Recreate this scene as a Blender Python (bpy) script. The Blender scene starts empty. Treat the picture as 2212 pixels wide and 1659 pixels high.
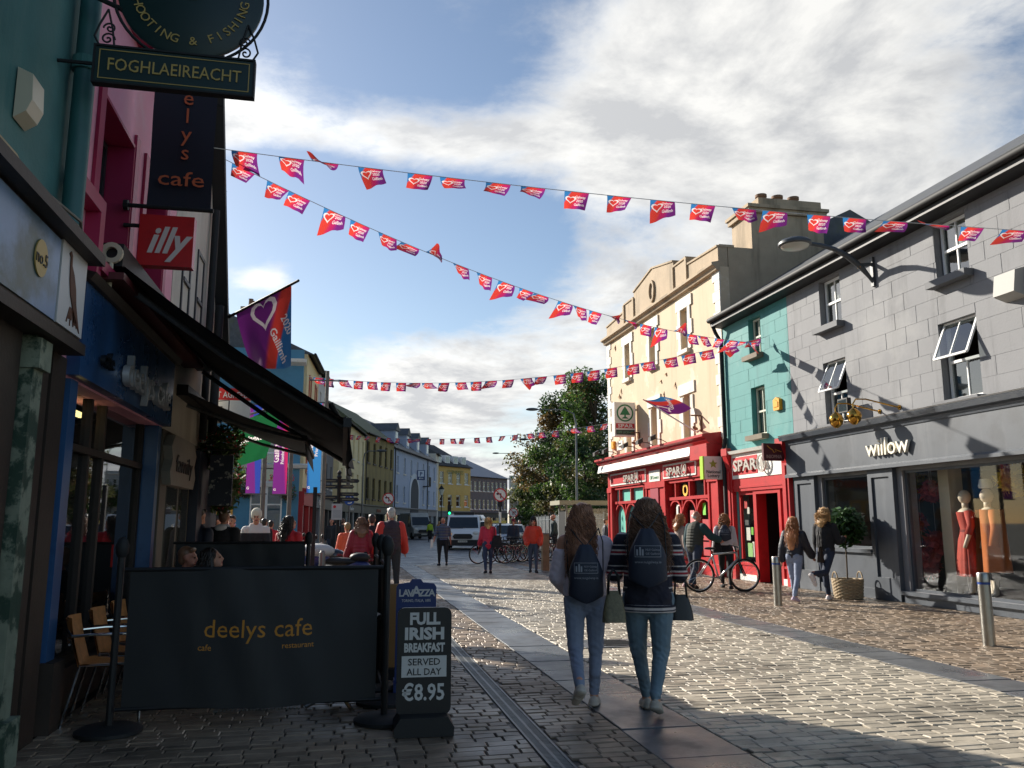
import bpy, bmesh, math, random
import numpy as np
from mathutils import Vector, Matrix
from mathutils.geometry import delaunay_2d_cdt
R = math.radians
rng = random.Random(7)
SC = bpy.context.scene
COL = SC.collection

# ------------------------------------------------------------------ camera
F_PX, PITCH, YAW, EYE = 1789.0, R(9.55), R(11.5), 1.5
cam_d = bpy.data.cameras.new('camera'); cam = bpy.data.objects.new('camera', cam_d); COL.objects.link(cam)
cam_d.sensor_width = 36; cam_d.lens = 36 * F_PX / 2212; cam_d.clip_end = 6000; cam_d.clip_start = 0.05
cam.location = (0, 0, EYE); cam.rotation_euler = (math.pi / 2 + PITCH, 0, -YAW)
SC.camera = cam

# ------------------------------------------------------------------ sky, sun, exposure
SUN = Vector((-0.507, 0.748, 0.429)).normalized()
SUN_EL = math.asin(SUN.z); SUN_AZ = math.atan2(SUN.x, SUN.y)
world = bpy.data.worlds.new('World'); SC.world = world; world.use_nodes = True
def build_world():
    nt = world.node_tree; N = nt.nodes; L = nt.links; N.clear()
    def n(t, **k):
        x = N.new(t)
        for a, b in k.items(): setattr(x, a, b)
        return x
    def val(sock, v):
        if isinstance(v, (int, float)): sock.default_value = v
        else: L.new(v, sock)
    def m(op, a, b=0.0, c=0.0, clamp=False):
        x = n('ShaderNodeMath', operation=op, use_clamp=clamp)
        val(x.inputs[0], a); val(x.inputs[1], b); val(x.inputs[2], c)
        return x.outputs[0]
    out = n('ShaderNodeOutputWorld'); bg = n('ShaderNodeBackground'); bg.inputs[1].default_value = 0.066
    L.new(bg.outputs[0], out.inputs[0])
    sky = n('ShaderNodeTexSky', sky_type='NISHITA', sun_disc=False)
    sky.sun_elevation = SUN_EL; sky.sun_rotation = SUN_AZ; sky.air_density = 1.0; sky.dust_density = 0.5; sky.ozone_density = 1.2
    tc = n('ShaderNodeTexCoord'); sep = n('ShaderNodeSeparateXYZ'); L.new(tc.outputs['Generated'], sep.inputs[0])
    az = m('ARCTAN2', sep.outputs[0], sep.outputs[1]); el = m('ARCSINE', sep.outputs[2])
    # cloud coordinates: a flat cloud layer seen from below, so that clouds shrink towards the horizon
    zc = m('ADD', m('MAXIMUM', sep.outputs[2], 0.0), 0.16)
    cx = m('DIVIDE', sep.outputs[0], zc); cy = m('DIVIDE', sep.outputs[1], zc)
    def noise(x, y, z, scale, detail, rough, dist=0.0):
        cb = n('ShaderNodeCombineXYZ'); val(cb.inputs[0], x); val(cb.inputs[1], y); val(cb.inputs[2], z)
        t = n('ShaderNodeTexNoise'); t.inputs['Scale'].default_value = scale; t.inputs['Detail'].default_value = detail
        t.inputs['Roughness'].default_value = rough; t.inputs['Distortion'].default_value = dist
        L.new(cb.outputs[0], t.inputs['Vector']); return t.outputs['Fac']
    nz = noise(cx, cy, 3.7, 1.9, 10, 0.62, 0.25)
    nz2 = noise(m('ADD', cx, 0.05), m('ADD', cy, -0.08), 3.7, 1.9, 7, 0.6, 0.25)
    fine = noise(cx, cy, 9.1, 7.5, 6, 0.65, 0.6)
    # banks of cloud (azimuth, elevation, half widths, weight), all broad
    banks = [(0.40, 0.50, 0.20, 0.16, .34), (0.60, 0.36, 0.22, 0.26, .36), (0.31, 0.33, 0.07, 0.10, .22), (-0.16, 0.46, 0.10, 0.045, .34), (0.04, 0.45, 0.17, 0.035, .26), (0.10, 0.16, 0.17, 0.050, .40),
             (0.22, 0.05, 0.35, 0.045, .34), (-0.20, 0.05, 0.3, 0.05, .3), (-0.10, 0.275, 0.045, 0.022, .34), (0.24, 0.20, 0.09, 0.06, .20), (0.12, 0.33, 0.16, 0.07, -.34), (0.00, 0.25, 0.08, 0.04, -.16), (-0.02, 0.40, 0.16, 0.03, -.16), (0.08, .57, .14, .05, -.1)]
    acc = 0.0
    for a0, e0, sa, se, w in banks:
        q = m('ADD', m('POWER', m('ABSOLUTE', m('DIVIDE', m('SUBTRACT', az, a0), sa)), 2.0), m('POWER', m('ABSOLUTE', m('DIVIDE', m('SUBTRACT', el, e0), se)), 2.0))
        acc = m('ADD', acc, m('MULTIPLY', m('EXPONENT', m('MULTIPLY', q, -1.0)), w))
    dens = m('ADD', m('ADD', nz, acc), m('MULTIPLY', m('SUBTRACT', fine, 0.5), 0.16))
    mask = n('ShaderNodeMapRange', interpolation_type='SMOOTHSTEP'); val(mask.inputs[0], dens); mask.inputs[1].default_value = 0.52; mask.inputs[2].default_value = 0.82
    lit = m('ADD', m('MULTIPLY', m('SUBTRACT', nz2, nz), 3.2), m('MULTIPLY', m('SUBTRACT', dens, 0.72), -0.75))
    lr = n('ShaderNodeMapRange'); val(lr.inputs[0], lit); lr.inputs[1].default_value = -0.42; lr.inputs[2].default_value = 0.22
    ramp = n('ShaderNodeMix', data_type='RGBA'); L.new(lr.outputs[0], ramp.inputs[0])
    ramp.inputs[6].default_value = (5.3, 5.4, 5.55, 1); ramp.inputs[7].default_value = (8.4, 8.35, 8.1, 1)
    # clouds nearer the sun are brighter (forward scattering)
    dotn = n('ShaderNodeVectorMath', operation='DOT_PRODUCT'); L.new(tc.outputs['Generated'], dotn.inputs[0]); dotn.inputs[1].default_value = SUN
    glow = m('ADD', 0.86, m('MULTIPLY', m('POWER', m('MAXIMUM', dotn.outputs['Value'], 0.0), 5.0), 0.5))
    cl = n('ShaderNodeVectorMath', operation='SCALE'); L.new(ramp.outputs[2], cl.inputs[0]); L.new(glow, cl.inputs['Scale'])
    mix = n('ShaderNodeMix', data_type='RGBA'); L.new(mask.outputs[0], mix.inputs[0]); L.new(sky.outputs[0], mix.inputs[6]); L.new(cl.outputs[0], mix.inputs[7])
    L.new(mix.outputs[2], bg.inputs[0])
build_world()
sun_d = bpy.data.lights.new('sun', 'SUN'); sun_d.energy = 4.3; sun_d.angle = R(0.55); sun_d.color = (1.0, 0.93, 0.82)
sun = bpy.data.objects.new('sun', sun_d); COL.objects.link(sun); sun.rotation_euler = SUN.to_track_quat('Z', 'Y').to_euler(); sun.location = (-20, 30, 30)
vs = SC.view_settings; vs.view_transform = 'Standard'; vs.look = 'None'; vs.exposure = 1.0; vs.gamma = 1.0; vs.use_curve_mapping = False

# ------------------------------------------------------------------ survey helpers: sight lines of the photograph to points at a known distance
_fw = Vector((math.sin(YAW) * math.cos(PITCH), math.cos(YAW) * math.cos(PITCH), math.sin(PITCH)))
_rt = Vector((math.cos(YAW), -math.sin(YAW), 0)); _up = _rt.cross(_fw); _o = Vector((0, 0, EYE))
def ray(x, y): return _fw + _rt * ((x - 1106) / F_PX) + _up * ((829.5 - y) / F_PX)
def gp(x, y, z=0.0): d = ray(x, y); return _o + d * ((z - EYE) / d.z)
def at_x(x, y, c): d = ray(x, y); return _o + d * (c / d.x)
def at_y(x, y, c): d = ray(x, y); return _o + d * (c / d.y)
def at_d(x, dist):                       # ground point straight below pixel column x at a distance along the view axis
    p = _o + (_fw * math.cos(PITCH) - _up * math.sin(PITCH)) * dist + _rt * ((x - 1106) / F_PX * dist * 1.014)
    return Vector((p.x, p.y, 0))

# ------------------------------------------------------------------ materials
def lin(v):
    v = v / 255.0
    return v / 12.92 if v <= 0.04045 else ((v + 0.055) / 1.055) ** 2.4
def C(r, g, b): return (lin(r), lin(g), lin(b), 1)
MATS = {}
def mat(name, col, rough=0.6, metal=0.0, var=0.0, vscale=3.0, bump=0.0, bscale=30.0, spec=0.5, dirt=None, dscale=1.2, damt=0.5, dlo=.5, dhi=.68, streak=False, trans=0.0, island=0.0, rvar=0.0, coat=0.0, emit=0.0, wave=None, sheen=0.0, pos=False, stain=None):
    if name in MATS: return MATS[name]
    M = bpy.data.materials.new(name); M.use_nodes = True; nt = M.node_tree; N = nt.nodes; L = nt.links
    b = N['Principled BSDF']; b.inputs['Base Color'].default_value = col; b.inputs['Roughness'].default_value = rough
    b.inputs['Metallic'].default_value = metal; b.inputs['Specular IOR Level'].default_value = spec
    if coat: b.inputs['Coat Weight'].default_value = coat; b.inputs['Coat Roughness'].default_value = 0.08
    if sheen: b.inputs['Sheen Weight'].default_value = sheen
    if emit: b.inputs['Emission Color'].default_value = col; b.inputs['Emission Strength'].default_value = emit
    tc = N.new('ShaderNodeTexCoord'); co = tc.outputs['Object']
    if pos: co = N.new('ShaderNodeNewGeometry').outputs['Position']
    def noise(scale, detail=4, vec=co, rough_=.6):
        t = N.new('ShaderNodeTexNoise'); t.inputs['Scale'].default_value = scale; t.inputs['Detail'].default_value = detail; t.inputs['Roughness'].default_value = rough_
        L.new(vec, t.inputs['Vector']); return t.outputs['Fac']
    cur = None
    def base():
        if cur is not None: return cur
        rgb = N.new('ShaderNodeRGB'); rgb.outputs[0].default_value = col; return rgb.outputs[0]
    def scale_by(fac, lo, hi):
        mr = N.new('ShaderNodeMapRange'); L.new(fac, mr.inputs[0]); mr.inputs[1].default_value = 0.25; mr.inputs[2].default_value = 0.75; mr.inputs[3].default_value = lo; mr.inputs[4].default_value = hi
        s = N.new('ShaderNodeVectorMath'); s.operation = 'SCALE'; L.new(base(), s.inputs[0]); L.new(mr.outputs[0], s.inputs['Scale']); return s.outputs[0]
    if var: cur = scale_by(noise(vscale, 6), 1 - var, 1 + var)
    if island:
        g = N.new('ShaderNodeNewGeometry'); oi = N.new('ShaderNodeObjectInfo'); ad = N.new('ShaderNodeMath'); ad.operation = 'ADD'
        L.new(g.outputs['Random Per Island'], ad.inputs[0]); L.new(oi.outputs['Random'], ad.inputs[1])
        fr = N.new('ShaderNodeMath'); fr.operation = 'FRACT'; L.new(ad.outputs[0], fr.inputs[0])
        mr = N.new('ShaderNodeMapRange'); L.new(fr.outputs[0], mr.inputs[0]); mr.inputs[3].default_value = 1 - island; mr.inputs[4].default_value = 1 + island
        s = N.new('ShaderNodeVectorMath'); s.operation = 'SCALE'; L.new(base(), s.inputs[0]); L.new(mr.outputs[0], s.inputs['Scale']); cur = s.outputs[0]
    if wave:                     # woven or printed bands along an axis: (axis, period, [(position, colour), ...], offset)
        ax, per, stops, off = wave
        sp = N.new('ShaderNodeSeparateXYZ'); L.new(co, sp.inputs[0])
        a = N.new('ShaderNodeMath'); a.operation = 'MULTIPLY_ADD'; L.new(sp.outputs[ax], a.inputs[0]); a.inputs[1].default_value = 1 / per; a.inputs[2].default_value = off
        f = N.new('ShaderNodeMath'); f.operation = 'FRACT'; L.new(a.outputs[0], f.inputs[0])
        cr = N.new('ShaderNodeValToRGB'); cr.color_ramp.interpolation = 'CONSTANT'; L.new(f.outputs[0], cr.inputs[0])
        while len(cr.color_ramp.elements) < len(stops): cr.color_ramp.elements.new(0.5)
        for e, (p, c_) in zip(cr.color_ramp.elements, stops): e.position = p; e.color = c_
        cur = cr.outputs[0]
    if dirt:
        vec = co
        if streak:
            mp = N.new('ShaderNodeMapping'); mp.inputs['Scale'].default_value = (1, 1, 0.12); L.new(co, mp.inputs[0]); vec = mp.outputs[0]
        nf = noise(dscale, 8, vec, .65); mr = N.new('ShaderNodeMapRange'); mr.interpolation_type = 'SMOOTHSTEP'; L.new(nf, mr.inputs[0]); mr.inputs[1].default_value = dlo; mr.inputs[2].default_value = dhi; mr.inputs[4].default_value = damt
        mx = N.new('ShaderNodeMix'); mx.data_type = 'RGBA'; L.new(mr.outputs[0], mx.inputs[0]); L.new(base(), mx.inputs[6]); mx.inputs[7].default_value = dirt; cur = mx.outputs[2]
    if stain:                    # a second, paler or darker kind of mark: (colour, scale, low, high, amount)
        sc_, ss, slo, shi, sam = stain; mp = N.new('ShaderNodeMapping'); mp.inputs['Location'].default_value = (7.3, 2.1, 4.4); L.new(co, mp.inputs[0])
        mr = N.new('ShaderNodeMapRange'); mr.interpolation_type = 'SMOOTHSTEP'; L.new(noise(ss, 7, mp.outputs[0], .6), mr.inputs[0]); mr.inputs[1].default_value = slo; mr.inputs[2].default_value = shi; mr.inputs[4].default_value = sam
        mx = N.new('ShaderNodeMix'); mx.data_type = 'RGBA'; L.new(mr.outputs[0], mx.inputs[0]); L.new(base(), mx.inputs[6]); mx.inputs[7].default_value = sc_; cur = mx.outputs[2]
    if cur is not None: L.new(cur, b.inputs['Base Color'])
    if rvar:
        nf = noise(1.1, 5); mr = N.new('ShaderNodeMapRange'); L.new(nf, mr.inputs[0]); mr.inputs[1].default_value = .35; mr.inputs[2].default_value = .65; mr.inputs[3].default_value = max(.04, rough - rvar); mr.inputs[4].default_value = min(1, rough + rvar); L.new(mr.outputs[0], b.inputs['Roughness'])
    if bump:
        nf = noise(bscale, 5); bp = N.new('ShaderNodeBump'); bp.inputs['Strength'].default_value = 1; bp.inputs['Distance'].default_value = bump; L.new(nf, bp.inputs['Height']); L.new(bp.outputs[0], b.inputs['Normal'])
    if trans:                    # thin cloth or leaf: some light passes through
        tr = N.new('ShaderNodeBsdfTranslucent'); mx = N.new('ShaderNodeMixShader'); mx.inputs[0].default_value = trans
        if cur is not None: L.new(cur, tr.inputs[0])
        else: tr.inputs[0].default_value = col
        L.new(b.outputs[0], mx.inputs[1]); L.new(tr.outputs[0], mx.inputs[2]); L.new(mx.outputs[0], N['Material Output'].inputs[0])
    MATS[name] = M; return M
def glass(name, tint, clear, rough=0.02, ior=1.55):
    """window glass: a fresnel-like mirror over a pane you can see through"""
    M = bpy.data.materials.new(name); M.use_nodes = True; nt = M.node_tree; N = nt.nodes; L = nt.links; N.remove(N['Principled BSDF'])
    tr = N.new('ShaderNodeBsdfTransparent'); tr.inputs[0].default_value = tint; df = N.new('ShaderNodeBsdfDiffuse'); df.inputs[0].default_value = (.012, .014, .016, 1)
    gl = N.new('ShaderNodeBsdfGlossy'); gl.inputs['Roughness'].default_value = rough; gl.inputs[0].default_value = (.95, .97, 1, 1)
    m1 = N.new('ShaderNodeMixShader'); m1.inputs[0].default_value = clear; L.new(df.outputs[0], m1.inputs[1]); L.new(tr.outputs[0], m1.inputs[2])
    fr0 = N.new('ShaderNodeFresnel'); fr0.inputs[0].default_value = ior; ge = N.new('ShaderNodeNewGeometry'); fr = N.new('ShaderNodeMath'); fr.operation = 'MULTIPLY'; inv = N.new('ShaderNodeMath'); inv.operation = 'SUBTRACT'; inv.inputs[0].default_value = 1.0; L.new(ge.outputs['Backfacing'], inv.inputs[1]); L.new(fr0.outputs[0], fr.inputs[0]); L.new(inv.outputs[0], fr.inputs[1])
    m2 = N.new('ShaderNodeMixShader'); L.new(fr.outputs[0], m2.inputs[0]); L.new(m1.outputs[0], m2.inputs[1]); L.new(gl.outputs[0], m2.inputs[2]); L.new(m2.outputs[0], N['Material Output'].inputs[0])
    MATS[name] = M; return M

# ------------------------------------------------------------------ mesh builder
class MB:
    def __init__(s): s.v = []; s.f = []; s.m = []
    def add(s, vs, fs, m=0):
        o = len(s.v); s.v.extend([tuple(p) for p in vs]); s.f.extend([tuple(i + o for i in f) for f in fs]); s.m.extend([m] * len(fs)); return s
    def box(s, x0, x1, y0, y1, z0, z1, m=0):
        if x1 < x0: x0, x1 = x1, x0
        if y1 < y0: y0, y1 = y1, y0
        if z1 < z0: z0, z1 = z1, z0
        return s.add([(x0, y0, z0), (x1, y0, z0), (x1, y1, z0), (x0, y1, z0), (x0, y0, z1), (x1, y0, z1), (x1, y1, z1), (x0, y1, z1)],
                     [(0, 3, 2, 1), (4, 5, 6, 7), (0, 1, 5, 4), (1, 2, 6, 5), (2, 3, 7, 6), (3, 0, 4, 7)], m)
    def bar(s, p0, p1, w, h, m=0):      # rectangular bar between two points
        p0, p1 = Vector(p0), Vector(p1); d = (p1 - p0).normalized(); a = d.cross(Vector((0, 0, 1)))
        if a.length < 1e-4: a = Vector((1, 0, 0))
        a.normalize(); b = a.cross(d); vs = []
        for p in (p0, p1):
            for i, j in ((-1, -1), (1, -1), (1, 1), (-1, 1)): vs.append(p + a * (i * w / 2) + b * (j * h / 2))
        return s.add(vs, [(0, 1, 2, 3)[::-1], (4, 5, 6, 7), (0, 1, 5, 4), (1, 2, 6, 5), (2, 3, 7, 6), (3, 0, 4, 7)], m)
    def tube(s, pts, r, n=8, m=0, cap=True):
        pts = [Vector(p) for p in pts]; k = len(pts); rs = r if isinstance(r, (list, tuple)) else [r] * k
        a = None; rings = []
        for i, p in enumerate(pts):
            d = (pts[min(i + 1, k - 1)] - pts[max(i - 1, 0)])
            d = d.normalized() if d.length > 1e-9 else Vector((0, 0, 1))
            if a is None: a = d.orthogonal().normalized()
            else:
                a = a - d * a.dot(d); a = a.normalized() if a.length > 1e-6 else d.orthogonal().normalized()
            b = d.cross(a); rings.append([p + (a * math.cos(2 * math.pi * j / n) + b * math.sin(2 * math.pi * j / n)) * rs[i] for j in range(n)])
        vs = [q for g in rings for q in g]; fs = []
        for i in range(k - 1):
            for j in range(n): fs.append((i * n + j, i * n + (j + 1) % n, (i + 1) * n + (j + 1) % n, (i + 1) * n + j))
        if cap: fs.append(tuple(range(n))[::-1]); fs.append(tuple((k - 1) * n + j for j in range(n)))
        return s.add(vs, fs, m)
    def lathe(s, prof, n=20, c=(0, 0, 0), m=0, axis='z', sx=1, sy=1):
        vs = []; fs = []; k = len(prof)
        for r, z in prof:
            for j in range(n):
                t = 2 * math.pi * j / n; p = (r * math.cos(t) * sx, r * math.sin(t) * sy, z)
                if axis == 'y': p = (p[0], p[2], p[1])
                if axis == 'x': p = (p[2], p[0], p[1])
                vs.append((p[0] + c[0], p[1] + c[1], p[2] + c[2]))
        for i in range(k - 1):
            for j in range(n): fs.append((i * n + j, i * n + (j + 1) % n, (i + 1) * n + (j + 1) % n, (i + 1) * n + j))
        if k == 4 and prof[0][0] == prof[3][0] and prof[1][0] == prof[2][0] and prof[0][1] == prof[1][1]:      # a flat ring: close it on itself
            fs += [(3 * n + j, 3 * n + (j + 1) % n, (j + 1) % n, j) for j in range(n)]
        else: fs.append(tuple(range(n))[::-1]); fs.append(tuple((k - 1) * n + j for j in range(n)))
        return s.add(vs, fs, m)
    def ball(s, c, rx, ry=None, rz=None, n=14, k=9, m=0):
        ry = ry or rx; rz = rz or rx; vs = [(c[0], c[1], c[2] - rz)]; fs = []
        for i in range(1, k):
            t = math.pi * i / k - math.pi / 2
            for j in range(n):
                a = 2 * math.pi * j / n; vs.append((c[0] + rx * math.cos(t) * math.cos(a), c[1] + ry * math.cos(t) * math.sin(a), c[2] + rz * math.sin(t)))
        vs.append((c[0], c[1], c[2] + rz)); L_ = len(vs) - 1
        for j in range(n):
            fs.append((0, 1 + (j + 1) % n, 1 + j)); fs.append((L_, L_ - n + j, L_ - n + (j + 1) % n))
        for i in range(k - 2):
            for j in range(n): a = 1 + i * n; fs.append((a + j, a + (j + 1) % n, a + n + (j + 1) % n, a + n + j))
        return s.add(vs, fs, m)
    def prism(s, poly, y0, y1, m=0, plane='xz'):   # polygon (a,b) extruded along the third axis
        n = len(poly); vs = []
        for y in (y0, y1):
            for a, b in poly: vs.append((a, y, b) if plane == 'xz' else ((a, b, y) if plane == 'xy' else (y, a, b)))
        fs = [tuple(range(n)), tuple(range(2 * n - 1, n - 1, -1))] + [(i, i + n, (i + 1) % n + n, (i + 1) % n) for i in range(n)]
        return s.add(vs, fs, m)
    def grid(s, fn, nu, nv, m=0, closed=False):
        vs = [fn(i / nu, j / nv) for j in range(nv + 1) for i in range(nu + 1)]
        fs = [(j * (nu + 1) + i, j * (nu + 1) + i + 1, (j + 1) * (nu + 1) + i + 1, (j + 1) * (nu + 1) + i) for j in range(nv) for i in range(nu)]
        return s.add(vs, fs, m)
    def mesh(s, name, mats, smooth=False):
        me = bpy.data.meshes.new(name); me.from_pydata(s.v, [], s.f)
        for q in (mats if isinstance(mats, (list, tuple)) else [mats]): me.materials.append(q)
        if len(set(s.m)) > 1: me.polygons.foreach_set('material_index', s.m)
        bm = bmesh.new(); bm.from_mesh(me); bmesh.ops.recalc_face_normals(bm, faces=bm.faces); bm.to_mesh(me); bm.free()
        if smooth:
            me.polygons.foreach_set('use_smooth', [True] * len(me.polygons))
            if smooth != 'all': 
                try: me.set_sharp_from_angle(angle=R(smooth if smooth is not True else 40))
                except Exception: pass
        me.update(); return me
    def build(s, name, mats, parent=None, smooth=False, kind=None, loc=None):
        return link(name, s.mesh(name, mats, smooth), parent, kind, loc)
def link(name, data, parent=None, kind=None, loc=None, rot=None):
    o = bpy.data.objects.new(name, data); COL.objects.link(o)
    if parent is not None: o.parent = parent
    if kind: o['kind'] = kind
    if loc is not None: o.location = loc
    if rot is not None: o.rotation_euler = rot
    return o
def tag(o, label, cat, group=None):
    o['label'] = label; o['category'] = cat
    if group: o['group'] = group
    return o
def thing(name, label, cat, loc=(0, 0, 0), rz=0.0, group=None, scale=1.0):
    o = bpy.data.objects.new(name, None); COL.objects.link(o); o.location = loc; o.rotation_euler = (0, 0, rz); o.scale = (scale,) * 3; o.empty_display_size = .1
    return tag(o, label, cat, group)
def copy_tree(o, parent=None):
    c = o.copy(); COL.objects.link(c); c.parent = parent
    for ch in o.children: copy_tree(ch, c)
    return c
TMP = bpy.data.scenes.new('workbench')
def evaluated_mesh(ob):
    vl = TMP.view_layers[0]; vl.update(); return bpy.data.meshes.new_from_object(ob.evaluated_get(vl.depsgraph))
_tx = {}
def text(parent, s, x, z, size, m, y=-0.006, ext=0.003, bold=0.0, align='CENTER', shear=0.0, name='lettering', width=None, rot=(math.pi / 2, 0, 0), sp=1.0):
    key = (s, size, ext, bold, align, shear, m.name, width, sp)
    if key not in _tx:
        cu = bpy.data.curves.new('txt', 'FONT'); cu.body = s; cu.size = size; cu.extrude = ext; cu.offset = bold * size; cu.align_x = align; cu.shear = shear; cu.space_character = sp; cu.resolution_u = 2
        ob = bpy.data.objects.new('txt', cu); TMP.collection.objects.link(ob); me = evaluated_mesh(ob); bpy.data.objects.remove(ob)
        me.name = 'lettering'; me.materials.clear(); me.materials.append(m)
        if width:
            xs = [v.co.x for v in me.vertices]; k = width / max(1e-6, max(xs) - min(xs))
            for v in me.vertices: v.co.x *= k
        _tx[key] = me
    return link(name, _tx[key], parent, None, (x, y, z), rot)

# plain colours used by many things
BLACK = mat('black paint', C(22, 22, 24), .55, bump=.0006, bscale=60)
BLACKIRON = mat('black iron', C(26, 27, 28), .68, var=.2)
RUBBER = mat('black rubber', C(18, 18, 18), .8)
STEEL = mat('brushed steel', C(168, 166, 160), .32, metal=1.0, var=.12, vscale=9, bump=.0004, bscale=90)
GALV = mat('galvanised steel', C(120, 122, 122), .5, metal=.6, var=.2, vscale=6, dirt=C(70, 66, 58), dscale=4)
CHROME = mat('chrome', C(210, 210, 210), .12, metal=1.0)
WHITE = mat('white paint', C(226, 224, 216), .5, var=.06, dirt=C(150, 145, 130), dscale=2.5, damt=.25)
PRINTW = mat('white print', C(222, 222, 218), .6)
CLOTHW = mat('white cloth print', C(226, 214, 214), .7, trans=.5)
REDP = mat('red gloss paint', C(180, 30, 34), .42, var=.1, vscale=2, dirt=C(130, 25, 26), dscale=3, damt=.4, bump=.0005, bscale=40)
SIGNRED = mat('sign red', C(190, 30, 40), .45)
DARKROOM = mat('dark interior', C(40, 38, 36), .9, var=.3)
GLASS = glass('window glass', (.82, .86, .86, 1), .85, ior=2.2); SHOPGLASS = glass('shop glass', (.97, .98, .97, 1), .97, ior=1.5)
# ================================================================== ground
GROUNDM = mat('far ground', C(92, 92, 84), .9, var=.2, vscale=.3)
JOINT = mat('wet joint sand', C(34, 31, 27), .55, var=.35, vscale=6, bump=.002, bscale=60)
def sett_mat(name, col, isl, rough, rv, bp=.0022):
    return mat(name, col, rough, var=.28, vscale=7, bump=bp, bscale=38, island=isl, rvar=rv, dirt=C(52, 46, 38), dscale=.9, damt=.6, dlo=.48, dhi=.66, spec=.5, pos=True, stain=(C(196, 190, 178), .55, .62, .72, .4))
SETT_BROWN = sett_mat('brown granite sett', C(134, 116, 96), .3, .52, .16, .0010)
SETT_PALE = sett_mat('pale granite sett', C(172, 162, 144), .22, .46, .14, .0018)
SLABM = mat('polished wet granite slab', C(92, 95, 99), .34, var=.25, vscale=5, bump=.0012, bscale=70, island=.22, rvar=.16, dirt=C(54, 54, 54), dscale=1.1, damt=.6, pos=True)
ASPH = mat('wet asphalt', C(82, 86, 92), .42, var=.25, vscale=2, bump=.004, bscale=45, rvar=.2)
PATHM = mat('concrete paving', C(120, 116, 108), .6, var=.2, vscale=1.5, bump=.002, bscale=30, rvar=.15)
LINEM = mat('road paint', C(196, 196, 190), .5, var=.1, dirt=C(90, 92, 95), dscale=6, damt=.6, dlo=.45, dhi=.6)

MB().add([(-3000, -3000, -.06), (3000, -3000, -.06), (3000, 3000, -.06), (-3000, 3000, -.06)], [(0, 1, 2, 3)]).build('ground', GROUNDM, kind='structure')
pavement = MB().add([(-2.6, -4, -.014), (12, -4, -.014), (12, 33.4, -.014), (-12, 33.4, -.014), (-12, 20, -.014), (-2.6, 14, -.014)], [(0, 1, 2, 3, 4, 5)]).build('pavement', JOINT, kind='structure')

def sett_verts(x0, x1, y0, y1, z, h=.03, ch=.007, j=.002, rn=rng):
    q = lambda a: a + rn.uniform(-j, j)
    tx, ty = rn.uniform(-.0022, .0022), rn.uniform(-.0022, .0022)
    X0, X1, Y0, Y1 = q(x0), q(x1), q(y0), q(y1)
    c = [(X0, Y0, -tx - ty), (X1, Y0, tx - ty), (X1, Y1, tx + ty), (X0, Y1, -tx + ty)]
    mx, my = (X0 + X1) / 2, (Y0 + Y1) / 2
    vs = [(a, b, z - h) for a, b, _ in c] + [(a, b, z - ch + d) for a, b, d in c]
    for a, b, d in c: vs.append((a + (ch if a < mx else -ch), b + (ch if b < my else -ch), z + d))
    return vs
SETT_F = [(8, 9, 10, 11)] + [(i, (i + 1) % 4, 4 + (i + 1) % 4, 4 + i) for i in range(4)] + [(4 + i, 4 + (i + 1) % 4, 8 + (i + 1) % 4, 8 + i) for i in range(4)]
def in_view(x, y, pad=1.2):
    if y < 3.6: return False
    p = Vector((x, y, 0)) - _o; d = p.dot(_fw); u = p.dot(_rt) / max(d, .1)
    return abs(u) < .62 * (1 + pad / max(d, 1)) + .1
setts = []
def sett_zone(x0, x1, y0, y1, L_, W_, m, jit=.25):
    y = y0; row = 0
    while y < y1:
        w = W_ * rng.uniform(.94, 1.06); x = x0 - rng.uniform(0, L_)
        while x < x1:
            l = L_ * rng.uniform(1 - jit, 1 + jit); a, b = max(x, x0), min(x + l, x1)
            if b - a > .05 and in_view((a + b) / 2, y): setts.append((a + .005, b - .005, y + .005, y + w - .005, m))
            x += l
        y += w; row += 1
sett_zone(-2.08, 1.325, 3.6, 21, .19, .112, 0)
sett_zone(1.505, 2.07, 3.6, 21, .19, .112, 0)
sett_zone(-9, 2.07, 21, 31, .2, .115, 0)
sett_zone(2.70, 5.89, 3.6, 31, .225, .112, 1, .3)
sett_zone(6.48, 10.62, 3.6, 31, .2, .112, 0)
d_of = lambda s: (Vector(((s[0] + s[1]) / 2, (s[2] + s[3]) / 2, 0)) - _o)
def seen(s):
    p = d_of(s); d = p.dot(_fw); return abs(p.dot(_rt) / d) < .61 and abs(p.dot(_up) / d) < .455 and not (s[0] < .3 and s[2] > 6.6)
setts.sort(key=lambda s: (not seen(s), d_of(s).length))
big, rest = setts[:300], setts[300:]
proto_s = []
for k in range(6):
    mb = MB(); mb.add(sett_verts(-.09, .09, -.05, .05, 0), SETT_F)
    proto_s.append([mb.mesh('sett', SETT_BROWN), mb.mesh('sett', SETT_PALE)])
for x0, x1, y0, y1, m in big:
    o = link('sett', rng.choice(proto_s)[m], pavement, None, ((x0 + x1) / 2, (y0 + y1) / 2, rng.uniform(-.004, .0035))); o.scale = ((x1 - x0) / .18, (y1 - y0) / .10, 1)
mb = MB()
for x0, x1, y0, y1, m in rest: mb.add(sett_verts(x0, x1, y0, y1, rng.uniform(-.004, .0035)), SETT_F, m)
me = bpy.data.meshes.new('setts'); me.from_pydata(mb.v, [], mb.f); me.materials.append(SETT_BROWN); me.materials.append(SETT_PALE); me.polygons.foreach_set('material_index', mb.m); me.update()
link('setts', me, pavement, 'stuff')
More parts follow.
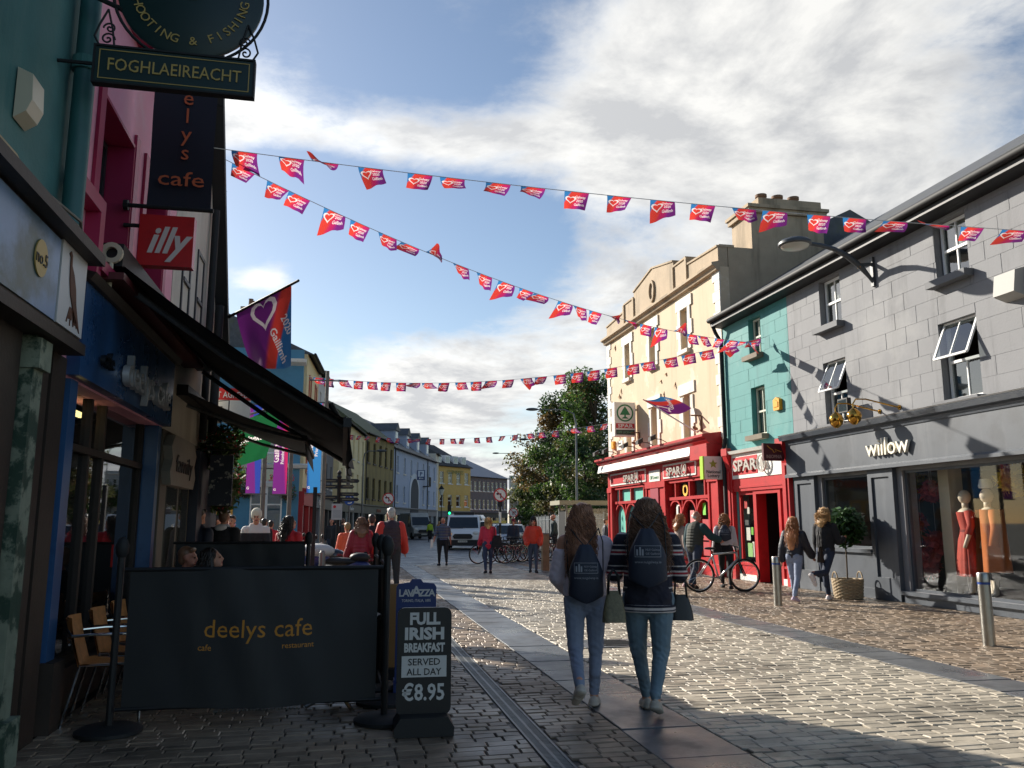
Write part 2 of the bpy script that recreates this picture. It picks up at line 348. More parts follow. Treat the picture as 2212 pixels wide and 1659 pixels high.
# granite slab strips
def slabs(x0, x1, y0, y1, L_, cross=None):
    y = y0; k = 0
    while y < y1:
        l = L_ * rng.uniform(.75, 1.3); z = rng.uniform(-.003, .003)
        if in_view((x0 + x1) / 2, y, 2): MB().add(sett_verts(x0 + .006, x1 - .006, y + .005, y + l - .005, z, ch=.004), SETT_F).build('granite_slab', SLABM, pavement)
        y += l
slabs(2.075, 2.695, 3.4, 31, .62); slabs(5.895, 6.475, 5.5, 31, .62)
for i, yy in enumerate((31.1, 31.9, 32.6)):      # edge course towards the road
    x = -8.0
    while x < 10.5:
        l = rng.uniform(.9, 1.3); MB().add(sett_verts(x, x + l - .01, yy, yy + .68, 0, ch=.004), SETT_F).build('granite_slab', SLABM, pavement); x += l
# slotted drain channel
dr = MB(); dr.box(1.335, 1.352, 3.4, 21, -.03, -.001); dr.box(1.478, 1.495, 3.4, 21, -.03, -.001)
drain = dr.build('drain_channel', GALV); tag(drain, 'long slotted steel drain channel set in the setts beside the menu board', 'drain')
y = 3.5; gr = MB(); far = MB()
k = 0
while y < 21:
    tgt = gr if False else far
    tgt.box(1.352, 1.478, y, y + .014, -.02, -.004); y += .03
far.box(1.405, 1.425, 3.4, 21, -.02, -.0035); far.build('grating', GALV, drain, kind='stuff')
mh = thing('manhole_cover', 'round iron manhole cover in a square frame on the sunlit setts', 'manhole', (3.42, 10.4, .004))
MB().prism([(-.45, -.33), (.45, -.33), (.45, .33), (-.45, .33)], -.01, .004, plane='xy').build('frame', SLABM, mh)
f = MB().lathe([(.26, .002), (.27, .010), (.25, .012), (.0, .012)], 28)
for i in range(-3, 4):
    w = math.sqrt(max(0, .24 ** 2 - (i * .06) ** 2)); f.box(-w, w, i * .06 - .012, i * .06 + .012, .012, .017)
f.build('lid', BLACKIRON, mh)
gt = thing('floor_grate', 'rectangular steel floor grate under the cafe windbreak', 'grate', (-.62, 7.55, .004))
g = MB(); g.box(-.34, -.32, -.2, .2, -.01, .004); g.box(.32, .34, -.2, .2, -.01, .004)
for i in range(22): g.box(-.32 + i * .029, -.305 + i * .029, -.2, .2, -.01, .003)
g.build('bars', GALV, gt)
# road beyond the square
EDGE_L = [(-1.0, 33.3), (1.2, 40), (2.8, 60), (5.0, 80), (12.5, 108), (22, 135)]
EDGE_R = [(9.8, 33.3), (11.5, 42), (15.0, 60), (20.0, 85), (27, 112), (36, 140)]
def strip(name, a, b, z, m, kind='structure'):
    vs = [(x, y, z) for x, y in a] + [(x, y, z) for x, y in b]; n = len(a)
    return MB().add(vs, [(i, i + 1, n + i + 1, n + i) for i in range(n - 1)]).build(name, m, kind=kind)
strip('road', EDGE_L, EDGE_R, -.010, ASPH)
strip('footpath', [(x - 9, y) for x, y in EDGE_L], [(x, y) for x, y in EDGE_L], -.002, PATHM)
strip('footpath', EDGE_R, [(x + 40, y) for x, y in EDGE_R], -.002, PATHM)
for i, (a, b, yy, w) in enumerate([(3.2, 7.2, 37.5, .14), (3.6, 9.5, 41.0, .3), (3.2, 8.0, 44.5, .14), (2.4, 4.4, 35.6, .12)]):
    MB().add([(a, yy, -.005), (b, yy, -.005), (b, yy + w, -.005), (a, yy + w, -.005)], [(0, 1, 2, 3)]).build('road_marking', LINEM, kind='structure')
for k in range(9):
    t = k * 7 + 50; xx = 6.6 + (t - 50) * .115
    MB().add([(xx, t, -.005), (xx + .12, t, -.005), (xx + .5, t + 3, -.005), (xx + .38, t + 3, -.005)], [(0, 1, 2, 3)]).build('road_marking', LINEM, kind='structure')
# ================================================================== building kit (local frame: x along the front, -y towards the street, z up)
def wall(parent, name, m, x0, x1, z0, z1, holes=(), t=.3, y=0.0):
    xs = sorted({x0, x1, *[max(x0, min(x1, h[0])) for h in holes], *[max(x0, min(x1, h[1])) for h in holes]})
    zs = sorted({z0, z1, *[max(z0, min(z1, h[2])) for h in holes], *[max(z0, min(z1, h[3])) for h in holes]})
    mb = MB()
    for zi in range(len(zs) - 1):
        run = None
        for xi in range(len(xs)):
            full = xi < len(xs) - 1 and not any(h[0] - 1e-6 <= xs[xi] and xs[xi + 1] <= h[1] + 1e-6 and h[2] - 1e-6 <= zs[zi] and zs[zi + 1] <= h[3] + 1e-6 for h in holes)
            if full and run is None: run = xs[xi]
            if not full and run is not None: mb.box(run, xs[xi], y, y + t, zs[zi], zs[zi + 1]); run = None
    return mb.build(name, m, parent)
def blocks(parent, m, x0, x1, z0, z1, holes, w=.62, h=.335, proud=.005, gap=.006):
    """scored render: each block a slightly proud plate, clipped at the openings"""
    z = z0; row = 0; cache = {}
    def put(a, b, c, d):
        if b - a < .04 or d - c < .04: return
        for hx0, hx1, hz0, hz1 in holes:
            if a < hx1 and b > hx0 and c < hz1 and d > hz0:
                put(a, min(b, hx0), c, d); put(max(a, hx1), b, c, d)
                put(max(a, hx0), min(b, hx1), c, min(d, hz0)); put(max(a, hx0), min(b, hx1), max(c, hz1), d); return
        e = proud + rng.uniform(-.0015, .0015); g = gap / 2
        MB().add([(a + g, -e, c + g), (b - g, -e, c + g), (b - g, -e, d - g), (a + g, -e, d - g), (a, .0, c), (b, .0, c), (b, .0, d), (a, .0, d)], [(0, 1, 2, 3), (4, 5, 1, 0), (5, 6, 2, 1), (6, 7, 3, 2), (7, 4, 0, 3)]).build('block', m, parent)
    while z < z1 - .03:
        x = x0 - (row % 2) * w * .5; hh = min(h, z1 - z)
        while x < x1:
            put(max(x, x0), min(x + w * rng.uniform(.93, 1.07), x1), z, z + hh); x += w
        z += h; row += 1
def sash(parent, x0, x1, z0, z1, frame, y=.13, sill=None, cols=2, fw=.055, pane=None, rail=True, open_=0.0, silld=.2, blind=None):
    """a window: frame with a meeting rail, mullions, panes, sill"""
    f = MB(); d = .06; zm = (z0 + z1) / 2
    f.box(x0, x0 + fw, y, y + d, z0, z1); f.box(x1 - fw, x1, y, y + d, z0, z1); f.box(x0 + fw, x1 - fw, y, y + d, z0, z0 + fw * 1.3); f.box(x0 + fw, x1 - fw, y, y + d, z1 - fw, z1)
    if rail: f.box(x0 + fw, x1 - fw, y - .012, y + d - .012, zm - fw * .45, zm + fw * .45)
    for k in range(1, cols):
        xm = x0 + (x1 - x0) * k / cols
        for a, b in (((z0 + fw * 1.3, zm - fw * .45), (zm + fw * .45, z1 - fw)) if rail else ((z0 + fw * 1.3, z1 - fw),)):
            if not (open_ and a > zm - .1): f.box(xm - fw * .25, xm + fw * .25, y + .005, y + d - .005, a, b)
    o = f.build('window', frame, parent); pane = pane or GLASS
    for k in range(cols):
        a = x0 + fw + (x1 - x0 - 2 * fw) * k / cols; b = x0 + fw + (x1 - x0 - 2 * fw) * (k + 1) / cols
        for c, e in (((z0 + fw, zm), (zm, z1 - fw)) if rail else ((z0 + fw, z1 - fw),)):
            if open_ and c > zm - .1: continue
            MB().box(a, b, y + .025, y + .035, c, e).build('pane', pane, o)
    if open_ and rail:           # top light tilted outward
        h = z1 - zm; p = MB(); pz = (x0 + fw * .6, x1 - fw * .6)
        dy, dz = -math.sin(open_) * h, -math.cos(open_) * h
        q = lambda s, t: (pz[0] + (pz[1] - pz[0]) * s, y - .03 + dy * t, z1 - .01 + dz * t)
        for s0, t0, s1, t1, w__ in ((0, 0, 0, 1, .045), (1, 0, 1, 1, .045), (0, 0, 1, 0, .045), (0, 1, 1, 1, .05), (.5, 0, .5, 1, .022)): p.bar(q(s0, t0), q(s1, t1), w__, .035)
        v = p.build('vent_sash', frame, o); e_ = Vector((0, -.006, .003)); MB().add([q(0, 0), q(1, 0), q(1, 1), q(0, 1)] + [tuple(Vector(z_) + e_) for z_ in (q(0, 0), q(1, 0), q(1, 1), q(0, 1))], [(0, 1, 2, 3), (7, 6, 5, 4), (0, 4, 5, 1), (1, 5, 6, 2), (2, 6, 7, 3), (3, 7, 4, 0)]).build('pane', pane, o)
    if sill: MB().box(x0 - .12, x1 + .12, -silld, y + .02, z0 - .13, z0 - .001).build('sill', sill, o)
    if blind: MB().box(x0 + fw, x1 - fw, y + .09, y + .1, z0 + (z1 - z0) * (1 - blind), z1).build('blind', mat('roller blind', C(214, 208, 192), .8), o)
    return o
def moulding(parent, name, m, x0, x1, prof):
    """cornice: profile of (y, z) points run along x"""
    n = len(prof); vs = [(x, y, z) for x in (x0, x1) for y, z in prof]
    return MB().add(vs, [tuple(range(n)), tuple(range(n, 2 * n))[::-1]] + [(i, (i + 1) % n, n + (i + 1) % n, n + i) for i in range(n)]).build(name, m, parent)
def pipe(parent, name, m, pts, r=.05, n=10): return MB().tube(pts, r, n).build(name, m, parent, smooth=True)

SLATE = mat('slate', C(78, 80, 84), .6, var=.3, vscale=5, bump=.004, bscale=12, dirt=C(88, 90, 62), dscale=2, damt=.5)
GREYR = mat('grey painted render', C(124, 125, 128), .75, var=.07, vscale=1.3, bump=.0028, bscale=26, dirt=C(84, 85, 88), dscale=1.6, damt=.5, streak=True, stain=(C(150, 150, 150), .7, .52, .66, .45))
TEALR = mat('teal painted render', C(68, 136, 134), .72, var=.1, vscale=1.5, bump=.0025, bscale=26, dirt=C(46, 98, 100), dscale=1.8, damt=.65, streak=True, stain=(C(104, 150, 146), .8, .54, .66, .5))
CREAMR = mat('cream painted render', C(202, 180, 150), .8, var=.06, vscale=1.2, bump=.003, bscale=22, dirt=C(182, 160, 130), dscale=1.2, damt=.75, streak=True, stain=(C(222, 206, 182), .9, .55, .62, .6))
CREAMW = mat('weathered cement render', C(176, 156, 130), .85, var=.12, vscale=2, bump=.004, bscale=18, dirt=C(120, 106, 86), dscale=1.2, damt=.75, streak=True)
QUOINM = mat('white painted stone', C(214, 208, 196), .7, var=.06, dirt=C(170, 158, 138), dscale=2, damt=.5, bump=.002)
UPVC = mat('white window frame', C(228, 228, 226), .4)
NAVYP = mat('slate blue shopfront paint', C(72, 78, 86), .45, var=.1, vscale=1.5, bump=.0008, bscale=40, dirt=C(98, 102, 108), dscale=2.5, damt=.4, streak=True, stain=(C(52, 56, 62), 1.2, .54, .66, .5))
SILLG = mat('grey sill paint', C(96, 98, 102), .7, var=.1)
BRASS = mat('polished brass', C(196, 150, 70), .16, metal=1.0)
ALARM = mat('yellow plastic', C(226, 158, 30), .4)
CASTI = mat('grey cast iron', C(70, 74, 78), .45, var=.12)
def right_frame(Y): return dict(loc=(10.7, Y, 0), rz=-math.pi / 2)

# ------------------------------------------------------------------ grey building with the dress shop
Y0 = 18.26
gb = thing('townhouse', 'grey block-scored terraced building above the slate blue dress shop', 'building', **right_frame(Y0))
LX = lambda Y: Y0 - Y
W = 13.5
gh = [(LX(16.82), LX(16.0), 5.9, 7.02), (LX(12.98), LX(12.16), 5.9, 7.02), (LX(16.84), LX(15.98), 3.66, 5.1), (LX(13.06), LX(12.12), 3.66, 5.12), (LX(9.3), LX(8.4), 5.9, 7.02), (LX(9.4), LX(8.4), 3.66, 5.12)]
shop_holes = [(LX(17.2), LX(15.42), .98, 2.52), (LX(14.4), LX(10.9), .22, 2.52), (LX(9.9), LX(6.6), .22, 2.52)]
gw = wall(gb, 'wall', GREYR, 0, W, 0, 7.3, gh + shop_holes)
blocks(gw, GREYR, 0, 8.6, 3.62, 7.2, gh)
for i, h in enumerate(gh): sash(gb, h[0] + .03, h[1] - .03, h[2] + .01, h[3] - .01, UPVC, sill=SILLG, open_=R(24) if i in (2, 3) else 0, blind=.0 if i in (2, 3, 5) else .5)
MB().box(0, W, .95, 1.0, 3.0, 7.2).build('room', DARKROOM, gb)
moulding(gb, 'soffit', BLACK, 0, W, [(.0, 7.08), (-.36, 7.12), (-.36, 7.34), (.0, 7.34)])
pipe(gb, 'gutter', BLACKIRON, [(0, -.41, 7.3), (W, -.41, 7.3)], .075)
MB().add([(0, -.43, 7.345), (W, -.43, 7.345), (W, 4.5, 10.4), (0, 4.5, 10.4), (0, 9, 7.345), (W, 9, 7.345)], [(0, 1, 2, 3), (3, 2, 5, 4), (0, 3, 4), (1, 5, 2)]).build('roof', SLATE, gb)
# shopfront
moulding(gb, 'cornice', NAVYP, LX(18.5), W, [(0.005, 3.36), (-.16, 3.36), (-.18, 3.44), (-.26, 3.47), (-.3, 3.56), (-.24, 3.6), (.005, 3.63)])
moulding(gb, 'lead_flashing', mat('lead flashing', C(150, 150, 150), .5, var=.15), LX(18.5), W, [(-.1, 3.62), (-.29, 3.575), (-.31, 3.60), (-.1, 3.645)])
MB().box(LX(18.45), W, -.14, .0, 2.62, 3.36).build('fascia', NAVYP, gb)
moulding(gb, 'fascia_bead', NAVYP, LX(18.45), W, [(-.14, 2.58), (-.2, 2.58), (-.2, 2.64), (-.14, 2.68)])
for a, b in ((18.2, 17.36), (15.36, 14.56), (10.85, 9.95)):
    pl = MB(); x0, x1 = LX(a), LX(b); pl.box(x0, x1, -.06, 0, .0, 2.58); pl.box(x0, x1, -.1, -.06, 0, .32); pl.box(x0, x0 + .12, -.1, -.06, .32, 2.58); pl.box(x1 - .12, x1, -.1, -.06, .32, 2.58); pl.box(x0 + .12, x1 - .12, -.1, -.06, 2.42, 2.58); pl.box(x0 + .12, x1 - .12, -.1, -.06, .32, .44)
    pl.build('pilaster', NAVYP, gb)
st = MB(); x0, x1 = LX(17.34), LX(15.38); st.box(x0, x1, -.05, 0, 0, .96); st.box(x0, x1, -.08, -.05, 0, .2); st.box(x0, x1, -.12, -.0502, .9, .98); st.build('stall_riser', NAVYP, gb)
sp = MB(); x0, x1 = LX(14.54), LX(10.87); sp.box(x0, x1, -.06, 0, 0, .2); sp.box(x0, x1, -.13, -.0602, .15, .22); sp.build('stall_riser', NAVYP, gb)
def shop_window(parent, x0, x1, z0, z1, frame, y=.06, cols=1, fw=.05, gl=SHOPGLASS):
    f = MB(); f.box(x0, x0 + fw, y, y + .07, z0, z1); f.box(x1 - fw, x1, y, y + .07, z0, z1); f.box(x0 + fw, x1 - fw, y, y + .07, z0, z0 + fw); f.box(x0 + fw, x1 - fw, y, y + .07, z1 - fw, z1)
    for k in range(1, cols): xm = x0 + (x1 - x0) * k / cols; f.box(xm - fw / 2, xm + fw / 2, y, y + .07, z0 + fw, z1 - fw)
    o = f.build('shop_window', frame, parent)
    for k in range(cols): a = x0 + (x1 - x0) * k / cols; b = x0 + (x1 - x0) * (k + 1) / cols; MB().box(a + fw * .4, b - fw * .4, y + .03, y + .038, z0 + fw * .4, z1 - fw * .4).build('pane', gl, o)
    return o
shop_window(gb, LX(17.2), LX(15.42), .98, 2.52, NAVYP, cols=1); shop_window(gb, LX(14.4), LX(10.9), .22, 2.52, NAVYP); shop_window(gb, LX(9.9), LX(6.6), .22, 2.52, NAVYP)
room = MB(); rw = (LX(17.3), W - .4)      # shop interior: floor, back wall, ceiling, side walls
room.box(rw[0], rw[1], .3, 2.6, .12, .2); room.box(rw[0], rw[1], 2.6, 2.7, .2, 2.7); room.box(rw[0], rw[1], .3, 2.6, 2.6, 2.7); room.box(rw[0] - .1, rw[0], .3, 2.6, .2, 2.6); room.box(LX(15.4), LX(15.3), .3, 2.6, .2, 2.6)
room.build('shop_interior', mat('shop interior paint', C(96, 88, 78), .8, var=.15), gb)
MB().box(LX(14.1), LX(13.82), .55, .85, .2, 2.6).build('column', mat('cream column', C(196, 184, 160), .7), gb)
text(gb, 'willow', LX(14.52), 2.84, .5, mat('cream letters', C(232, 226, 208), .5), y=-.19, ext=.03, width=1.32, sp=.95)
# teal house with the little red entrance front
Y1 = 21.86; LT = lambda Y: Y1 - Y
tb = thing('townhouse', 'narrow teal terraced house above the red shop entrance', 'building', **right_frame(Y1))
th = [(LT(20.28), LT(19.62), 5.93, 6.96), (LT(20.3), LT(19.56), 3.78, 5.08)]
WT = Y1 - Y0 - .004
tw = wall(tb, 'wall', TEALR, 0, WT, 0, 7.3, th + [(LT(21.3), LT(18.7), 0, 2.36)]); blocks(tw, TEALR, 0, WT, 3.62, 7.2, th, w=.6)
DULLW = mat('old white sash paint', C(190, 192, 176), .6, var=.15)
for h in th: sash(tb, h[0] + .03, h[1] - .03, h[2] + .01, h[3] - .01, DULLW, sill=mat('stone sill', C(120, 110, 94), .8, var=.2), blind=.9)
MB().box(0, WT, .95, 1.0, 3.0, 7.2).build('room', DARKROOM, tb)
moulding(tb, 'soffit', BLACK, 0, WT, [(.0, 7.08), (-.36, 7.12), (-.36, 7.34), (.0, 7.34)]); pipe(tb, 'gutter', BLACKIRON, [(0, -.41, 7.3), (WT, -.41, 7.3)], .075)
MB().add([(0, -.43, 7.345), (WT, -.43, 7.345), (WT, 4.5, 10.4), (0, 4.5, 10.4), (0, 9, 7.345), (WT, 9, 7.345)], [(0, 1, 2, 3), (3, 2, 5, 4), (0, 3, 4), (1, 5, 2)]).build('roof', SLATE, tb)
pipe(tb, 'downpipe', BLACKIRON, [(.0, -.33, 7.25), (.02, -.22, 6.95), (.06, -.09, 6.7), (.06, -.09, 3.75), (.06, -.14, 3.6), (.06, -.14, .05)], .055)
ent = MB(); e0, e1 = LT(21.72), LT(18.42)
ent.box(e0 - .0, e0 + .3, -.12, 0, 0, 3.5); ent.box(e1 - .3, e1, -.12, 0, 0, 3.5); ent.box(e0 + .3, e1 - .3, -.08, 0, 2.36, 2.7); ent.box(e0 + .3, e1 - .3, -.1, -.0802, 2.44, 2.5)
ent.box(e0 + .1, e0 + .2, -.15, -.12, .3, 2.9); ent.box(e1 - .2, e1 - .1, -.15, -.12, .3, 2.9)
ent.build('entrance_surround', REDP, tb)
for a in (e0, e1 - .3):
    b = MB(); b.box(a - .02, a + .32, -.26, -.12, 3.36, 3.56); b.prism([(-.121, 2.96), (-.25, 3.36), (-.121, 3.36)], a + .03, a + .27, plane='yz'); b.build('console_bracket', REDP, tb)
MB().box(e0 + .3, e1 - .3, -.1, 0, 2.702, 3.36).build('sign_board', WHITE, tb)
MB().box(e0 + .36, LT(19.95), -.11, -.1002, 2.8, 3.28).build('sign_panel', SIGNRED, tb)
moulding(tb, 'sign_cornice', WHITE, e0 + .3, e1 - .3, [(0, 3.362), (-.2, 3.38), (-.24, 3.46), (0, 3.5)])
SPARW = mat('brushed aluminium letters', C(196, 190, 182), .35, metal=.4)
text(tb, 'SPAR', LT(20.55), 2.9, .42, SPARW, y=-.16, ext=.02, bold=.02, width=1.32)
lg = MB(); lg.lathe([(.2, -.02), (.23, -.02), (.23, .02), (.2, .02)], 24, (LT(19.56), -.2, 3.03), axis='y'); lg.prism([(LT(19.56) - .13, 2.94), (LT(19.56) + .13, 2.94), (LT(19.56), 3.2)], -.21, -.19); lg.box(LT(19.56) - .02, LT(19.56) + .02, -.21, -.19, 2.84, 2.94); lg.build('logo', SPARW, tb)
def red_door_bay(x0, x1, glass_w=True):
    m = MB(); m.box(x0, x0 + .08, .0, .08, .0, 2.36); m.box(x1 - .08, x1, .0, .08, 0, 2.36); m.box(x0 + .08, x1 - .08, .0, .08, .16, .48); m.box(x0 + .08, x1 - .08, 0, .08, 2.26, 2.36); m.box(x0 - .01, x1 + .01, -.03, -.0005, .4, .46)
    o = m.build('side_light', REDP, tb); MB().box(x0 - .02, x1 + .02, -.05, .1, 0, .158).build('plinth', WHITE, o)
    MB().box(x0 + .06, x1 - .06, .03, .038, .46, 2.28).build('pane', SHOPGLASS, o); return o
s1 = red_door_bay(LT(21.28), LT(20.4)); s2 = red_door_bay(LT(19.0), LT(18.72))
for bx, bz, bw, bh, c_ in ((.3, 1.9, .16, .2, C(190, 40, 40)), (.45, 1.75, .12, .18, C(210, 205, 195)), (.3, 1.45, .2, .14, C(60, 60, 62)), (.35, 1.05, .22, .34, C(214, 212, 204)), (.62, 1.2, .12, .2, C(120, 190, 60)), (.4, .62, .3, .36, C(150, 196, 120)), (.66, .62, .1, .4, C(220, 216, 206))):
    MB().box(LT(21.28) + bx - .1, LT(21.28) + bx - .1 + bw, .05, .055, bz, bz + bh).build('poster', mat('poster %d' % int(bx * 100 + bz * 1000), c_, .6), s1)
MB().box(LT(18.95), LT(18.78), .05, .055, 1.7, 2.1).build('poster', mat('lime poster', C(170, 210, 60), .6), s2); MB().box(LT(18.95), LT(18.78), .05, .055, .5, .8).build('poster', WHITE, s2)
dm = MB(); dm.box(LT(20.4), LT(20.24), -.04, .25, 0, 2.36); dm.box(LT(19.12), LT(19.0), -.04, .25, 0, 2.36); dm.box(LT(20.24), LT(19.12), -.04, .1, 2.26, 2.36); dm.build('door_frame', REDP, tb)
ei = MB(); ei.box(LT(21.5), LT(18.5), 4.0, 4.1, 0, 2.6); ei.box(LT(21.6), LT(21.5), .3, 4.0, 0, 2.6); ei.box(LT(18.5), LT(18.4), .3, 4.0, 0, 2.6); ei.box(LT(21.5), LT(18.5), .3, 4, 2.5, 2.6); ei.box(LT(21.5), LT(18.5), .3, 4, -.012, .0); ei.build('shop_interior', DARKROOM, tb)
cr = MB(); cr.box(LT(20.1), LT(19.3), 1.2, 1.8, .0, .7); cr.build('display_bin', mat('blue display bin', C(50, 90, 150), .6, dirt=C(214, 150, 40), dscale=3, damt=1, dlo=.5, dhi=.52), tb)

# ------------------------------------------------------------------ cream corner house over the grocer's
Y2 = 32.5; LC = lambda Y: Y2 - Y
cb = thing('corner_house', 'tall cream rendered house with parapet and quoins above the red grocery front', 'building', **right_frame(Y2))
WC = Y2 - Y1 - .02; DC = 9.0
ch = []
for yc in (24.5, 27.35, 30.0): ch += [(LC(yc + .29), LC(yc - .29), 7.0, 8.36), (LC(yc + .29), LC(yc - .29), 4.12, 5.55)]
wall(cb, 'wall', CREAMR, 0, WC, 3.3, 9.0, ch)
sd = MB(); sd.box(WC - .3, WC - .0, .301, DC, 0, 9.62); sd.box(0, .3, .301, DC, 0, 9.0); sd.box(0, WC, DC, DC + .3, 0, 9.0); sd.build('side_wall', CREAMW, cb)
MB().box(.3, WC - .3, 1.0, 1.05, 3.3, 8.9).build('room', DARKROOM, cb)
for i, h in enumerate(ch):
    sash(cb, h[0] + .02, h[1] - .02, h[2] + .01, h[3] - .01, UPVC, y=.16, sill=QUOINM, cols=1, silld=.14)
    x0, x1 = h[0], h[1]; q = MB(); q.box(x0 - .34, x1 + .34, -.05, 0, h[3] + .02, h[3] + .38); s = MB()
    q.build('lintel', QUOINM, cb)
    z = h[2]; k = 0
    while z < h[3] - .05:
        e = .32 if k % 3 == 1 else .2
        for a, b in ((x0 - e, x0), (x1, x1 + e)): MB().box(a, b, -.045, 0, z, min(z + .46, h[3] + .02)).build('surround_block', QUOINM, cb)
        z += .462; k += 1
k = 0; z = 3.95
while z < 8.75:
    e = .46 if k % 2 else .3
    MB().box(WC - e, WC + .03, -.03, .0, z, z + .3).build('quoin', QUOINM, cb); MB().box(-.03, e, -.03, .0, z, z + .3).build('quoin', QUOINM, cb)
    MB().box(-.03, -.001, 0.0, e, z, z + .3).build('quoin', QUOINM, cb); z += .31; k += 1
for z in (0.0, .6, 1.2, 1.8, 2.4, 3.0): MB().box(-.03, .3, -.04, .3, z, z + .58).build('quoin', QUOINM, cb)
moulding(cb, 'cornice', CREAMW, -.15, WC + .05, [(0, 8.85), (-.12, 8.88), (-.16, 8.98), (-.26, 9.02), (-.26, 9.1), (0, 9.16)])
pc = LC(27.2); prof = [(0, 9.0), (WC, 9.0), (WC, 9.6), (pc + 3.05, 9.72), (pc + 3.05, 9.98), (pc + 1.95, 9.98), (pc + 1.95, 10.2), (pc, 10.55), (pc - 1.95, 10.2), (pc - 1.95, 9.98), (pc - 3.05, 9.98), (pc - 3.05, 9.72), (0, 9.6)]
MB().prism(prof, -.02, .28).build('parapet', CREAMW, cb)
mbc = MB()
for (a, az_), (b, bz_) in zip(prof[2:], prof[3:]):
    if abs(a - b) > .1: mbc.bar((a, .13, az_ + .03), (b, .13, bz_ + .03), .38, .06)
mbc.build('coping', CREAMW, cb)
for x in (pc + 3.05, pc - 3.05, pc + 1.95, pc - 1.95): MB().box(x - .07, x + .07, -.08, -.021, 9.16, 9.98).build('parapet_strip', CREAMW, cb)
MB().lathe([(.24, -.06), (.33, -.06), (.33, .0), (.24, .0)], 24, (pc, -.03, 9.72), axis='y', sx=.8, sy=1.25).build('oval_ring', CREAMW, cb)
chm = MB(); c0 = WC - 1.25; chm.box(c0, WC + .0, 1.1, 3.5, 9.62, 10.75); chm.box(c0 - .08, WC + .08, 1.0, 3.6, 10.75, 10.9); chm.box(c0 - .14, WC + .14, .95, 3.65, 10.9, 11.0); chm.box(c0 + .05, WC - .05, 1.4, 3.5, 11.0, 11.28)
cho = chm.build('chimney', CREAMW, cb)
for yy in (1.8, 2.35, 2.9): MB().lathe([(.16, 11.28), (.15, 11.5), (.18, 11.52), (.18, 11.6), (.13, 11.6)], 14, (WC - .6, yy, 0)).build('chimney_pot', mat('terracotta pot', C(120, 92, 70), .8, var=.2), cho, smooth=True)
MB().box(WC - .001, WC + .35, 3.6, 6.8, 7.3, 8.7).build('flank_pier', CREAMW, cb); MB().box(WC - .05, WC + .02, .02, .5, 9.6, 9.68).build('coping', CREAMW, cb)
MB().add([(.2, .4, 9.1), (WC - .2, .4, 9.1), (WC - .2, 4.6, 11.2), (.2, 4.6, 11.2), (.2, 8.8, 9.1), (WC - .2, 8.8, 9.1)], [(0, 1, 2, 3), (3, 2, 5, 4), (0, 3, 4), (1, 5, 2)]).build('roof', SLATE, cb)
# grocer's front: timber arcade in red
GX0, GX1 = LC(32.3), LC(22.15)
moulding(cb, 'shop_cornice', REDP, GX0 - .35, GX1, [(0, 3.78), (-.4, 3.78), (-.5, 3.86), (-.52, 3.93), (-.62, 3.97), (-.62, 4.04), (0, 4.12)])
moulding(cb, 'blind_box', WHITE, GX0 - .25, LC(23.35), [(-.02, 3.50), (-.52, 3.50), (-.46, 3.775), (-.02, 3.775)])
end = MB(); end.box(LC(23.34), GX1, -.5, -.02, 3.35, 3.775); end.build('cornice_end', REDP, cb)
MB().box(GX0, GX1, -.16, .28, 2.9, 3.5).build('fascia', REDP, cb)
for a, b in ((31.9, 27.95), (26.3, 23.65)):
    MB().box(LC(a), LC(b), -.19, -.1602, 2.96, 3.42).build('sign_border', WHITE, cb); MB().box(LC(a) + .07, LC(b) - .07, -.2, -.1902, 3.02, 3.36).build('sign_panel', SIGNRED, cb)
    cx_ = LC(b) - 1.3
    text(cb, 'SPAR', cx_ - .3, 3.04, .36, SPARW, y=-.25, ext=.02, bold=.02, width=1.2)
    l2 = MB(); l2.lathe([(.16, -.02), (.2, -.02), (.2, .02), (.16, .02)], 20, (cx_ + .62, -.28, 3.18), axis='y'); l2.prism([(cx_ + .5, 3.1), (cx_ + .74, 3.1), (cx_ + .62, 3.32)], -.29, -.27); l2.build('logo', SPARW, cb)
for a, b in ((32.25, 31.75), (27.95, 26.15), (22.85, 22.15)):
    p = MB(); x0, x1 = LC(a), LC(b); p.box(x0, x1, -.16, .28, 0, 2.9); p.box(x0 - .03, x1 + .03, -.22, -.16, 0, .35); p.box(x0 - .03, x1 + .03, -.22, -.16, 2.7, 2.9); p.box(x0, x0 + .1, -.2, -.16, .35, 2.7); p.box(x1 - .1, x1, -.2, -.16, .35, 2.7)
    for i in range(4):
        if x1 - x0 > 1: p.box(x0 + .3 + i * .32, x0 + .36 + i * .32, -.2, -.16, 1.2, 1.95)
    p.build('pilaster', REDP, cb)
MB().box(LC(27.5), LC(26.75), -.2, -.162, 2.1, 2.68).build('poster', mat('maroon poster', C(150, 40, 60), .5), cb); MB().box(LC(27.6), LC(26.6), -.19, -.162, 2.92, 3.3).build('notice_board', WHITE, cb); text(cb, 'Off Licence', LC(27.1), 3.0, .18, mat('green print', C(40, 120, 70), .6), y=-.195)
TURQ = mat('turquoise panel', C(120, 196, 180), .35)
STK = mat('lemon sticker', C(230, 180, 40), .6)
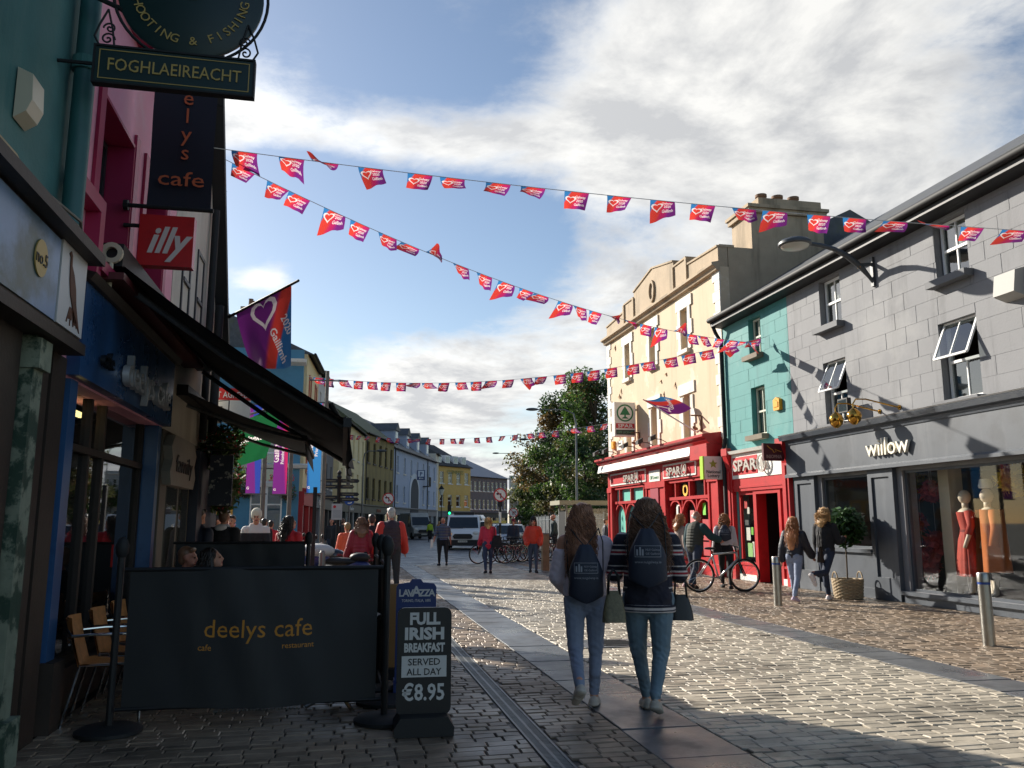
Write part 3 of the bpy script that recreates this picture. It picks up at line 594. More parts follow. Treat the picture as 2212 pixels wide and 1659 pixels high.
for bi, (a, b) in enumerate(((31.75, 27.95), (26.15, 22.85))):
    x0, x1 = LC(a), LC(b); n = 4 if bi == 0 else 4; f = MB(); w = (x1 - x0)
    xs = [x0 + w * t for t in ((0, .16, .5, .86, 1) if bi == 0 else (0, .18, .52, .86, 1))]
    f.box(x0, x1, -.1, .1, 2.24, 2.34); f.box(x0, x1, -.1, .1, 2.8, 2.898); f.box(x0, x1, -.14, .1, .4, .5); f.box(x0, x1, -.06, .2, .0, .4)
    for x in xs[1:-1]: f.box(x - .035, x + .035, -.08, .1, 2.34, 2.8)
    aw = w / 3
    for i in range(3):                                   # arched heads below the transom
        c = x0 + aw * (i + .5); r0 = aw / 2 - .03
        for k in range(12):
            t0, t1 = math.pi * k / 12, math.pi * (k + 1) / 12
            p0 = (c + r0 * math.cos(t0), 2.2 - r0 + min(r0, .55) * 0 + r0 * math.sin(t0)); p1 = (c + r0 * math.cos(t1), 2.2 - r0 + r0 * math.sin(t1))
            f.bar((p0[0], 0, p0[1]), (p1[0], 0, p1[1]), .07, .14) if False else f.add([(p0[0], -.08, p0[1]), (p1[0], -.08, p1[1]), (p1[0] + .06 * math.cos(t1), -.08, p1[1] + .06 * math.sin(t1)), (p0[0] + .06 * math.cos(t0), -.08, p0[1] + .06 * math.sin(t0)),
                      (p0[0], .08, p0[1]), (p1[0], .08, p1[1]), (p1[0] + .06 * math.cos(t1), .08, p1[1] + .06 * math.sin(t1)), (p0[0] + .06 * math.cos(t0), .08, p0[1] + .06 * math.sin(t0))], [(0, 1, 2, 3), (7, 6, 5, 4), (0, 4, 5, 1), (1, 5, 6, 2), (2, 6, 7, 3), (3, 7, 4, 0)])
        f.box(c - aw / 2 + .0, c - aw / 2 + .05, -.08, .08, .5, 2.24)
    f.box(x1 - .05, x1, -.08, .08, .5, 2.24)
    o = f.build('arcade_window', REDP, cb)
    for i in range(4): MB().box(xs[i] + .03, xs[i + 1] - .03, .04, .05, 2.34, 2.8).build('pane', TURQ if bi == 0 else SHOPGLASS, o)
    for i in range(3): MB().box(x0 + aw * i + .05, x0 + aw * (i + 1) - .03, .05, .06, .5, 2.24).build('pane', TURQ if bi == 0 else SHOPGLASS, o)
    if bi:
        MB().box(x0 + .1, x1 - .1, 1.2, 1.25, .4, 2.9).build('backing', mat('shop shelves', C(120, 108, 92), .8, var=.5, vscale=4, dirt=C(60, 70, 40), dscale=5), o)
        for px, pz, pw, ph, c_ in ((.55, 1.55, .3, .5, C(200, 40, 50)), (2.35, 1.0, .7, .62, C(170, 30, 40)), (2.4, .55, .6, .4, C(110, 190, 50)), (1.5, 1.5, .3, .4, C(214, 120, 120)), (.4, 1.7, .3, .4, C(220, 216, 206)), (2.45, 1.75, .2, .36, C(120, 200, 60))):
            MB().box(x0 + px, x0 + px + pw, .02, .026, pz, pz + ph).build('poster', mat('window poster %d' % int(px * 100 + pz * 10), c_, .6), o)
        r_ = MB(); r_.lathe([(.12, -.005), (.2, -.005), (.2, .005), (.12, .005)], 18, (x0 + .35 * w, .03, 2.55), axis='y'); r_.build('sticker', STK, o)
# small fittings on the fronts (each a thing hung on the walls)
def hung(name, label, cat, X, Y, z, rz=-math.pi / 2, group=None): return thing(name, label, cat, (X, Y, z), rz, group)
a = hung('alarm_box', 'yellow alarm box on the teal wall beside the lower window', 'alarm box', 10.7, 18.86, 4.3); b_ = MB(); b_.prism([(-.15, .04), (-.13, .0), (.13, 0), (.15, .04), (.15, .27), (.0, .33), (-.15, .27)], -.1, -.006); b_.prism([(-.1, .08), (.1, .08), (.1, .2), (0, .26), (-.1, .2)], -.115, -.1); b_.build('case', ALARM, a)
a = hung('alarm_box', 'small yellow alarm box on the far cream corner under the tree sign', 'alarm box', 10.7, 31.85, 4.45); b_ = MB(); b_.prism([(-.12, 0), (.12, 0), (.14, .3), (-.14, .3)], -.1, 0); b_.build('case', ALARM, a)
a = hung('street_name_plate', 'small white street name plate on the cream wall near the far corner', 'sign', 10.7, 31.1, 4.35); MB().box(-.3, .3, -.03, 0, 0, .36).build('plate', WHITE, a)
for zz in (.22, .1): text(a, 'SRAID' if zz > .2 else 'STREET', 0, zz, .1, BLACK, y=-.033)
a = hung('wall_box', 'pale grey louvred vent box high on the grey wall', 'vent box', 10.7, 11.2, 5.1); b_ = MB(); b_.prism([(0, 0), (0, .5), (-.2, .44), (-.26, .08)], -.22, .22, plane='yz'); b_.build('case', mat('pale vent', C(176, 174, 168), .7), a)
# street lamp on its bracket
lp = hung('wall_lamp', 'grey dish street lamp on a long curved wall bracket', 'street lamp', 10.7, 14.78, 6.85)
b_ = MB(); b_.box(-.045, .045, -.06, -.005, -.5, .12); b_.tube([(0, -.03, -.42), (0, -.12, -.3), (0, -.3, -.1), (0, -.6, .12), (0, -.9, .25), (0, -1.2, .31), (0, -1.45, .33)], [.035, .04, .06, .06, .05, .045, .042], 10); b_.tube([(0, -.03, -.02), (0, -.3, -.06)], .04, 8); b_.build('bracket', CASTI, lp, smooth=True)
MB().lathe([(.05, .1), (.16, .09), (.29, .04), (.33, 0), (.33, -.05), (.3, -.07)], 28, (0, -1.78, .32)).build('lamp_shade', CASTI, lp, smooth=True); MB().lathe([(.29, -.06), (.26, -.1), (.14, -.13), (.02, -.135)], 28, (0, -1.78, .32)).build('lens', mat('frosted lens', C(190, 190, 180), .25), lp, smooth=True)
MB().box(-.05, .05, -.35, -.34, -.12, -.02).build('number_tag', ALARM, lp)
# brass swan-neck lamps over the dress shop
for i, Yl in enumerate((15.42, 14.8)):
    l_ = hung('swan_neck_lamp', 'polished brass swan-neck lamp over the dress shop name, ' + ('beside the black floodlight' if i == 0 else 'towards the wall box'), 'lamp', 10.7, Yl, 3.75, group='brass lamps over the dress shop')
    b_ = MB(); b_.tube([(.5, -.02, .0), (.35, -.3, .1), (.15, -.5, .2), (0, -.62, .22), (-.06, -.66, .12), (-.04, -.66, 0)], .016, 8); b_.lathe([(.05, -.02), (.05, .01)], 12, (.5, 0, 0), axis='y'); b_.build('arm', BRASS, l_, smooth=True)
    MB().lathe([(.02, .06), (.06, .04), (.13, -.03), (.15, -.1), (.12, -.2), (.05, -.27), (.01, -.28)], 22, (-.03, -.66, -.02)).build('globe', BRASS, l_, smooth=True)
fl = hung('floodlight', 'small black floodlight on the grey wall beside the brass lamps', 'floodlight', 10.7, 15.75, 3.95)
b_ = MB(); b_.box(-.17, .17, -.3, -.2, -.12, .18); b_.bar((0, -.01, 0), (0, -.2, 0), .04, .04); b_.build('case', BLACK, fl); MB().box(-.14, .14, -.31, -.3005, -.09, .15).build('lens', GLASS, fl)
# projecting signs
def proj_sign(name, label, X0, X1, Y, z0, z1, t, mats): 
    o = thing(name, label, 'sign', ((X0 + X1) / 2, Y, z0)); w = (X1 - X0) / 2; MB().box(-w, w, -t / 2, t / 2, 0, z1 - z0).build('case', mats, o); MB().tube([(w, 0, (z1 - z0) * .8), (10.72 - (X0 + X1) / 2, 0, (z1 - z0) * .8)], .03, 8).build('bracket', BLACKIRON, o); return o, w
GREENL = mat('deep green print', C(18, 110, 66), .5)
o, w = proj_sign('projecting_sign', 'white box sign with a green fir tree in a ring on the cream house', 9.78, 10.6, 29.2, 4.67, 5.94, .3, mat('white acrylic', C(226, 224, 216), .4))
s = MB(); s.lathe([(.27, -.004), (.325, -.004), (.325, .004), (.27, .004)], 30, (0, -.156, .87), axis='y'); s.prism([(-.2, .8), (.2, .8), (.07, 1.02), (0, 1.12), (-.07, 1.02)], -.16, -.152); s.box(-.03, .03, -.16, -.152, .66, .8); s.prism([(-.14, .66), (.14, .66), (.06, .72), (-.06, .72)], -.1605, -.1522); s.build('emblem', GREENL, o)
MB().box(-.36, .36, -.158, -.1502, .3, .48).build('name_band', SIGNRED, o); text(o, 'SPAR', 0, .325, .18, PRINTW, y=-.162, bold=.02, width=.6)
MB().box(-.36, .36, -.158, -.1502, .06, .24).build('message_band', mat('black display', C(20, 40, 32), .4), o); text(o, 'OFF LICENCE', 0, .11, .12, mat('pale green letters', C(110, 160, 130), .6), y=-.162, width=.62)
o, w = proj_sign('projecting_sign', 'white and lime lottery box sign on the red grocery front', 10.02, 10.56, 22.05, 2.73, 3.38, .2, mat('white acrylic', C(226, 224, 216), .4))
MB().box(-w - .045, -w - .001, -.1, .1, 0, .65).build('lime_edge', mat('lime acrylic', C(170, 210, 60), .4), o)
star = [((.13 if k % 2 == 0 else .06) * math.sin(math.pi * k / 5), .43 + (.13 if k % 2 == 0 else .06) * math.cos(math.pi * k / 5)) for k in range(10)]
MB().prism(star, -.112, -.1012).build('star', mat('green gold star', C(150, 160, 60), .5), o); text(o, 'National', 0, .17, .13, BLACK, y=-.106, bold=.01, width=.42); text(o, 'Lottery', 0, .06, .13, BLACK, y=-.106, bold=.01, width=.36)
o, w = proj_sign('projecting_sign', 'maroon coffee sign projecting between the red entrance and the dress shop', 9.98, 10.52, 18.5, 3.0, 3.42, .08, mat('maroon panel', C(84, 18, 26), .45))
text(o, 'INSOMNIA', 0, .06, .12, mat('pale pink print', C(190, 150, 140), .6), y=-.045, width=.4)
MB().tube([(-.17, -.046, .36), (-.1, -.046, .3), (-.03, -.046, .26), (.0, -.046, .2), (.06, -.046, .22), (.03, -.046, .28), (.1, -.046, .25), (.2, -.046, .22)], .01, 6).build('emblem', mat('gold print', C(196, 130, 40), .5), o)
# floodlights on the grocer's cornice, camera brackets, cables
for i, (Yl, kind) in enumerate(((31.8, 0), (30.6, 1), (28.3, 1), (26.8, 0), (25.6, 1))):
    o = hung('shopfront_spotlight', 'black spotlight on an arm above the red grocery cornice', 'spotlight', 10.1, Yl, 4.12, group='spotlights above the red grocery cornice'); b_ = MB(); b_.tube([(0, .3, .0), (0, .1, .1), (0, -.2, .12)], .015, 6); b_.prism([(-.3, .02), (-.12, .1), (-.12, .26), (-.3, .16)], -.12, .12, plane='yz'); b_.build('lamp', BLACK, o)
for i, (Yl, zl) in enumerate(((23.5, 4.25), (28.9, 4.3))):
    o = hung('flag_socket', 'rusty bracket on the cream wall ' + ('by the downpipe' if i == 0 else 'under the fir tree sign'), 'bracket', 10.7, Yl, zl); b_ = MB(); b_.bar((0, -.02, .0), (0, -.02, .5), .05, .05); b_.bar((0, -.02, .5), (.0, -.35, .5), .04, .04); b_.bar((-.15, -.1, .1), (.3, -.4, .1), .07, .07); b_.build('bracket', mat('rusty iron', C(126, 96, 72), .8, var=.3), o)
# curls of peeling paint on the cream wall
PEEL = mat('flaking paint', C(232, 206, 170), .8)
for k in range(14):
    Yp = rng.uniform(22.5, 32); zp = rng.choice([rng.uniform(5.7, 6.8), rng.uniform(4.2, 6.5), rng.uniform(8.4, 8.8)]); x = LC(Yp)
    if any(h[0] - .5 < x < h[1] + .5 and h[2] - .4 < zp < h[3] + .5 for h in ch): continue
    sx, sz = rng.uniform(.05, .14), rng.uniform(.1, .3); v = [(x, -.003, zp), (x + sx, -.003, zp + sz * .2), (x + sx * .8, -.07, zp - sz * .5), (x + sx * .1, -.05, zp - sz * .8), (x - sx * .4, -.003, zp - sz * .2)]
    MB().add(v, [(0, 1, 2, 3, 4)]).build('paint_flake', PEEL, cb)
# ================================================================== left row (local x runs away from the camera, -y faces the street)
def left_frame(Y, X=-2.1): return dict(loc=(X, Y, 0), rz=math.pi / 2)
TEALD = mat('weathered teal render', C(66, 116, 113), .75, var=.2, vscale=2, bump=.003, bscale=25, dirt=C(112, 140, 130), dscale=1.6, damt=.5, streak=True)
PINKR = mat('pink render', C(232, 158, 178), .7, var=.08, vscale=1.5, bump=.002, dirt=C(238, 196, 206), dscale=1.2, damt=.5)
MAGENT = mat('magenta trim', C(166, 40, 82), .45, var=.1)
WHITER = mat('off white render', C(206, 200, 186), .8, var=.08, bump=.003, dirt=C(160, 152, 136), dscale=1.0, damt=.6, streak=True)
BLUEP = mat('blue gloss paint', C(54, 92, 136), .3, var=.1, dirt=C(26, 50, 84), dscale=2, damt=.5)
BLUEF = mat('blue satin fascia', C(46, 84, 128), .3, var=.12, vscale=1.2, rvar=.1, dirt=C(26, 44, 66), dscale=.8, damt=.6)
BROWNP = mat('dark brown timber', C(52, 42, 34), .6, var=.3, vscale=4, bump=.002)
PEELG = mat('peeling green paint', C(132, 140, 120), .7, var=.25, vscale=6, bump=.004, bscale=20, dirt=C(40, 66, 52), dscale=3.2, damt=.95, dlo=.46, dhi=.54)
NAVYC = mat('navy awning cloth', C(20, 24, 32), .8, var=.15, bump=.001, bscale=120)
GOLD = mat('gold lettering', C(190, 160, 90), .5)
SIGNTEAL = mat('dark green sign board', C(20, 46, 46), .4, var=.1)

fb = thing('shop_house', 'weathered teal house with peeling green columns and a pheasant panel on its shopfront', 'building', **left_frame(0))
wall(fb, 'wall', TEALD, -3, 6.38, 2.86, 9.2, [(3.6, 4.7, 4.6, 6.2)])
sash(fb, 3.63, 4.67, 4.62, 6.18, UPVC, sill=TEALD); MB().box(-3, 6.2, .9, .95, 0, 8).build('room', DARKROOM, fb)
pipe(fb, 'downpipe', mat('teal pipe paint', C(50, 98, 97), .5, var=.15), [(6.28, -.1, 3.5), (6.28, -.1, 9.2)], .075, 14)
for z in (4.9, 6.6): MB().lathe([(.095, -.05), (.095, .05)], 14, (6.28, -.1, z)).build('pipe_collar', TEALD, fb)
MB().add([(-3, -.05, 9.25), (6.38, -.05, 9.25), (6.38, 4, 12), (-3, 4, 12), (6.38, 8, 9.25), (-3, 8, 9.25)], [(0, 1, 2, 3), (3, 2, 4, 5), (1, 4, 2), (0, 3, 5)]).build('roof', SLATE, fb)
fa = MB(); fa.box(-3, 6.5, -.16, .3, 2.8, 3.42); fa.box(-3, 6.55, -.28, .0, 3.42, 3.5); fa.box(-3, 6.52, -.2, .1, 2.72, 2.8); fa.build('fascia', BROWNP, fb)
SKYP = mat('printed lake view', C(120, 150, 184), .4, var=.15, vscale=.8, dirt=C(40, 74, 70), dscale=.9, damt=1, dlo=.42, dhi=.62)
MB().box(2.6, 5.9, -.172, -.1602, 2.84, 3.40).build('picture_panel', SKYP, fb)
MB().lathe([(.11, -.004), (.11, .004)], 20, (5.55, -.178, 3.16), axis='y', sy=1.1).build('medallion', GOLD, fb); text(fb, 'no.5', 5.55, 3.12, .12, BLACK, y=-.184)
pp = MB().box(5.93, 6.48, -.176, -.1602, 2.84, 3.42).build('pheasant_panel', mat('white panel', C(206, 206, 204), .5), fb)
ph = MB(); ph.prism([(6.06, 3.36), (6.09, 3.385), (6.12, 3.36), (6.13, 3.29), (6.19, 3.24), (6.25, 3.15), (6.28, 3.05), (6.34, 2.95), (6.40, 2.862), (6.32, 2.92), (6.22, 3.0), (6.15, 3.08), (6.11, 3.18), (6.095, 3.28), (6.09, 3.34)], -.184, -.178)
for k in range(16): a_ = rng.uniform(-.1, .12); ph.bar((6.2 + a_ * .5, -.18, 3.0), (6.2 + a_ * 1.3, -.18, 2.87 + rng.uniform(0, .05)), .004, .012)
ph.build('pheasant_print', mat('brown print', C(96, 58, 38), .7, var=.4, vscale=14), pp)
for a, b, m_ in ((4.6, 5.3, BROWNP), (5.36, 5.76, BROWNP), (5.82, 6.0, PEELG), (6.06, 6.3, BROWNP), (6.36, 6.66, BROWNP)):
    c_ = MB(); c_.box(a, b, -.1 if m_ is PEELG else -.04, .2, .0, 2.72); c_.box(a - .03, b + .03, -.15, .2, 0, .3) if m_ is PEELG else None; c_.box(a - .02, b + .02, -.14, .2, 2.5, 2.7) if m_ is PEELG else None; c_.build('column', m_, fb)
MB().box(-3, 6.3, .2, .26, .0, 2.72).build('shop_window', GLASS, fb)
cb_ = MB()
for k in range(4): cb_.tube([(4.2, -.12 - .02 * k, 3.56 + .03 * k), (5.2, -.14, 3.53 + .02 * k), (6.1, -.16 - .02 * k, 3.52 + .03 * k), (6.5, -.12, 3.42 + .03 * k), (6.75, -.1 - .03 * k, 3.5 + .02 * k)], .012, 6)
cb_.build('cables', mat('grey cable', C(120, 116, 106), .7), fb, kind='stuff')
w_ = hung('bulkhead_lamp', 'white plastic bulkhead lamp on the teal wall', 'lamp', -2.1, 5.44, 4.0, math.pi / 2)
MB().prism([(-.01, .0), (-.08, .05), (-.11, .13), (-.1, .3), (-.01, .34)], -.1, .1, plane='yz').build('cover', mat('yellowed white plastic', C(206, 196, 172), .4), w_)
w_ = hung('wall_plate', 'tan stone plate jutting from the teal wall over the lake panel', 'plate', -2.1, 5.2, 3.56, math.pi / 2); MB().prism([(-.01, .0), (-.09, .03), (-.1, .07), (-.02, .24)], -.24, .24, plane='yz').build('plate', mat('tan stone', C(176, 156, 120), .8, var=.2), w_)
# hanging signs of the tackle shop
sg = thing('hanging_sign', 'round dark green tackle shop sign on a scrolled iron bracket', 'sign', (-1.33, 6.03, 4.92))
MB().lathe([(.01, -.02), (.5, -.02), (.52, -.01), (.52, .01), (.5, .02), (.01, .02)], 44, (.1, 0, .5), axis='y').build('board', SIGNTEAL, sg, smooth=30)
rim = MB(); rim.tube([(.1 + .55 * math.cos(t), 0, .5 + .55 * math.sin(t)) for t in np.linspace(0, 2 * math.pi, 49)], .012, 6); rim.build('rim', BLACKIRON, sg)
for k, chh in enumerate('SHOOTING & FISHING'):
    t = R(-90 - 82 + 164 * k / 17)
    if chh == ' ': continue
    text(sg, chh, .1 + .42 * math.cos(t), .5 + .42 * math.sin(t), .095, GOLD, y=-.026, rot=(math.pi / 2, -(t + math.pi / 2), 0))
MB().lathe([(.1, -.004), (.1, .004)], 24, (.1, -.026, .52), axis='y', sy=.7).build('medallion', GOLD, sg); text(sg, 'no.5', .1, .49, .1, SIGNTEAL, y=-.034)
br = MB(); br.tube([(-.78, -.0, -.14 + .62), (-.4, 0, .33), (.0, 0, .08), (.08, 0, -.02)], .018, 6); br.build('bracket', BLACKIRON, sg)
s2 = thing('hanging_sign', 'long dark green board reading foghlaeireacht hung below the round sign', 'sign', (-1.3, 6.0, 4.63))
MB().box(-.545, .545, -.025, .025, 0, .27).build('board', SIGNTEAL, s2)
fr = MB()
for a, b, c_, d in ((-.56, .56, -.015, 0), (-.56, .56, .27, .285), (-.56, -.545, 0, .27), (.545, .56, 0, .27)): fr.box(a, b, -.035, .035, c_, d)
fr.build('frame', BLACKIRON, s2)
gl = MB()
for a, b, c_, d in ((-.52, .52, .022, .028), (-.52, .52, .242, .248), (-.52, -.514, .028, .242), (.514, .52, .028, .242)): gl.box(a, b, -.029, -.0255, c_, d)
gl.build('gold_line', GOLD, s2); text(s2, 'FOGHLAEIREACHT', 0, .09, .135, GOLD, y=-.03, width=.92)
MB().tube([(-.56, 0, .14), (-.8, 0, .14)], .014, 6).build('wall_rod', BLACKIRON, s2)
def scroll(cx, cz, r, sgn, sx): return [(cx + sx * sgn * r * (1 - k / 26) * math.cos(k * .38), 0, cz + r * (1 - k / 26) * math.sin(k * .38)) for k in range(24)]
for cx, sx in ((-.5, 1), (.5, -1)):
    br = MB(); br.tube(scroll(cx + sx * .02, .345, .05, 1, sx), .007, 5); br.tube(scroll(cx + sx * .03, .43, .045, -1, sx), .007, 5); br.tube([(cx - sx * .03, 0, .285), (cx - sx * .07, 0, .36), (cx - sx * .04, 0, .46), (cx + sx * .01, 0, .58)], .008, 5); br.tube([(cx + sx * .07, 0, .285), (cx + sx * .05, 0, .42), (cx + sx * .01, 0, .58)], .008, 5); br.build('scrollwork', BLACKIRON, s2)
# pink cafe house
pk = thing('cafe_house', 'pink house with magenta window reveals above the blue cafe front', 'building', **left_frame(6.4))
ph_ = [(.7, 1.75, 3.62, 5.12), (2.3, 3.25, 3.62, 5.12), (.7, 1.75, 6.2, 7.6), (2.3, 3.25, 6.2, 7.6)]
wall(pk, 'wall', PINKR, .0, 3.88, 2.6, 8.6, ph_, t=.35)
for a, b, c_, d in ph_:
    rv = MB(); rv.box(a - .0, a + .03, .0 - .02, .34, c_, d); rv.box(b - .03, b, -.02, .34, c_, d); rv.box(a + .03, b - .03, -.02, .34, d - .03, d); rv.box(a - .12, b + .12, -.14, .34, c_ - .1, c_ - .001); rv.box(a - .14, a, -.03, -.001, c_, d + .12); rv.box(b, b + .14, -.03, -.001, c_, d + .12); rv.build('window_reveal', MAGENT, pk)
    sash(pk, a + .04, b - .04, c_ + .01, d - .04, mat('charcoal frame', C(44, 44, 48), .5), y=.22, cols=1)
MB().box(0, 3.8, .9, .95, 3, 8).build('room', DARKROOM, pk)
fr = MB(); fr.box(.0, .62, -.12, -.001, 3.98, 4.1); fr.box(.5, .62, -.12, -.001, 3.45, 3.98); fr.build('trim', MAGENT, pk)
MB().add([(0, -.1, 8.65), (3.88, -.1, 8.65), (3.88, 4, 11.2), (0, 4, 11.2), (3.88, 8, 8.65), (0, 8, 8.65)], [(0, 1, 2, 3), (3, 2, 4, 5), (1, 4, 2), (0, 3, 5)]).build('roof', SLATE, pk)
MB().box(.36, 3.9, -.1, .2, 2.62, 3.36).build('fascia', BLUEF, pk)
moulding(pk, 'fascia_cornice', BROWNP, .3, 3.95, [(0, 3.36), (-.14, 3.36), (-.18, 3.42), (0, 3.46)])
text(pk, 'cafe', .95, 2.78, .2, mat('dark letters', C(24, 26, 30), .4), y=-.14, ext=.02); text(pk, 'deelys cafe', 2.45, 2.74, .42, mat('silver letters', C(206, 206, 206), .35, metal=.4), y=-.15, ext=.03, width=1.9)
for a, b in ((.42, .6), (3.6, 3.75)):
    c_ = MB(); c_.box(a, b, -.03, .12, .5, 2.6); c_.build('pilaster', BLUEP, pk); MB().box(a - .04, b + .04, -.1, .12, 0, .498).build('plinth', BROWNP, pk)
cw = MB(); x0, x1 = .62, 3.58
for x in (x0, 1.55, 2.0, x1 - .06): cw.box(x, x + .06, .12, .2, .4, 2.6)
cw.box(x0, x1, .12, .2, .34, .42); cw.box(x0, x1, .05, .3, 0, .34); cw.box(x0, x1, .11, .19, 2.1, 2.16)
cwo = cw.build('cafe_window', BROWNP, pk); MB().box(x0, x1, .16, .168, .42, 2.6).build('pane', GLASS, cwo)
ci = MB(); ci.box(x0 - .2, x1 + .3, 3.4, 3.5, 0, 2.7); ci.box(x0 - .2, x1 + .3, .3, 3.4, 2.62, 2.7); ci.box(x0 - .3, x0 - .2, .3, 3.4, 0, 2.7); ci.box(x1 + .3, x1 + .4, .3, 3.4, 0, 2.7); ci.box(x0 - .2, x1 + .3, .3, 3.4, -.012, .01); ci.build('cafe_interior', DARKROOM, pk)
MB().box(1.45, 1.92, .28, .33, 2.47, 2.51).build('strip_light', mat('lit tube', C(255, 226, 150), .5, emit=2.2), pk)
# vertical cafe banner, coffee sign
bn = thing('hanging_banner', 'navy cloth banner with orange cafe lettering on the pink house', 'banner', (-1.62, 8.05, 4.5))
mbx = MB(); mbx.grid(lambda u, v: (-.3 + .58 * u, .018 * math.sin(7 * v + 2 * u), 1.55 * v), 10, 20); bno = mbx.build('cloth', mat('navy banner cloth', C(26, 28, 42), .7, var=.1), bn, smooth='all')
ORG = mat('orange print', C(206, 104, 62), .7)
for i, chh in enumerate('deelys'): text(bn, chh, 0.02, 1.42 - i * .19, .22, ORG, y=-.03, align='CENTER')
text(bn, 'cafe', 0.0, .2, .21, ORG, y=-.03, width=.42)
p_ = MB(); p_.tube([(-.48, 0, -.02), (.31, 0, -.02)], .022, 8); p_.tube([(-.48, 0, 1.58), (.31, 0, 1.58)], .022, 8); p_.lathe([(.05, -.02), (.05, .02)], 10, (-.48, 0, -.02), axis='x'); p_.build('rods', BLACKIRON, bn)
il = thing('projecting_sign', 'square red coffee sign with white script below the cafe banner', 'sign', (-1.72, 8.1, 3.9))
MB().box(-.245, .245, -.06, .06, 0, .5).build('case', mat('red acrylic', C(196, 30, 34), .35, dirt=C(120, 20, 24), dscale=2.5, damt=.4), il); text(il, 'illy', 0, .13, .36, mat('pale script', C(222, 206, 200), .5), y=-.065, bold=.025, shear=.35, width=.4); MB().tube([(-.245, 0, .4), (-.4, 0, .4)], .02, 8).build('bracket', BLACKIRON, il)
# big awning
aw = thing('awning', 'large black folding-arm awning let out over the cafe tables', 'awning', (-2.1, 7.36, 0), math.pi / 2)
LY = 5.0                                    # local x along the street, -y out over the pavement
def awn(u, v): return (u * LY, -.1 - 2.02 * v, 3.74 - 1.36 * v - .05 * math.sin(math.pi * v) + .012 * math.sin(9 * u))
mb_ = MB(); mb_.grid(awn, 16, 10); mb_.grid(lambda u, v: (lambda p: (p[0], p[1], p[2] + .012))(awn(u, v)), 16, 10); mb_.build('cloth', NAVYC, aw, smooth='all')
mb_ = MB(); mb_.grid(lambda u, v: (u * LY, -2.13 - .05 * v + .03 * math.sin(26 * u) * v, 2.36 - (.30 + .05 * abs(math.sin(12 * u))) * v), 60, 4); mb_.build('valance', NAVYC, aw, smooth='all')
a_ = MB(); a_.box(-.02, LY + .02, -2.16, -2.09, 2.33, 2.41); a_.build('front_bar', BLACK, aw); a_ = MB(); a_.box(-.04, LY + .04, -.2, .0, 3.66, 3.86); a_.build('cassette', BLACK, aw)
for x in (.3, LY - .3): MB().tube([(x, -.12, 3.6), (x + .25, -1.0, 3.02), (x + .1, -1.5, 2.72), (x, -2.1, 2.37)], .03, 8).build('folding_arm', GALV, aw, smooth=True)
g_ = MB(); g_.lathe([(.05, -.02), (.09, -.02), (.09, .02), (.05, .02)], 16, (-.08, -.12, 3.76), axis='x'); g_.tube([(-.08, -.12, 3.68), (-.08, -.12, 3.45)], .02, 8); g_.build('crank', mat('cream crank', C(206, 196, 170), .5), aw)
hd = MB(); hd.box(-.2, 3.9, -.26, -.02, 3.5, 3.56); hd.build('hood', mat('dark red hood', C(90, 34, 36), .5, var=.2), aw)
# neighbours: white house with sloping verge
wh = thing('white_house', 'off white house with black downpipes and a sloping overgrown verge', 'building', **left_frame(10.32))
poly = [(0, 2.6), (3.75, 2.6), (3.75, 4.35), (3.3, 5.0), (1.75, 7.6), (1.2, 8.8), (0, 8.8)]
MB().prism(poly, .0, .35).build('wall', WHITER, wh)
vb = MB()
for (a, az_), (b, bz_) in zip(poly[2:], poly[3:6]): vb.bar((a + .02, -.02, az_ + .02), (b + .02, -.02, bz_ + .02), .34, .14)
vb.build('verge', BLACKIRON, wh)
gv = MB()
for k in range(120):
    i = rng.randrange(3); (a, az_), (b, bz_) = poly[2 + i], poly[3 + i]; t = rng.random(); p = Vector((a + (b - a) * t, -.05 + rng.uniform(-.1, .1), az_ + (bz_ - az_) * t + .05)); q = p + Vector((rng.uniform(-.03, .14), rng.uniform(-.1, .1), rng.uniform(.02, .16)))
    gv.tube([p, (p + q) / 2 + Vector((0, 0, .03)), q], [.006, .005, .001], 3)
gv.build('verge_weeds', mat('verge weeds', C(96, 104, 52), .8, var=.3, trans=.3), wh, kind='stuff')
pipe(wh, 'downpipe', BLACKIRON, [(2.35, -.08, 2.7), (2.35, -.08, 6.2)], .055); pipe(wh, 'downpipe', BLACKIRON, [(3.1, -.1, 2.7), (3.1, -.1, 4.9)], .07)
for a in (.5, 1.5): sash(wh, a, a + .55, 3.9, 5.3, mat('charcoal frame', C(44, 44, 48), .5), y=-.02, cols=1, pane=GLASS)
sh = MB(); sh.box(0, 3.75, -.02, .3, 0, 2.598); sh.build('shopfront', mat('grey brown shopfront', C(104, 98, 88), .6, var=.2), wh)
for a, b in ((.35, 1.0), (1.15, 1.75), (2.3, 2.9)): MB().box(a, b, -.035, -.021, .5, 2.0).build('pane', GLASS, wh)
cs = MB(); cs.prism([(.1, 1.95), (1.6, 1.95), (1.72, 2.1), (1.6, 2.25), (1.72, 2.4), (1.5, 2.55), (.2, 2.55), (.02, 2.4), (.12, 2.25), (0, 2.1)], -.12, -.0205); cso = cs.build('sign_board', mat('grey scrolled board', C(150, 146, 136), .6, var=.15), wh); text(wh, 'family', .86, 2.12, .3, BLACK, y=-.13, width=1.1)
MB().box(1.9, 3.74, -.14, -.0205, .0, 2.5).build('shopfront_panel', mat('navy shopfront', C(30, 36, 56), .5, var=.1), wh)
nb = MB(); nb.add([(0, -.3, 8.8), (1.3, -.3, 8.8), (1.3, 3.5, 10.6), (0, 3.5, 10.6)], [(0, 1, 2, 3)]); nb.box(0, 3.6, .36, 8, 2.6, 4.3); nb.box(0, 3.4, .9, 5, 0, 2.6); nb.build('back_block', SLATE, wh)
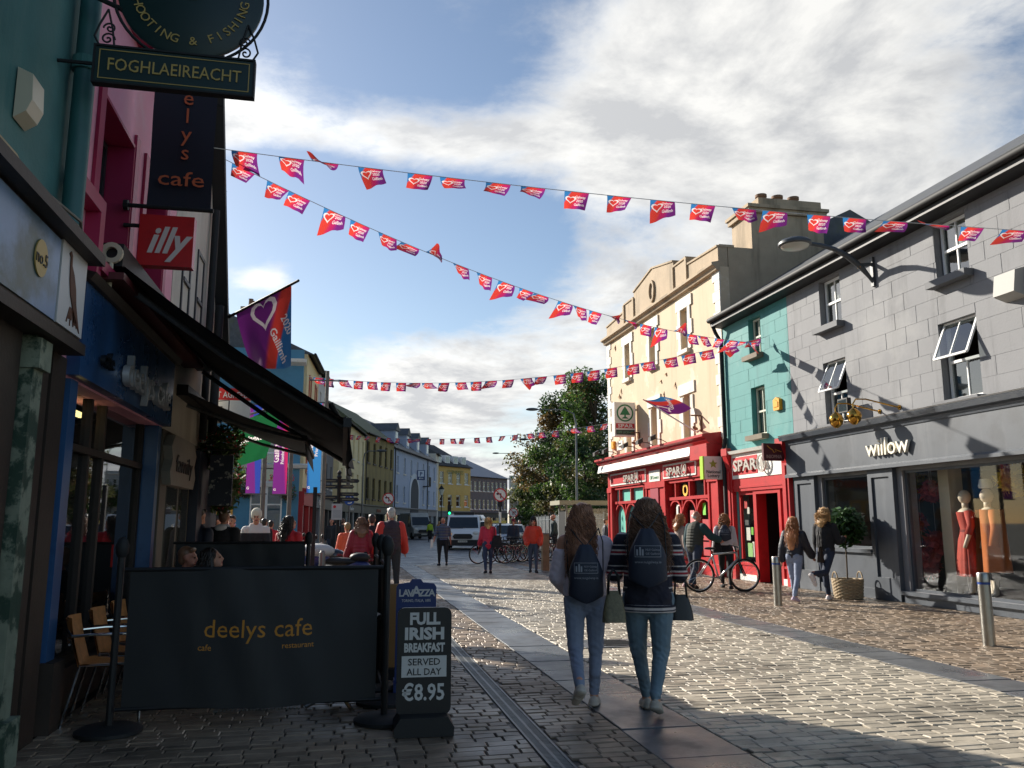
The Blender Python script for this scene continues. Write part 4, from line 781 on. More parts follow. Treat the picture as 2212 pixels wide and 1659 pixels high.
aw2 = thing('awning', 'smaller black folding awning on the white house beyond the cafe', 'awning', (-2.1, 11.0, 0), math.pi / 2)
mb_ = MB(); f2 = lambda u, v: (u * 3.1, -.08 - 1.5 * v, 3.16 - .56 * v - .04 * math.sin(math.pi * v)); mb_.grid(f2, 8, 6); mb_.grid(lambda u, v: (lambda p: (p[0], p[1], p[2] + .012))(f2(u, v)), 8, 6); mb_.grid(lambda u, v: (u * 3.1, -1.6 - .03 * v, 2.58 - .25 * v), 8, 2); mb_.build('cloth', NAVYC, aw2, smooth='all')
MB().box(-.02, 3.12, -1.63, -1.56, 2.55, 2.62).build('front_bar', BLACK, aw2); MB().box(0, 3.05, -.14, .0, 3.1, 3.24).build('cassette', BLACK, aw2)
for x in (.2, 2.9): MB().tube([(x, -.1, 3.0), (x, -.8, 2.76), (x, -1.55, 2.58)], .025, 8).build('folding_arm', GALV, aw2)
# let agreed board, navy hanging sign, hanging baskets
lb = thing('agent_board', 'red and white let agreed board projecting from the white house', 'sign', (-1.95, 14.3, 3.42)); MB().box(-.28, .4, -.02, .02, .1, .3).build('board', mat('red board', C(196, 44, 44), .5), lb); text(lb, 'LET AGREED', .06, .14, .14, PRINTW, y=-.024, bold=.012, width=.6); MB().box(-.28, .4, -.02, .02, -.2, .098).build('lower_board', WHITE, lb); MB().bar((-.3, 0, -.3), (-.3, 0, .4), .04, .04).build('post', GALV, lb)
ns = thing('hanging_sign', 'narrow navy pub sign on an iron bracket past the grey scrolled board', 'sign', (-1.72, 12.6, 1.75)); MB().box(-.16, .16, -.03, .03, 0, .72).build('board', mat('navy sign board', C(26, 32, 52), .5, dirt=C(170, 168, 160), dscale=6, damt=.8, dlo=.56, dhi=.6), ns); b_ = MB(); b_.tube([(-.38, 0, .8), (.2, 0, .8)], .012, 6); b_.tube(scroll(-.2, .87, .06, 1, 1), .008, 5); b_.build('bracket', BLACKIRON, ns)
LEAF = mat('leaf green', C(70, 96, 48), .55, var=.35, vscale=2, trans=.35, island=.35); FLOWER = mat('petal red', C(176, 60, 60), .6, island=.4, trans=.3); FLOWERW = mat('petal white', C(220, 206, 200), .6, trans=.3)
def foliage(mb, c, r, n, size, m=0, squash=1.0, shell=.35, rn=rng):
    for _ in range(n):
        while True:
            p = Vector((rn.uniform(-1, 1), rn.uniform(-1, 1), rn.uniform(-1, 1)))
            if shell < p.length < 1: break
        q = Vector(c) + Vector((p.x * r, p.y * r, p.z * r * squash)); a = Vector((rn.uniform(-1, 1), rn.uniform(-1, 1), rn.uniform(-1, 1))).normalized(); b = a.orthogonal().normalized(); s = size * rn.uniform(.6, 1.3)
        mb.add([q - a * s, q + b * s * .5, q + a * s, q - b * s * .5], [(0, 1, 2, 3)], m)
def basket(X, Y, z, r, label, wallx):
    o = thing('hanging_basket', label, 'plant', (X, Y, z), group='hanging flower baskets'); f = MB(); foliage(f, (0, 0, 0), r, 500, .045, 0, 1.1); foliage(f, (0, 0, .02), r * 1.05, 90, .03, 1, 1.0, .8); foliage(f, (0, 0, .02), r * 1.05, 30, .03, 2, 1.0, .8); f.build('flowers', [LEAF, FLOWER, FLOWERW], o)
    MB().lathe([(r * .2, -r * .9), (r * .6, -r * .6), (r * .7, -r * .1)], 12).build('pot', BROWNP, o); b_ = MB(); b_.tube([(wallx - X, 0, r * 2.2), (0, 0, r * 2.3), (0, 0, r * .5)], .01, 5); b_.build('bracket', BLACKIRON, o)
for k, (Yb, zb) in enumerate(((13.0, 2.55), (13.5, 1.95), (13.75, 2.75), (13.9, 2.2))): basket(-1.82, Yb, zb, .3, ('trailing flower basket directly above the navy pub sign', 'lowest trailing flower basket past the navy pub sign', 'highest trailing flower basket near the let agreed board', 'trailing flower basket below the let agreed board')[k], -2.1)
# cultural-year flags
def flag_mat(name, cols):
    M = bpy.data.materials.new(name); M.use_nodes = True; nt = M.node_tree; N = nt.nodes; L = nt.links; b = N['Principled BSDF']; b.inputs['Roughness'].default_value = .7
    uv = N.new('ShaderNodeUVMap'); sp = N.new('ShaderNodeSeparateXYZ'); L.new(uv.outputs[0], sp.inputs[0]); a = N.new('ShaderNodeMath'); a.operation = 'MULTIPLY_ADD'; L.new(sp.outputs[1], a.inputs[0]); a.inputs[1].default_value = .45; L.new(sp.outputs[0], a.inputs[2])
    dv = N.new('ShaderNodeMath'); dv.operation = 'DIVIDE'; L.new(a.outputs[0], dv.inputs[0]); dv.inputs[1].default_value = 1.45
    cr = N.new('ShaderNodeValToRGB'); cr.color_ramp.interpolation = 'EASE'; L.new(dv.outputs[0], cr.inputs[0]); E_ = cr.color_ramp.elements
    while len(E_) < len(cols): E_.new(.5)
    for e, (p, c_) in zip(E_, cols): e.position = p; e.color = c_
    L.new(cr.outputs[0], b.inputs['Base Color']); tr = N.new('ShaderNodeBsdfTranslucent'); L.new(cr.outputs[0], tr.inputs[0]); mx = N.new('ShaderNodeMixShader'); mx.inputs[0].default_value = .45; L.new(b.outputs[0], mx.inputs[1]); L.new(tr.outputs[0], mx.inputs[2]); L.new(mx.outputs[0], N['Material Output'].inputs[0]); return M
PUR, ORA, BLU, PNK = C(116, 42, 124), C(214, 66, 56), C(52, 122, 182), C(190, 40, 98)
FLAGM = flag_mat('printed bunting cloth', [(0, BLU), (.17, BLU), (.23, ORA), (.42, ORA), (.58, PNK), (.78, PUR)])
BIGFLAG = flag_mat('printed flag cloth', [(0, PUR), (.52, PUR), (.6, ORA), (.72, ORA), (.75, BLU), (1.0, BLU)])
def heart(cx, cz, s):
    pts = []
    for k in range(20):
        t = 2 * math.pi * k / 20; pts.append((cx + s * .062 * 16 * math.sin(t) ** 3, cz - s * .062 * (13 * math.cos(t) - 5 * math.cos(2 * t) - 2 * math.cos(3 * t) - math.cos(4 * t))))
    return pts
def cloth(name, fn, nu, nv, m, parent, uvf=None, thick=0.0):
    mb = MB(); mb.grid(fn, nu, nv); me = bpy.data.meshes.new(name); me.from_pydata(mb.v, [], mb.f); me.materials.append(m); uv = me.uv_layers.new()
    for lp in me.loops:
        k = lp.vertex_index; i, j = k % (nu + 1), k // (nu + 1); uv.data[lp.index].uv = (i / nu, j / nv)
    me.polygons.foreach_set('use_smooth', [True] * len(me.polygons)); return link(name, me, parent)
def cloth_print(parent, fn, polys, m, name='print', off=.004, both=True):
    """flat printed shapes laid on a cloth: polygons in (u, v) mapped through the cloth function on both faces"""
    mb = MB()
    for s in ((1, -1) if both else (1,)):
        for pl in polys:
            vs = []
            for u, v in pl:
                p = Vector(fn(u, v)); du = Vector(fn(u + .01, v)) - p; dv = Vector(fn(u, v + .01)) - p; n = du.cross(dv).normalized(); vs.append(p + n * off * s)
            mb.add(vs, [tuple(range(len(vs)))])
    return mb.build(name, m, parent)
def printed_cloth(name, fn, nu, nv, m, parent, polys, ink=None):
    """cloth and its print as one sheet: the printed shapes are cut into the sheet itself"""
    pts = [Vector((i / nu, j / nv)) for j in range(nv + 1) for i in range(nu + 1)]; faces = []
    for pl in polys:
        q = [(min(.985, max(.015, a)), min(.985, max(.015, b))) for a, b in pl]
        area = sum(q[i][0] * q[(i + 1) % len(q)][1] - q[(i + 1) % len(q)][0] * q[i][1] for i in range(len(q)))
        if abs(area) < 1e-9: continue
        if area < 0: q.reverse()
        faces.append(list(range(len(pts), len(pts) + len(q)))); pts += [Vector(p) for p in q]
    vs, es, fs, _, _, of = delaunay_2d_cdt(pts, [], faces, 0, 1e-5)
    me = bpy.data.meshes.new(name); me.from_pydata([fn(p.x, p.y) for p in vs], [], [tuple(f) for f in fs]); me.materials.append(m); me.materials.append(ink or CLOTHW); uv = me.uv_layers.new()
    for lp in me.loops: p = vs[lp.vertex_index]; uv.data[lp.index].uv = (p.x, p.y)
    me.polygons.foreach_set('material_index', [1 if o_ else 0 for o_ in of]); me.polygons.foreach_set('use_smooth', [True] * len(me.polygons)); me.update(); return link(name, me, parent)
def ring_polys(pts, w, cx, cz):
    out = []; n = len(pts)
    for i in range(n):
        a, b = pts[i], pts[(i + 1) % n]; k = 1 - w
        out.append([a, b, (cx + (b[0] - cx) * k, cz + (b[1] - cz) * k), (cx + (a[0] - cx) * k, cz + (a[1] - cz) * k)])
    return out
def text_polys(s, u, v, size, rot=0.0, asp=1.0, bold=.02, flip=False):
    me = None; tmp = text(None, s, 0, 0, 1.0, PRINTW, ext=0, bold=bold, name='tmp'); me = tmp.data; out = []
    c_, s_ = math.cos(rot), math.sin(rot)
    if flip:
        for p in me.polygons: out.append([(u + (me.vertices[k].co.x * c_ + me.vertices[k].co.y * s_) * size, v + (me.vertices[k].co.x * s_ - me.vertices[k].co.y * c_) * size * asp) for k in p.vertices])
        bpy.data.objects.remove(tmp); return out
    for p in me.polygons:
        out.append([(u + (me.vertices[k].co.x * c_ - me.vertices[k].co.y * s_) * size, v + (me.vertices[k].co.x * s_ + me.vertices[k].co.y * c_) * size * asp) for k in p.vertices])
    bpy.data.objects.remove(tmp); return out
fg = thing('flag_on_pole', 'big purple festival flag with white heart on a slanting pole from the white house', 'flag', (-2.1, 14.05, 4.78))
tip = at_y(645, 606, 12.2) - Vector((-2.1, 14.05, 4.78)); MB().tube([(0, 0, 0), tip], [.025, .02], 8).build('pole', BLACKIRON, fg)
def bf(u, v):   # u along the pole, v down the cloth
    p = tip * (.24 + .68 * u); fold = math.sin(u * 9 + v * 1.5) * .05 * v + math.sin(u * 17) * .02 * v; dz = -(.92 + .34 * u) * v
    return (p.x + .05 * v + v * (.16 - .16 * u) + .10 * v * v * (1 - u) , p.y + fold, p.z + dz)
printed_cloth('cloth', bf, 22, 22, BIGFLAG, fg, ring_polys(heart(.50, .20, .25), .28, .50, .18) + text_polys('2020', .86, .48, .17, 1.2, .8, flip=True) + text_polys('Gaillimh', .68, .71, .19, 1.2, .8, flip=True))
f2_ = thing('flag_on_pole', 'red and blue festival flag flying from a pole on the cream house', 'flag', (10.68, 23.9, 4.3)); t2 = Vector((-1.25, 1.2, 1.15)); MB().tube([(0, 0, 0), t2], [.025, .018], 8).build('pole', WHITE, f2_)
def sf(u, v): p = t2 * (.52 + .48 * u); return (p.x + .55 * v + .05 * math.sin(7 * v + 4 * u), p.y - .5 * v, p.z - .12 * v - .16 * v * math.sin(3.2 * v + u * 2) + .26 * v * (1 - u))
printed_cloth('cloth', sf, 14, 14, BIGFLAG, f2_, ring_polys(heart(.4, .35, .25), .3, .4, .35) + text_polys('Galway', .55, .75, .2, .4, flip=True))
f3 = thing('flag_on_pole', 'green beer flag with white lettering hung beyond the flower baskets', 'flag', (-2.0, 14.6, 3.2)); t3 = Vector((.95, .5, .38)); MB().tube([(0, 0, 0), t3], .02, 8).build('pole', GALV, f3)
gf = lambda u, v: ((.25 + .75 * u) * t3.x - .28 * v, t3.y * u + .05 * math.sin(8 * u + 3 * v), t3.z * u - .85 * v - .1 * u * v)
printed_cloth('cloth', gf, 12, 10, mat('green flag cloth', C(24, 88, 50), .7, trans=.4), f3, text_polys('Heineken', .5, .55, .17, .1, 1.0, flip=True))
# ================================================================== buildings round the square and down the road
def row_house(name, label, p0, p1, h, wm, rows, cols, depth=8, roof=SLATE, rh=3.0, frame=UPVC, win=(.9, 1.5), shop=None, shop_h=3.0, sign=None, signm=PRINTW, dormers=0, chimney=(), sillm=QUOINM, pipe_at=(), surround=None, skip=(), hip=False, parapet=False, coping=None):
    p0, p1 = Vector((p0[0], p0[1], 0)), Vector((p1[0], p1[1], 0)); d = p1 - p0; W_ = d.length
    o = thing(name, label, 'building', p0, math.atan2(d.y, d.x)); holes = []
    z0 = shop_h if shop else 0.35
    for r_ in range(rows):
        for c_ in range(cols):
            if (r_, c_) in skip: continue
            x = W_ * (c_ + .5) / cols; zc = z0 + (h - z0) * (r_ + .5) / rows; ww = min(win[0], W_ / cols * .6); hh = min(win[1], (h - z0) / rows * .7); holes.append((x - ww / 2, x + ww / 2, zc - hh / 2, zc + hh / 2))
    wall(o, 'wall', wm, 0, W_, z0 if shop else 0, h, holes)
    b = MB(); b.box(0, .25, .3, depth, 0, h); b.box(W_ - .25, W_, .3, depth, 0, h); b.box(.25, W_ - .25, depth - .2, depth, 0, h); b.build('side_wall', wm, o)
    MB().box(.25, W_ - .25, .9, .95, .1, h - .2).build('room', DARKROOM, o)
    for hh in holes:
        sash(o, hh[0] + .02, hh[1] - .02, hh[2] + .01, hh[3] - .01, frame, y=.12, cols=1, sill=sillm, silld=.1, fw=.07)
        if surround: q = MB(); q.box(hh[0] - .14, hh[0], -.05, 0, hh[2] - .1, hh[3] + .14); q.box(hh[1], hh[1] + .14, -.05, 0, hh[2] - .1, hh[3] + .14); q.box(hh[0], hh[1], -.05, 0, hh[3], hh[3] + .14); q.build('surround', surround, o)
    e = .3
    if parapet:
        MB().box(0, W_, 0, .3, h, h + .5).build('parapet', wm, o); moulding(o, 'cornice', coping or WHITE, -.1, W_ + .1, [(0, h - .1), (-.25, h), (-.28, h + .12), (0, h + .15)])
        MB().box(.2, W_ - .2, .3, depth, h, h + .12).build('roof', SLATE, o)
    else:
        if hip: vs_ = [(-e, -e, h), (W_ + e, -e, h), (W_ + e, depth, h), (-e, depth, h), (W_ * .3, depth / 2, h + rh), (W_ * .7, depth / 2, h + rh)]; fs_ = [(0, 1, 5, 4), (1, 2, 5), (2, 3, 4, 5), (3, 0, 4)]
        else: vs_ = [(0, -e, h), (W_, -e, h), (W_, depth, h), (0, depth, h), (0, depth / 2, h + rh), (W_, depth / 2, h + rh)]; fs_ = [(0, 1, 5, 4), (2, 3, 4, 5), (3, 0, 4), (1, 2, 5)]
        ro = MB().add(vs_, fs_).build('roof', roof, o)
        MB().tube([(0, -e - .05, h), (W_, -e - .05, h)], .07, 6).build('gutter', BLACKIRON, o)
        for k in range(dormers):
            x = W_ * (k + .6) / (dormers + .2); zb = h + rh * .2; yb = depth / 2 * .2 - .2
            dm_ = MB(); dm_.box(x - .75, x + .75, yb, yb + 2.6, zb, zb + 1.5); dmo = dm_.build('dormer', wm, ro)
            MB().add([(x - .95, yb - .2, zb + 1.45), (x + .95, yb - .2, zb + 1.45), (x, yb - .2, zb + 2.3), (x - .95, yb + 3.2, zb + 1.45), (x + .95, yb + 3.2, zb + 1.45), (x, yb + 3.2, zb + 2.3)], [(0, 2, 5, 3), (1, 4, 5, 2), (0, 1, 2)]).build('dormer_roof', roof, dmo)
            MB().box(x - .45, x + .45, yb - .04, yb, zb + .3, zb + 1.35).build('dormer_window', UPVC, dmo); MB().box(x - .38, x + .38, yb - .06, yb - .041, zb + .37, zb + 1.28).build('pane', GLASS, dmo)
        for x in chimney:
            cm = MB(); cm.box(x - .6, x + .6, depth / 2 - .4, depth / 2 + .4, h + rh * .6, h + rh + 1.3); cm.box(x - .7, x + .7, depth / 2 - .5, depth / 2 + .5, h + rh + 1.3, h + rh + 1.5); co_ = cm.build('chimney', CREAMW, o)
            for k in range(3): MB().lathe([(.14, h + rh + 1.5), (.12, h + rh + 2.0), (.15, h + rh + 2.0)], 10, (x - .4 + .4 * k, depth / 2, 0)).build('chimney_pot', mat('terracotta pot', C(120, 92, 70), .8, var=.2), co_)
    for x in pipe_at: pipe(o, 'downpipe', BLACKIRON, [(x, -.08, h), (x, -.08, 0)], .05, 6)
    if shop:
        MB().box(0, W_, -.1, .3, shop_h - .65, shop_h).build('fascia', shop, o); moulding(o, 'shop_cornice', shop, 0, W_, [(0, shop_h + .001), (-.3, shop_h + .02), (-.3, shop_h + .12), (0, shop_h + .16)])
        n = max(2, int(W_ / 3)); MB().box(0, W_, .0, .3, 0, .5).build('stall_riser', shop, o)
        for k in range(n + 1): x = W_ * k / n; MB().box(max(0, x - .22), min(W_, x + .22), -.06, .3, .5, shop_h - .65).build('pilaster', shop, o)
        for k in range(n): x0_, x1_ = W_ * k / n + .22, W_ * (k + 1) / n - .22; MB().box(x0_, x1_, .1, .11, .5, shop_h - .65).build('pane', GLASS, o); MB().box((x0_ + x1_) / 2 - .03, (x0_ + x1_) / 2 + .03, .07, .099, .5, shop_h - .65).build('mullion', frame, o)
        if sign: text(o, sign, W_ * .45, shop_h - .5, .42, signm, y=-.13, ext=.015, width=min(W_ * .5, .3 * len(sign)))
    return o, W_
SUPB = mat('blue rendered wall', C(78, 132, 158), .7, var=.08, bump=.002, dirt=C(58, 100, 124), dscale=.8, damt=.5)
REDS = mat('red script letters', C(206, 40, 44), .4)
sm, w_ = row_house('corner_cafe', 'blue corner fast-food house with red script sign and yellow doors', (-9.5, 31), (-1.55, 31), 7.0, SUPB, 1, 3, parapet=True, surround=WHITE, win=(1.0, 2.2), shop=None)
sm.location = (-9.5 * 1.29, 40, 0); sm.scale = (1.29,) * 3
# ground floor of the blue house
moulding(sm, 'string_course', WHITE, -.1, w_ + .35, [(0, 3.1), (-.22, 3.12), (-.3, 3.24), (0, 3.3)])
text(sm, "Supermac's", 5.35, 2.62, .62, REDS, y=-.12, ext=.03, bold=.012, shear=.35, width=2.2); text(sm, "Supermac's", 7.35, 2.66, .34, REDS, y=-.12, ext=.02, shear=.35, width=.9)
YEL = mat('yellow door paint', C(222, 158, 50), .45)
for x in (4.55, 5.15):
    d_ = MB(); d_.box(x, x + .1, -.05, 0, 0, 2.1); d_.box(x + .48, x + .58, -.05, 0, 0, 2.1); d_.box(x + .1, x + .48, -.05, 0, 1.98, 2.1); d_.box(x + .1, x + .48, -.05, 0, .0, .3); dd = d_.build('door', YEL, sm); MB().box(x + .1, x + .48, -.03, -.02, .3, 1.98).build('pane', GLASS, dd)
MB().box(4.5, 5.8, -.03, -.002, 2.12, 2.5).build('transom', GLASS, sm)
for x in (6.3, 6.85): f_ = MB(); f_.box(x, x + .05, -.05, 0, .5, 2.5); f_.box(x + .5, x + .55, -.05, 0, .5, 2.5); f_.box(x + .05, x + .5, -.05, 0, 2.45, 2.5); f_.box(x + .05, x + .5, -.05, 0, 1.8, 1.85); f_.box(x + .05, x + .5, -.05, 0, .5, .56); ff = f_.build('shop_window', WHITE, sm); MB().box(x + .05, x + .5, -.03, -.02, .55, 2.45).build('pane', GLASS, ff)
for x, zz in ((6.15, 2.35), (7.6, 2.25)):
    p_ = sm.matrix_basis @ Vector((x, -.35, zz)); basket(p_.x, p_.y, p_.z, .42, 'leafy hanging basket on the blue corner house, ' + ('over the white window' if x < 7 else 'at the corner by the red shopfront'), p_.x + .02)
ice = thing('ice_cream_model', 'giant pink and cream ice cream cone model outside the blue house', 'cone', (-3.15, 24.6, 1.42))
for k in range(5): MB().lathe([(.24 - .045 * k, .09 * k), (.27 - .05 * k, .09 * k + .05), (.22 - .045 * k, .09 * k + .1)], 16).build('swirl', mat('pink glaze', C(222, 150, 160), .4) if k < 2 else mat('cream glaze', C(226, 206, 170), .4), ice, smooth=True)
MB().lathe([(.05, -1.42), (.14, -1.3), (.1, -.9), (.25, 0)], 14).build('cone', mat('wafer', C(190, 130, 70), .7), ice)
row_house('back_house', 'grey house with slate roof and chimney showing behind the big purple flag', (-16, 52), (-8.2, 52), 11.6, mat('grey stucco', C(150, 150, 148), .8, var=.1), 3, 3, rh=2.6, chimney=(2.2,))
# row receding from the blue corner
A0 = Vector((-1.85, 40.6, 0)); A1 = at_d(726, 57)
CREAMY = mat('pale yellow render', C(226, 208, 160), .8, var=.07, bump=.003, dirt=C(190, 172, 130), dscale=.8, damt=.4, streak=True); OLIVE = mat('stained olive render', C(138, 122, 76), .85, var=.12, vscale=.8, dirt=C(78, 70, 48), dscale=1.1, damt=.8, streak=True); LILAC = mat('pale blue grey render', C(160, 170, 190), .8, var=.05, dirt=C(136, 146, 166), dscale=.6, damt=.4)
YELB = mat('ochre render', C(196, 164, 96), .8, var=.1, dirt=C(176, 140, 66), dscale=.5, damt=.5); GREYB = mat('grey brown brick', C(104, 98, 100), .85, var=.25, vscale=3); DKGREEN = mat('dark shopfront', C(34, 42, 40), .5, var=.2); REDSH = mat('red shopfront', C(176, 36, 36), .45); BLKSH = mat('black shopfront', C(32, 33, 36), .45); GREYSH = mat('grey shopfront', C(110, 112, 116), .6)
l3 = lambda t: A0.lerp(A1, t)
row_house('terraced_house', 'cream terraced house with red window trim and red shopfront', l3(0), l3(.32), 9.6, CREAMY, 2, 2, shop=REDSH, surround=mat('terracotta trim', C(166, 74, 50), .6), rh=2, parapet=False, win=(.7, 1.3))
row_house('terraced_house', 'white terraced house with black name board next to the red shopfront', l3(.325), l3(.62), 9.8, mat('white render', C(200, 198, 192), .8), 2, 2, shop=GREYSH, sign='Chic Rú', rh=2.2, chimney=(1.2,))
row_house('terraced_house', 'charcoal terraced house with a tall vertical black sign', l3(.625), l3(1), 8.8, mat('charcoal render', C(92, 94, 98), .8), 2, 2, shop=BLKSH, rh=2.0)
B = [at_d(738, 59), at_d(793, 73), at_d(855, 84), at_d(946, 105)]
row_house('terraced_house', 'pale yellow terraced house with mossy slate roof next to the olive one', B[0], B[0].lerp(B[1], .995), 9.0, CREAMY, 2, 5, shop=DKGREEN, roof=mat('mossy slate', C(92, 94, 66), .8, var=.3, vscale=1.5), rh=3.0, chimney=(1.0,), pipe_at=(14.5,), win=(.95, 1.9), sign='barber')
row_house('terraced_house', 'stained olive terraced house with dark sash windows and green shopfront', B[1], B[1].lerp(B[2], .995), 9.4, OLIVE, 2, 5, shop=DKGREEN, roof=mat('mossy slate', C(92, 94, 66), .8, var=.3, vscale=1.5), rh=3.2, frame=mat('dark sash', C(52, 48, 44), .6), sillm=BROWNP, win=(.9, 1.9), sign='SEVEN', signm=mat('copper letters', C(150, 80, 60), .5), dormers=0)
gl_, wg = row_house('terraced_house', 'long pale blue grey house with dormers and an arched carriage entry', B[2], B[3], 9.0, LILAC, 2, 7, shop=GREYSH, rh=3.4, dormers=4, pipe_at=(.3, 15.6), skip=((0, 2), (0, 3)), win=(.8, 1.7))
ar = MB(); c_ = wg * .42; ar.prism([(c_ - 2.3, 3.1)] + [(c_ + 2.3 * math.cos(t), 5.0 + 2.0 * math.sin(t)) for t in np.linspace(math.pi, 0, 13)] + [(c_ + 2.3, 3.1)], -.12, -.001); ar.build('entry_arch', mat('white band', C(200, 204, 210), .7), gl_)
ar = MB(); ar.prism([(c_ - 1.8, .05)] + [(c_ + 1.8 * math.cos(t), 4.8 + 1.6 * math.sin(t)) for t in np.linspace(math.pi, 0, 13)] + [(c_ + 1.8, .05)], -.16, -.1202); ar.build('entry_gate', mat('dark gateway', C(56, 60, 66), .8), gl_)
bal = MB(); x = wg * .66; bal.box(x - .6, x + .6, -.7, 0, 5.7, 5.8); [bal.bar((x - .6 + .15 * k, -.7, 5.8), (x - .6 + .15 * k, -.7, 6.8), .04, .04) for k in range(9)]; bal.box(x - .6, x + .6, -.72, -.66, 6.8, 6.86); bal.build('balcony', BLACK, gl_)
ps = thing('parking_sign', 'square blue parking sign with white P on the pale blue grey house', 'sign', gl_.matrix_basis @ Vector((wg * .46, -.6, 6.3)), 0); ps.scale = (.5,) * 3
MB().box(-.9, .9, -.05, .05, 0, 2.2).build('panel', mat('parking blue', C(38, 62, 110), .4), ps); MB().box(-.66, .66, -.06, -.0502, .75, 2.05).build('white_square', mat('pale blue white', C(206, 212, 222), .5), ps); text(ps, 'P', 0, .95, 1.2, mat('parking blue', C(38, 62, 110), .4), y=-.07, bold=.03); ar = MB(); ar.prism([(-.5, .4), (-.2, .62), (-.2, .46), (.5, .46), (.5, .34), (-.2, .34), (-.2, .18)], -.06, -.0502); ar.build('arrow', PRINTW, ps)
pb_, w_ = row_house('corner_pub', 'ochre corner pub with slate mansard and small white dormers', at_d(948, 112), at_d(1018, 118), 9.2, YELB, 2, 4, depth=10, rh=3.4, shop=GREYSH, hip=True, roof=mat('dark slate', C(62, 62, 64), .8, var=.2), win=(.9, 1.6), sign='GUINNESS')
for k in range(4): x = w_ * (k + .5) / 4; d_ = MB(); d_.box(x - .5, x + .5, .5, 2.4, 9.6, 10.75); dm_ = d_.build('dormer', UPVC, pb_); MB().box(x - .38, x + .38, .47, .4998, 9.8, 10.6).build('pane', GLASS, dm_)
text(pb_, 'GUINNESS', w_ * .52, 8.2, .75, mat('faded green letters', C(120, 124, 70), .7), y=-.04, width=3.6)
row_house('office_block', 'grey brown brick office with white windows beyond the ochre pub', at_d(1015, 128), at_d(1096, 136), 8.6, GREYB, 2, 9, depth=12, rh=3.2, hip=True, roof=mat('blue grey sheet roof', C(112, 120, 136), .5), shop=BLKSH, win=(.9, 1.5))
row_house('gable_house', 'narrow white gabled house between the long house and the pub', at_d(944, 107), at_d(950, 112), 10.4, WHITER, 3, 1, rh=2.4)
row_house('apartment_block', 'pale modern apartment block behind the bus stop trees', at_d(1100, 150), at_d(1150, 150), 9.5, mat('pale cladding', C(170, 170, 166), .7, var=.1), 3, 4, depth=12, parapet=True)
row_house('low_block', 'low terracotta and white block under the far trees', at_d(1160, 120), at_d(1240, 118), 5.0, mat('terracotta cladding', C(176, 110, 70), .7, var=.2), 1, 5, depth=10, parapet=True)
# ------------------------------------------------------------------ trees
BARK = mat('bark', C(84, 72, 58), .9, var=.3, vscale=6, bump=.01, bscale=14)
def leafm(name, c_): return mat(name, c_, .5, trans=.4, island=.45)
LG = [leafm('leaves green', C(78, 104, 46)), leafm('leaves dark green', C(50, 74, 34)), leafm('leaves russet', C(122, 100, 58)), leafm('leaves olive', C(104, 106, 60))]
def tree(label, base, height, crown_r, n, mix, seed, lean=0, trunk_r=.22, leaf=.13, low=.22, name='street_tree', group=None):
    rn = random.Random(seed); o = thing(name, label, 'tree', base, 0, group); t = MB(); f = MB()
    t.tube([(0, 0, 0), (lean * .3, 0, height * .35), (lean * .6, .1, height * .65), (lean, 0, height * .95)], [trunk_r, trunk_r * .75, trunk_r * .45, .03], 8)
    cl = []
    for k in range(26):
        z = height * rn.uniform(low, .93); a = rn.uniform(0, 2 * math.pi); zz = (z / height - low) / (1 - low); rr = crown_r * (math.sin(math.pi * min(1, zz * .8 + .22)) ** .7) * rn.uniform(.35, 1)
        s = Vector((lean * z / height, 0, z * .8)); e = Vector((lean * z / height + rr * math.cos(a), rr * math.sin(a), z + rr * .15))
        t.tube([s, s.lerp(e, .5) + Vector((0, 0, .15)), e], [trunk_r * .3, trunk_r * .18, .015], 5); cl.append((e, crown_r * rn.uniform(.2, .42)))
        for _ in range(2): cl.append((s.lerp(e, rn.uniform(.45, 1.1)) + Vector((rn.uniform(-1, 1), rn.uniform(-1, 1), rn.uniform(-.6, .8))) * crown_r * .22, crown_r * rn.uniform(.12, .26)))
    tot = sum(r_ ** 2 for _, r_ in cl)
    for c_, r_ in cl: foliage(f, c_, r_, int(n * r_ ** 2 / tot), leaf, rn.choices(range(4), mix)[0], .8, .1, rn)
    t.build('trunk', BARK, o, smooth='all')
    me = bpy.data.meshes.new('crown'); me.from_pydata(f.v, [], f.f); [me.materials.append(m) for m in LG]; me.polygons.foreach_set('material_index', f.m); me.update(); link('crown', me, o); return o
tree('tall russet and green tree pressed against the cream house', at_d(1285, 62), 13.0, 4.0, 16000, (3, 3, 1.5, 3), 1, leaf=.16, trunk_r=.3)
tree('tall green and brown tree next to the lamp post behind the bus stop', at_d(1235, 66), 12.5, 3.6, 15000, (3, 2, 1.5, 3), 2, leaf=.16, trunk_r=.26)
tree('leaning russet tree with open twiggy crown over the fence', at_d(1190, 72), 10.0, 3.6, 8000, (1, 1, 4, 3), 3, lean=-.8, leaf=.15, low=.35)
tree('small bright green tree over the far fence', at_d(1160, 84), 6.2, 3.0, 8000, (5, 3, 0, 2), 4, leaf=.16)
tree('dark leafy tree beside the bus shelter', at_d(1262, 58), 7.5, 2.6, 9000, (2, 4, 1, 2), 5, leaf=.14)
tree('small far tree at the end of the road', at_d(1135, 150), 7.5, 3.2, 2500, (2, 3, 0, 3), 6, leaf=.3)
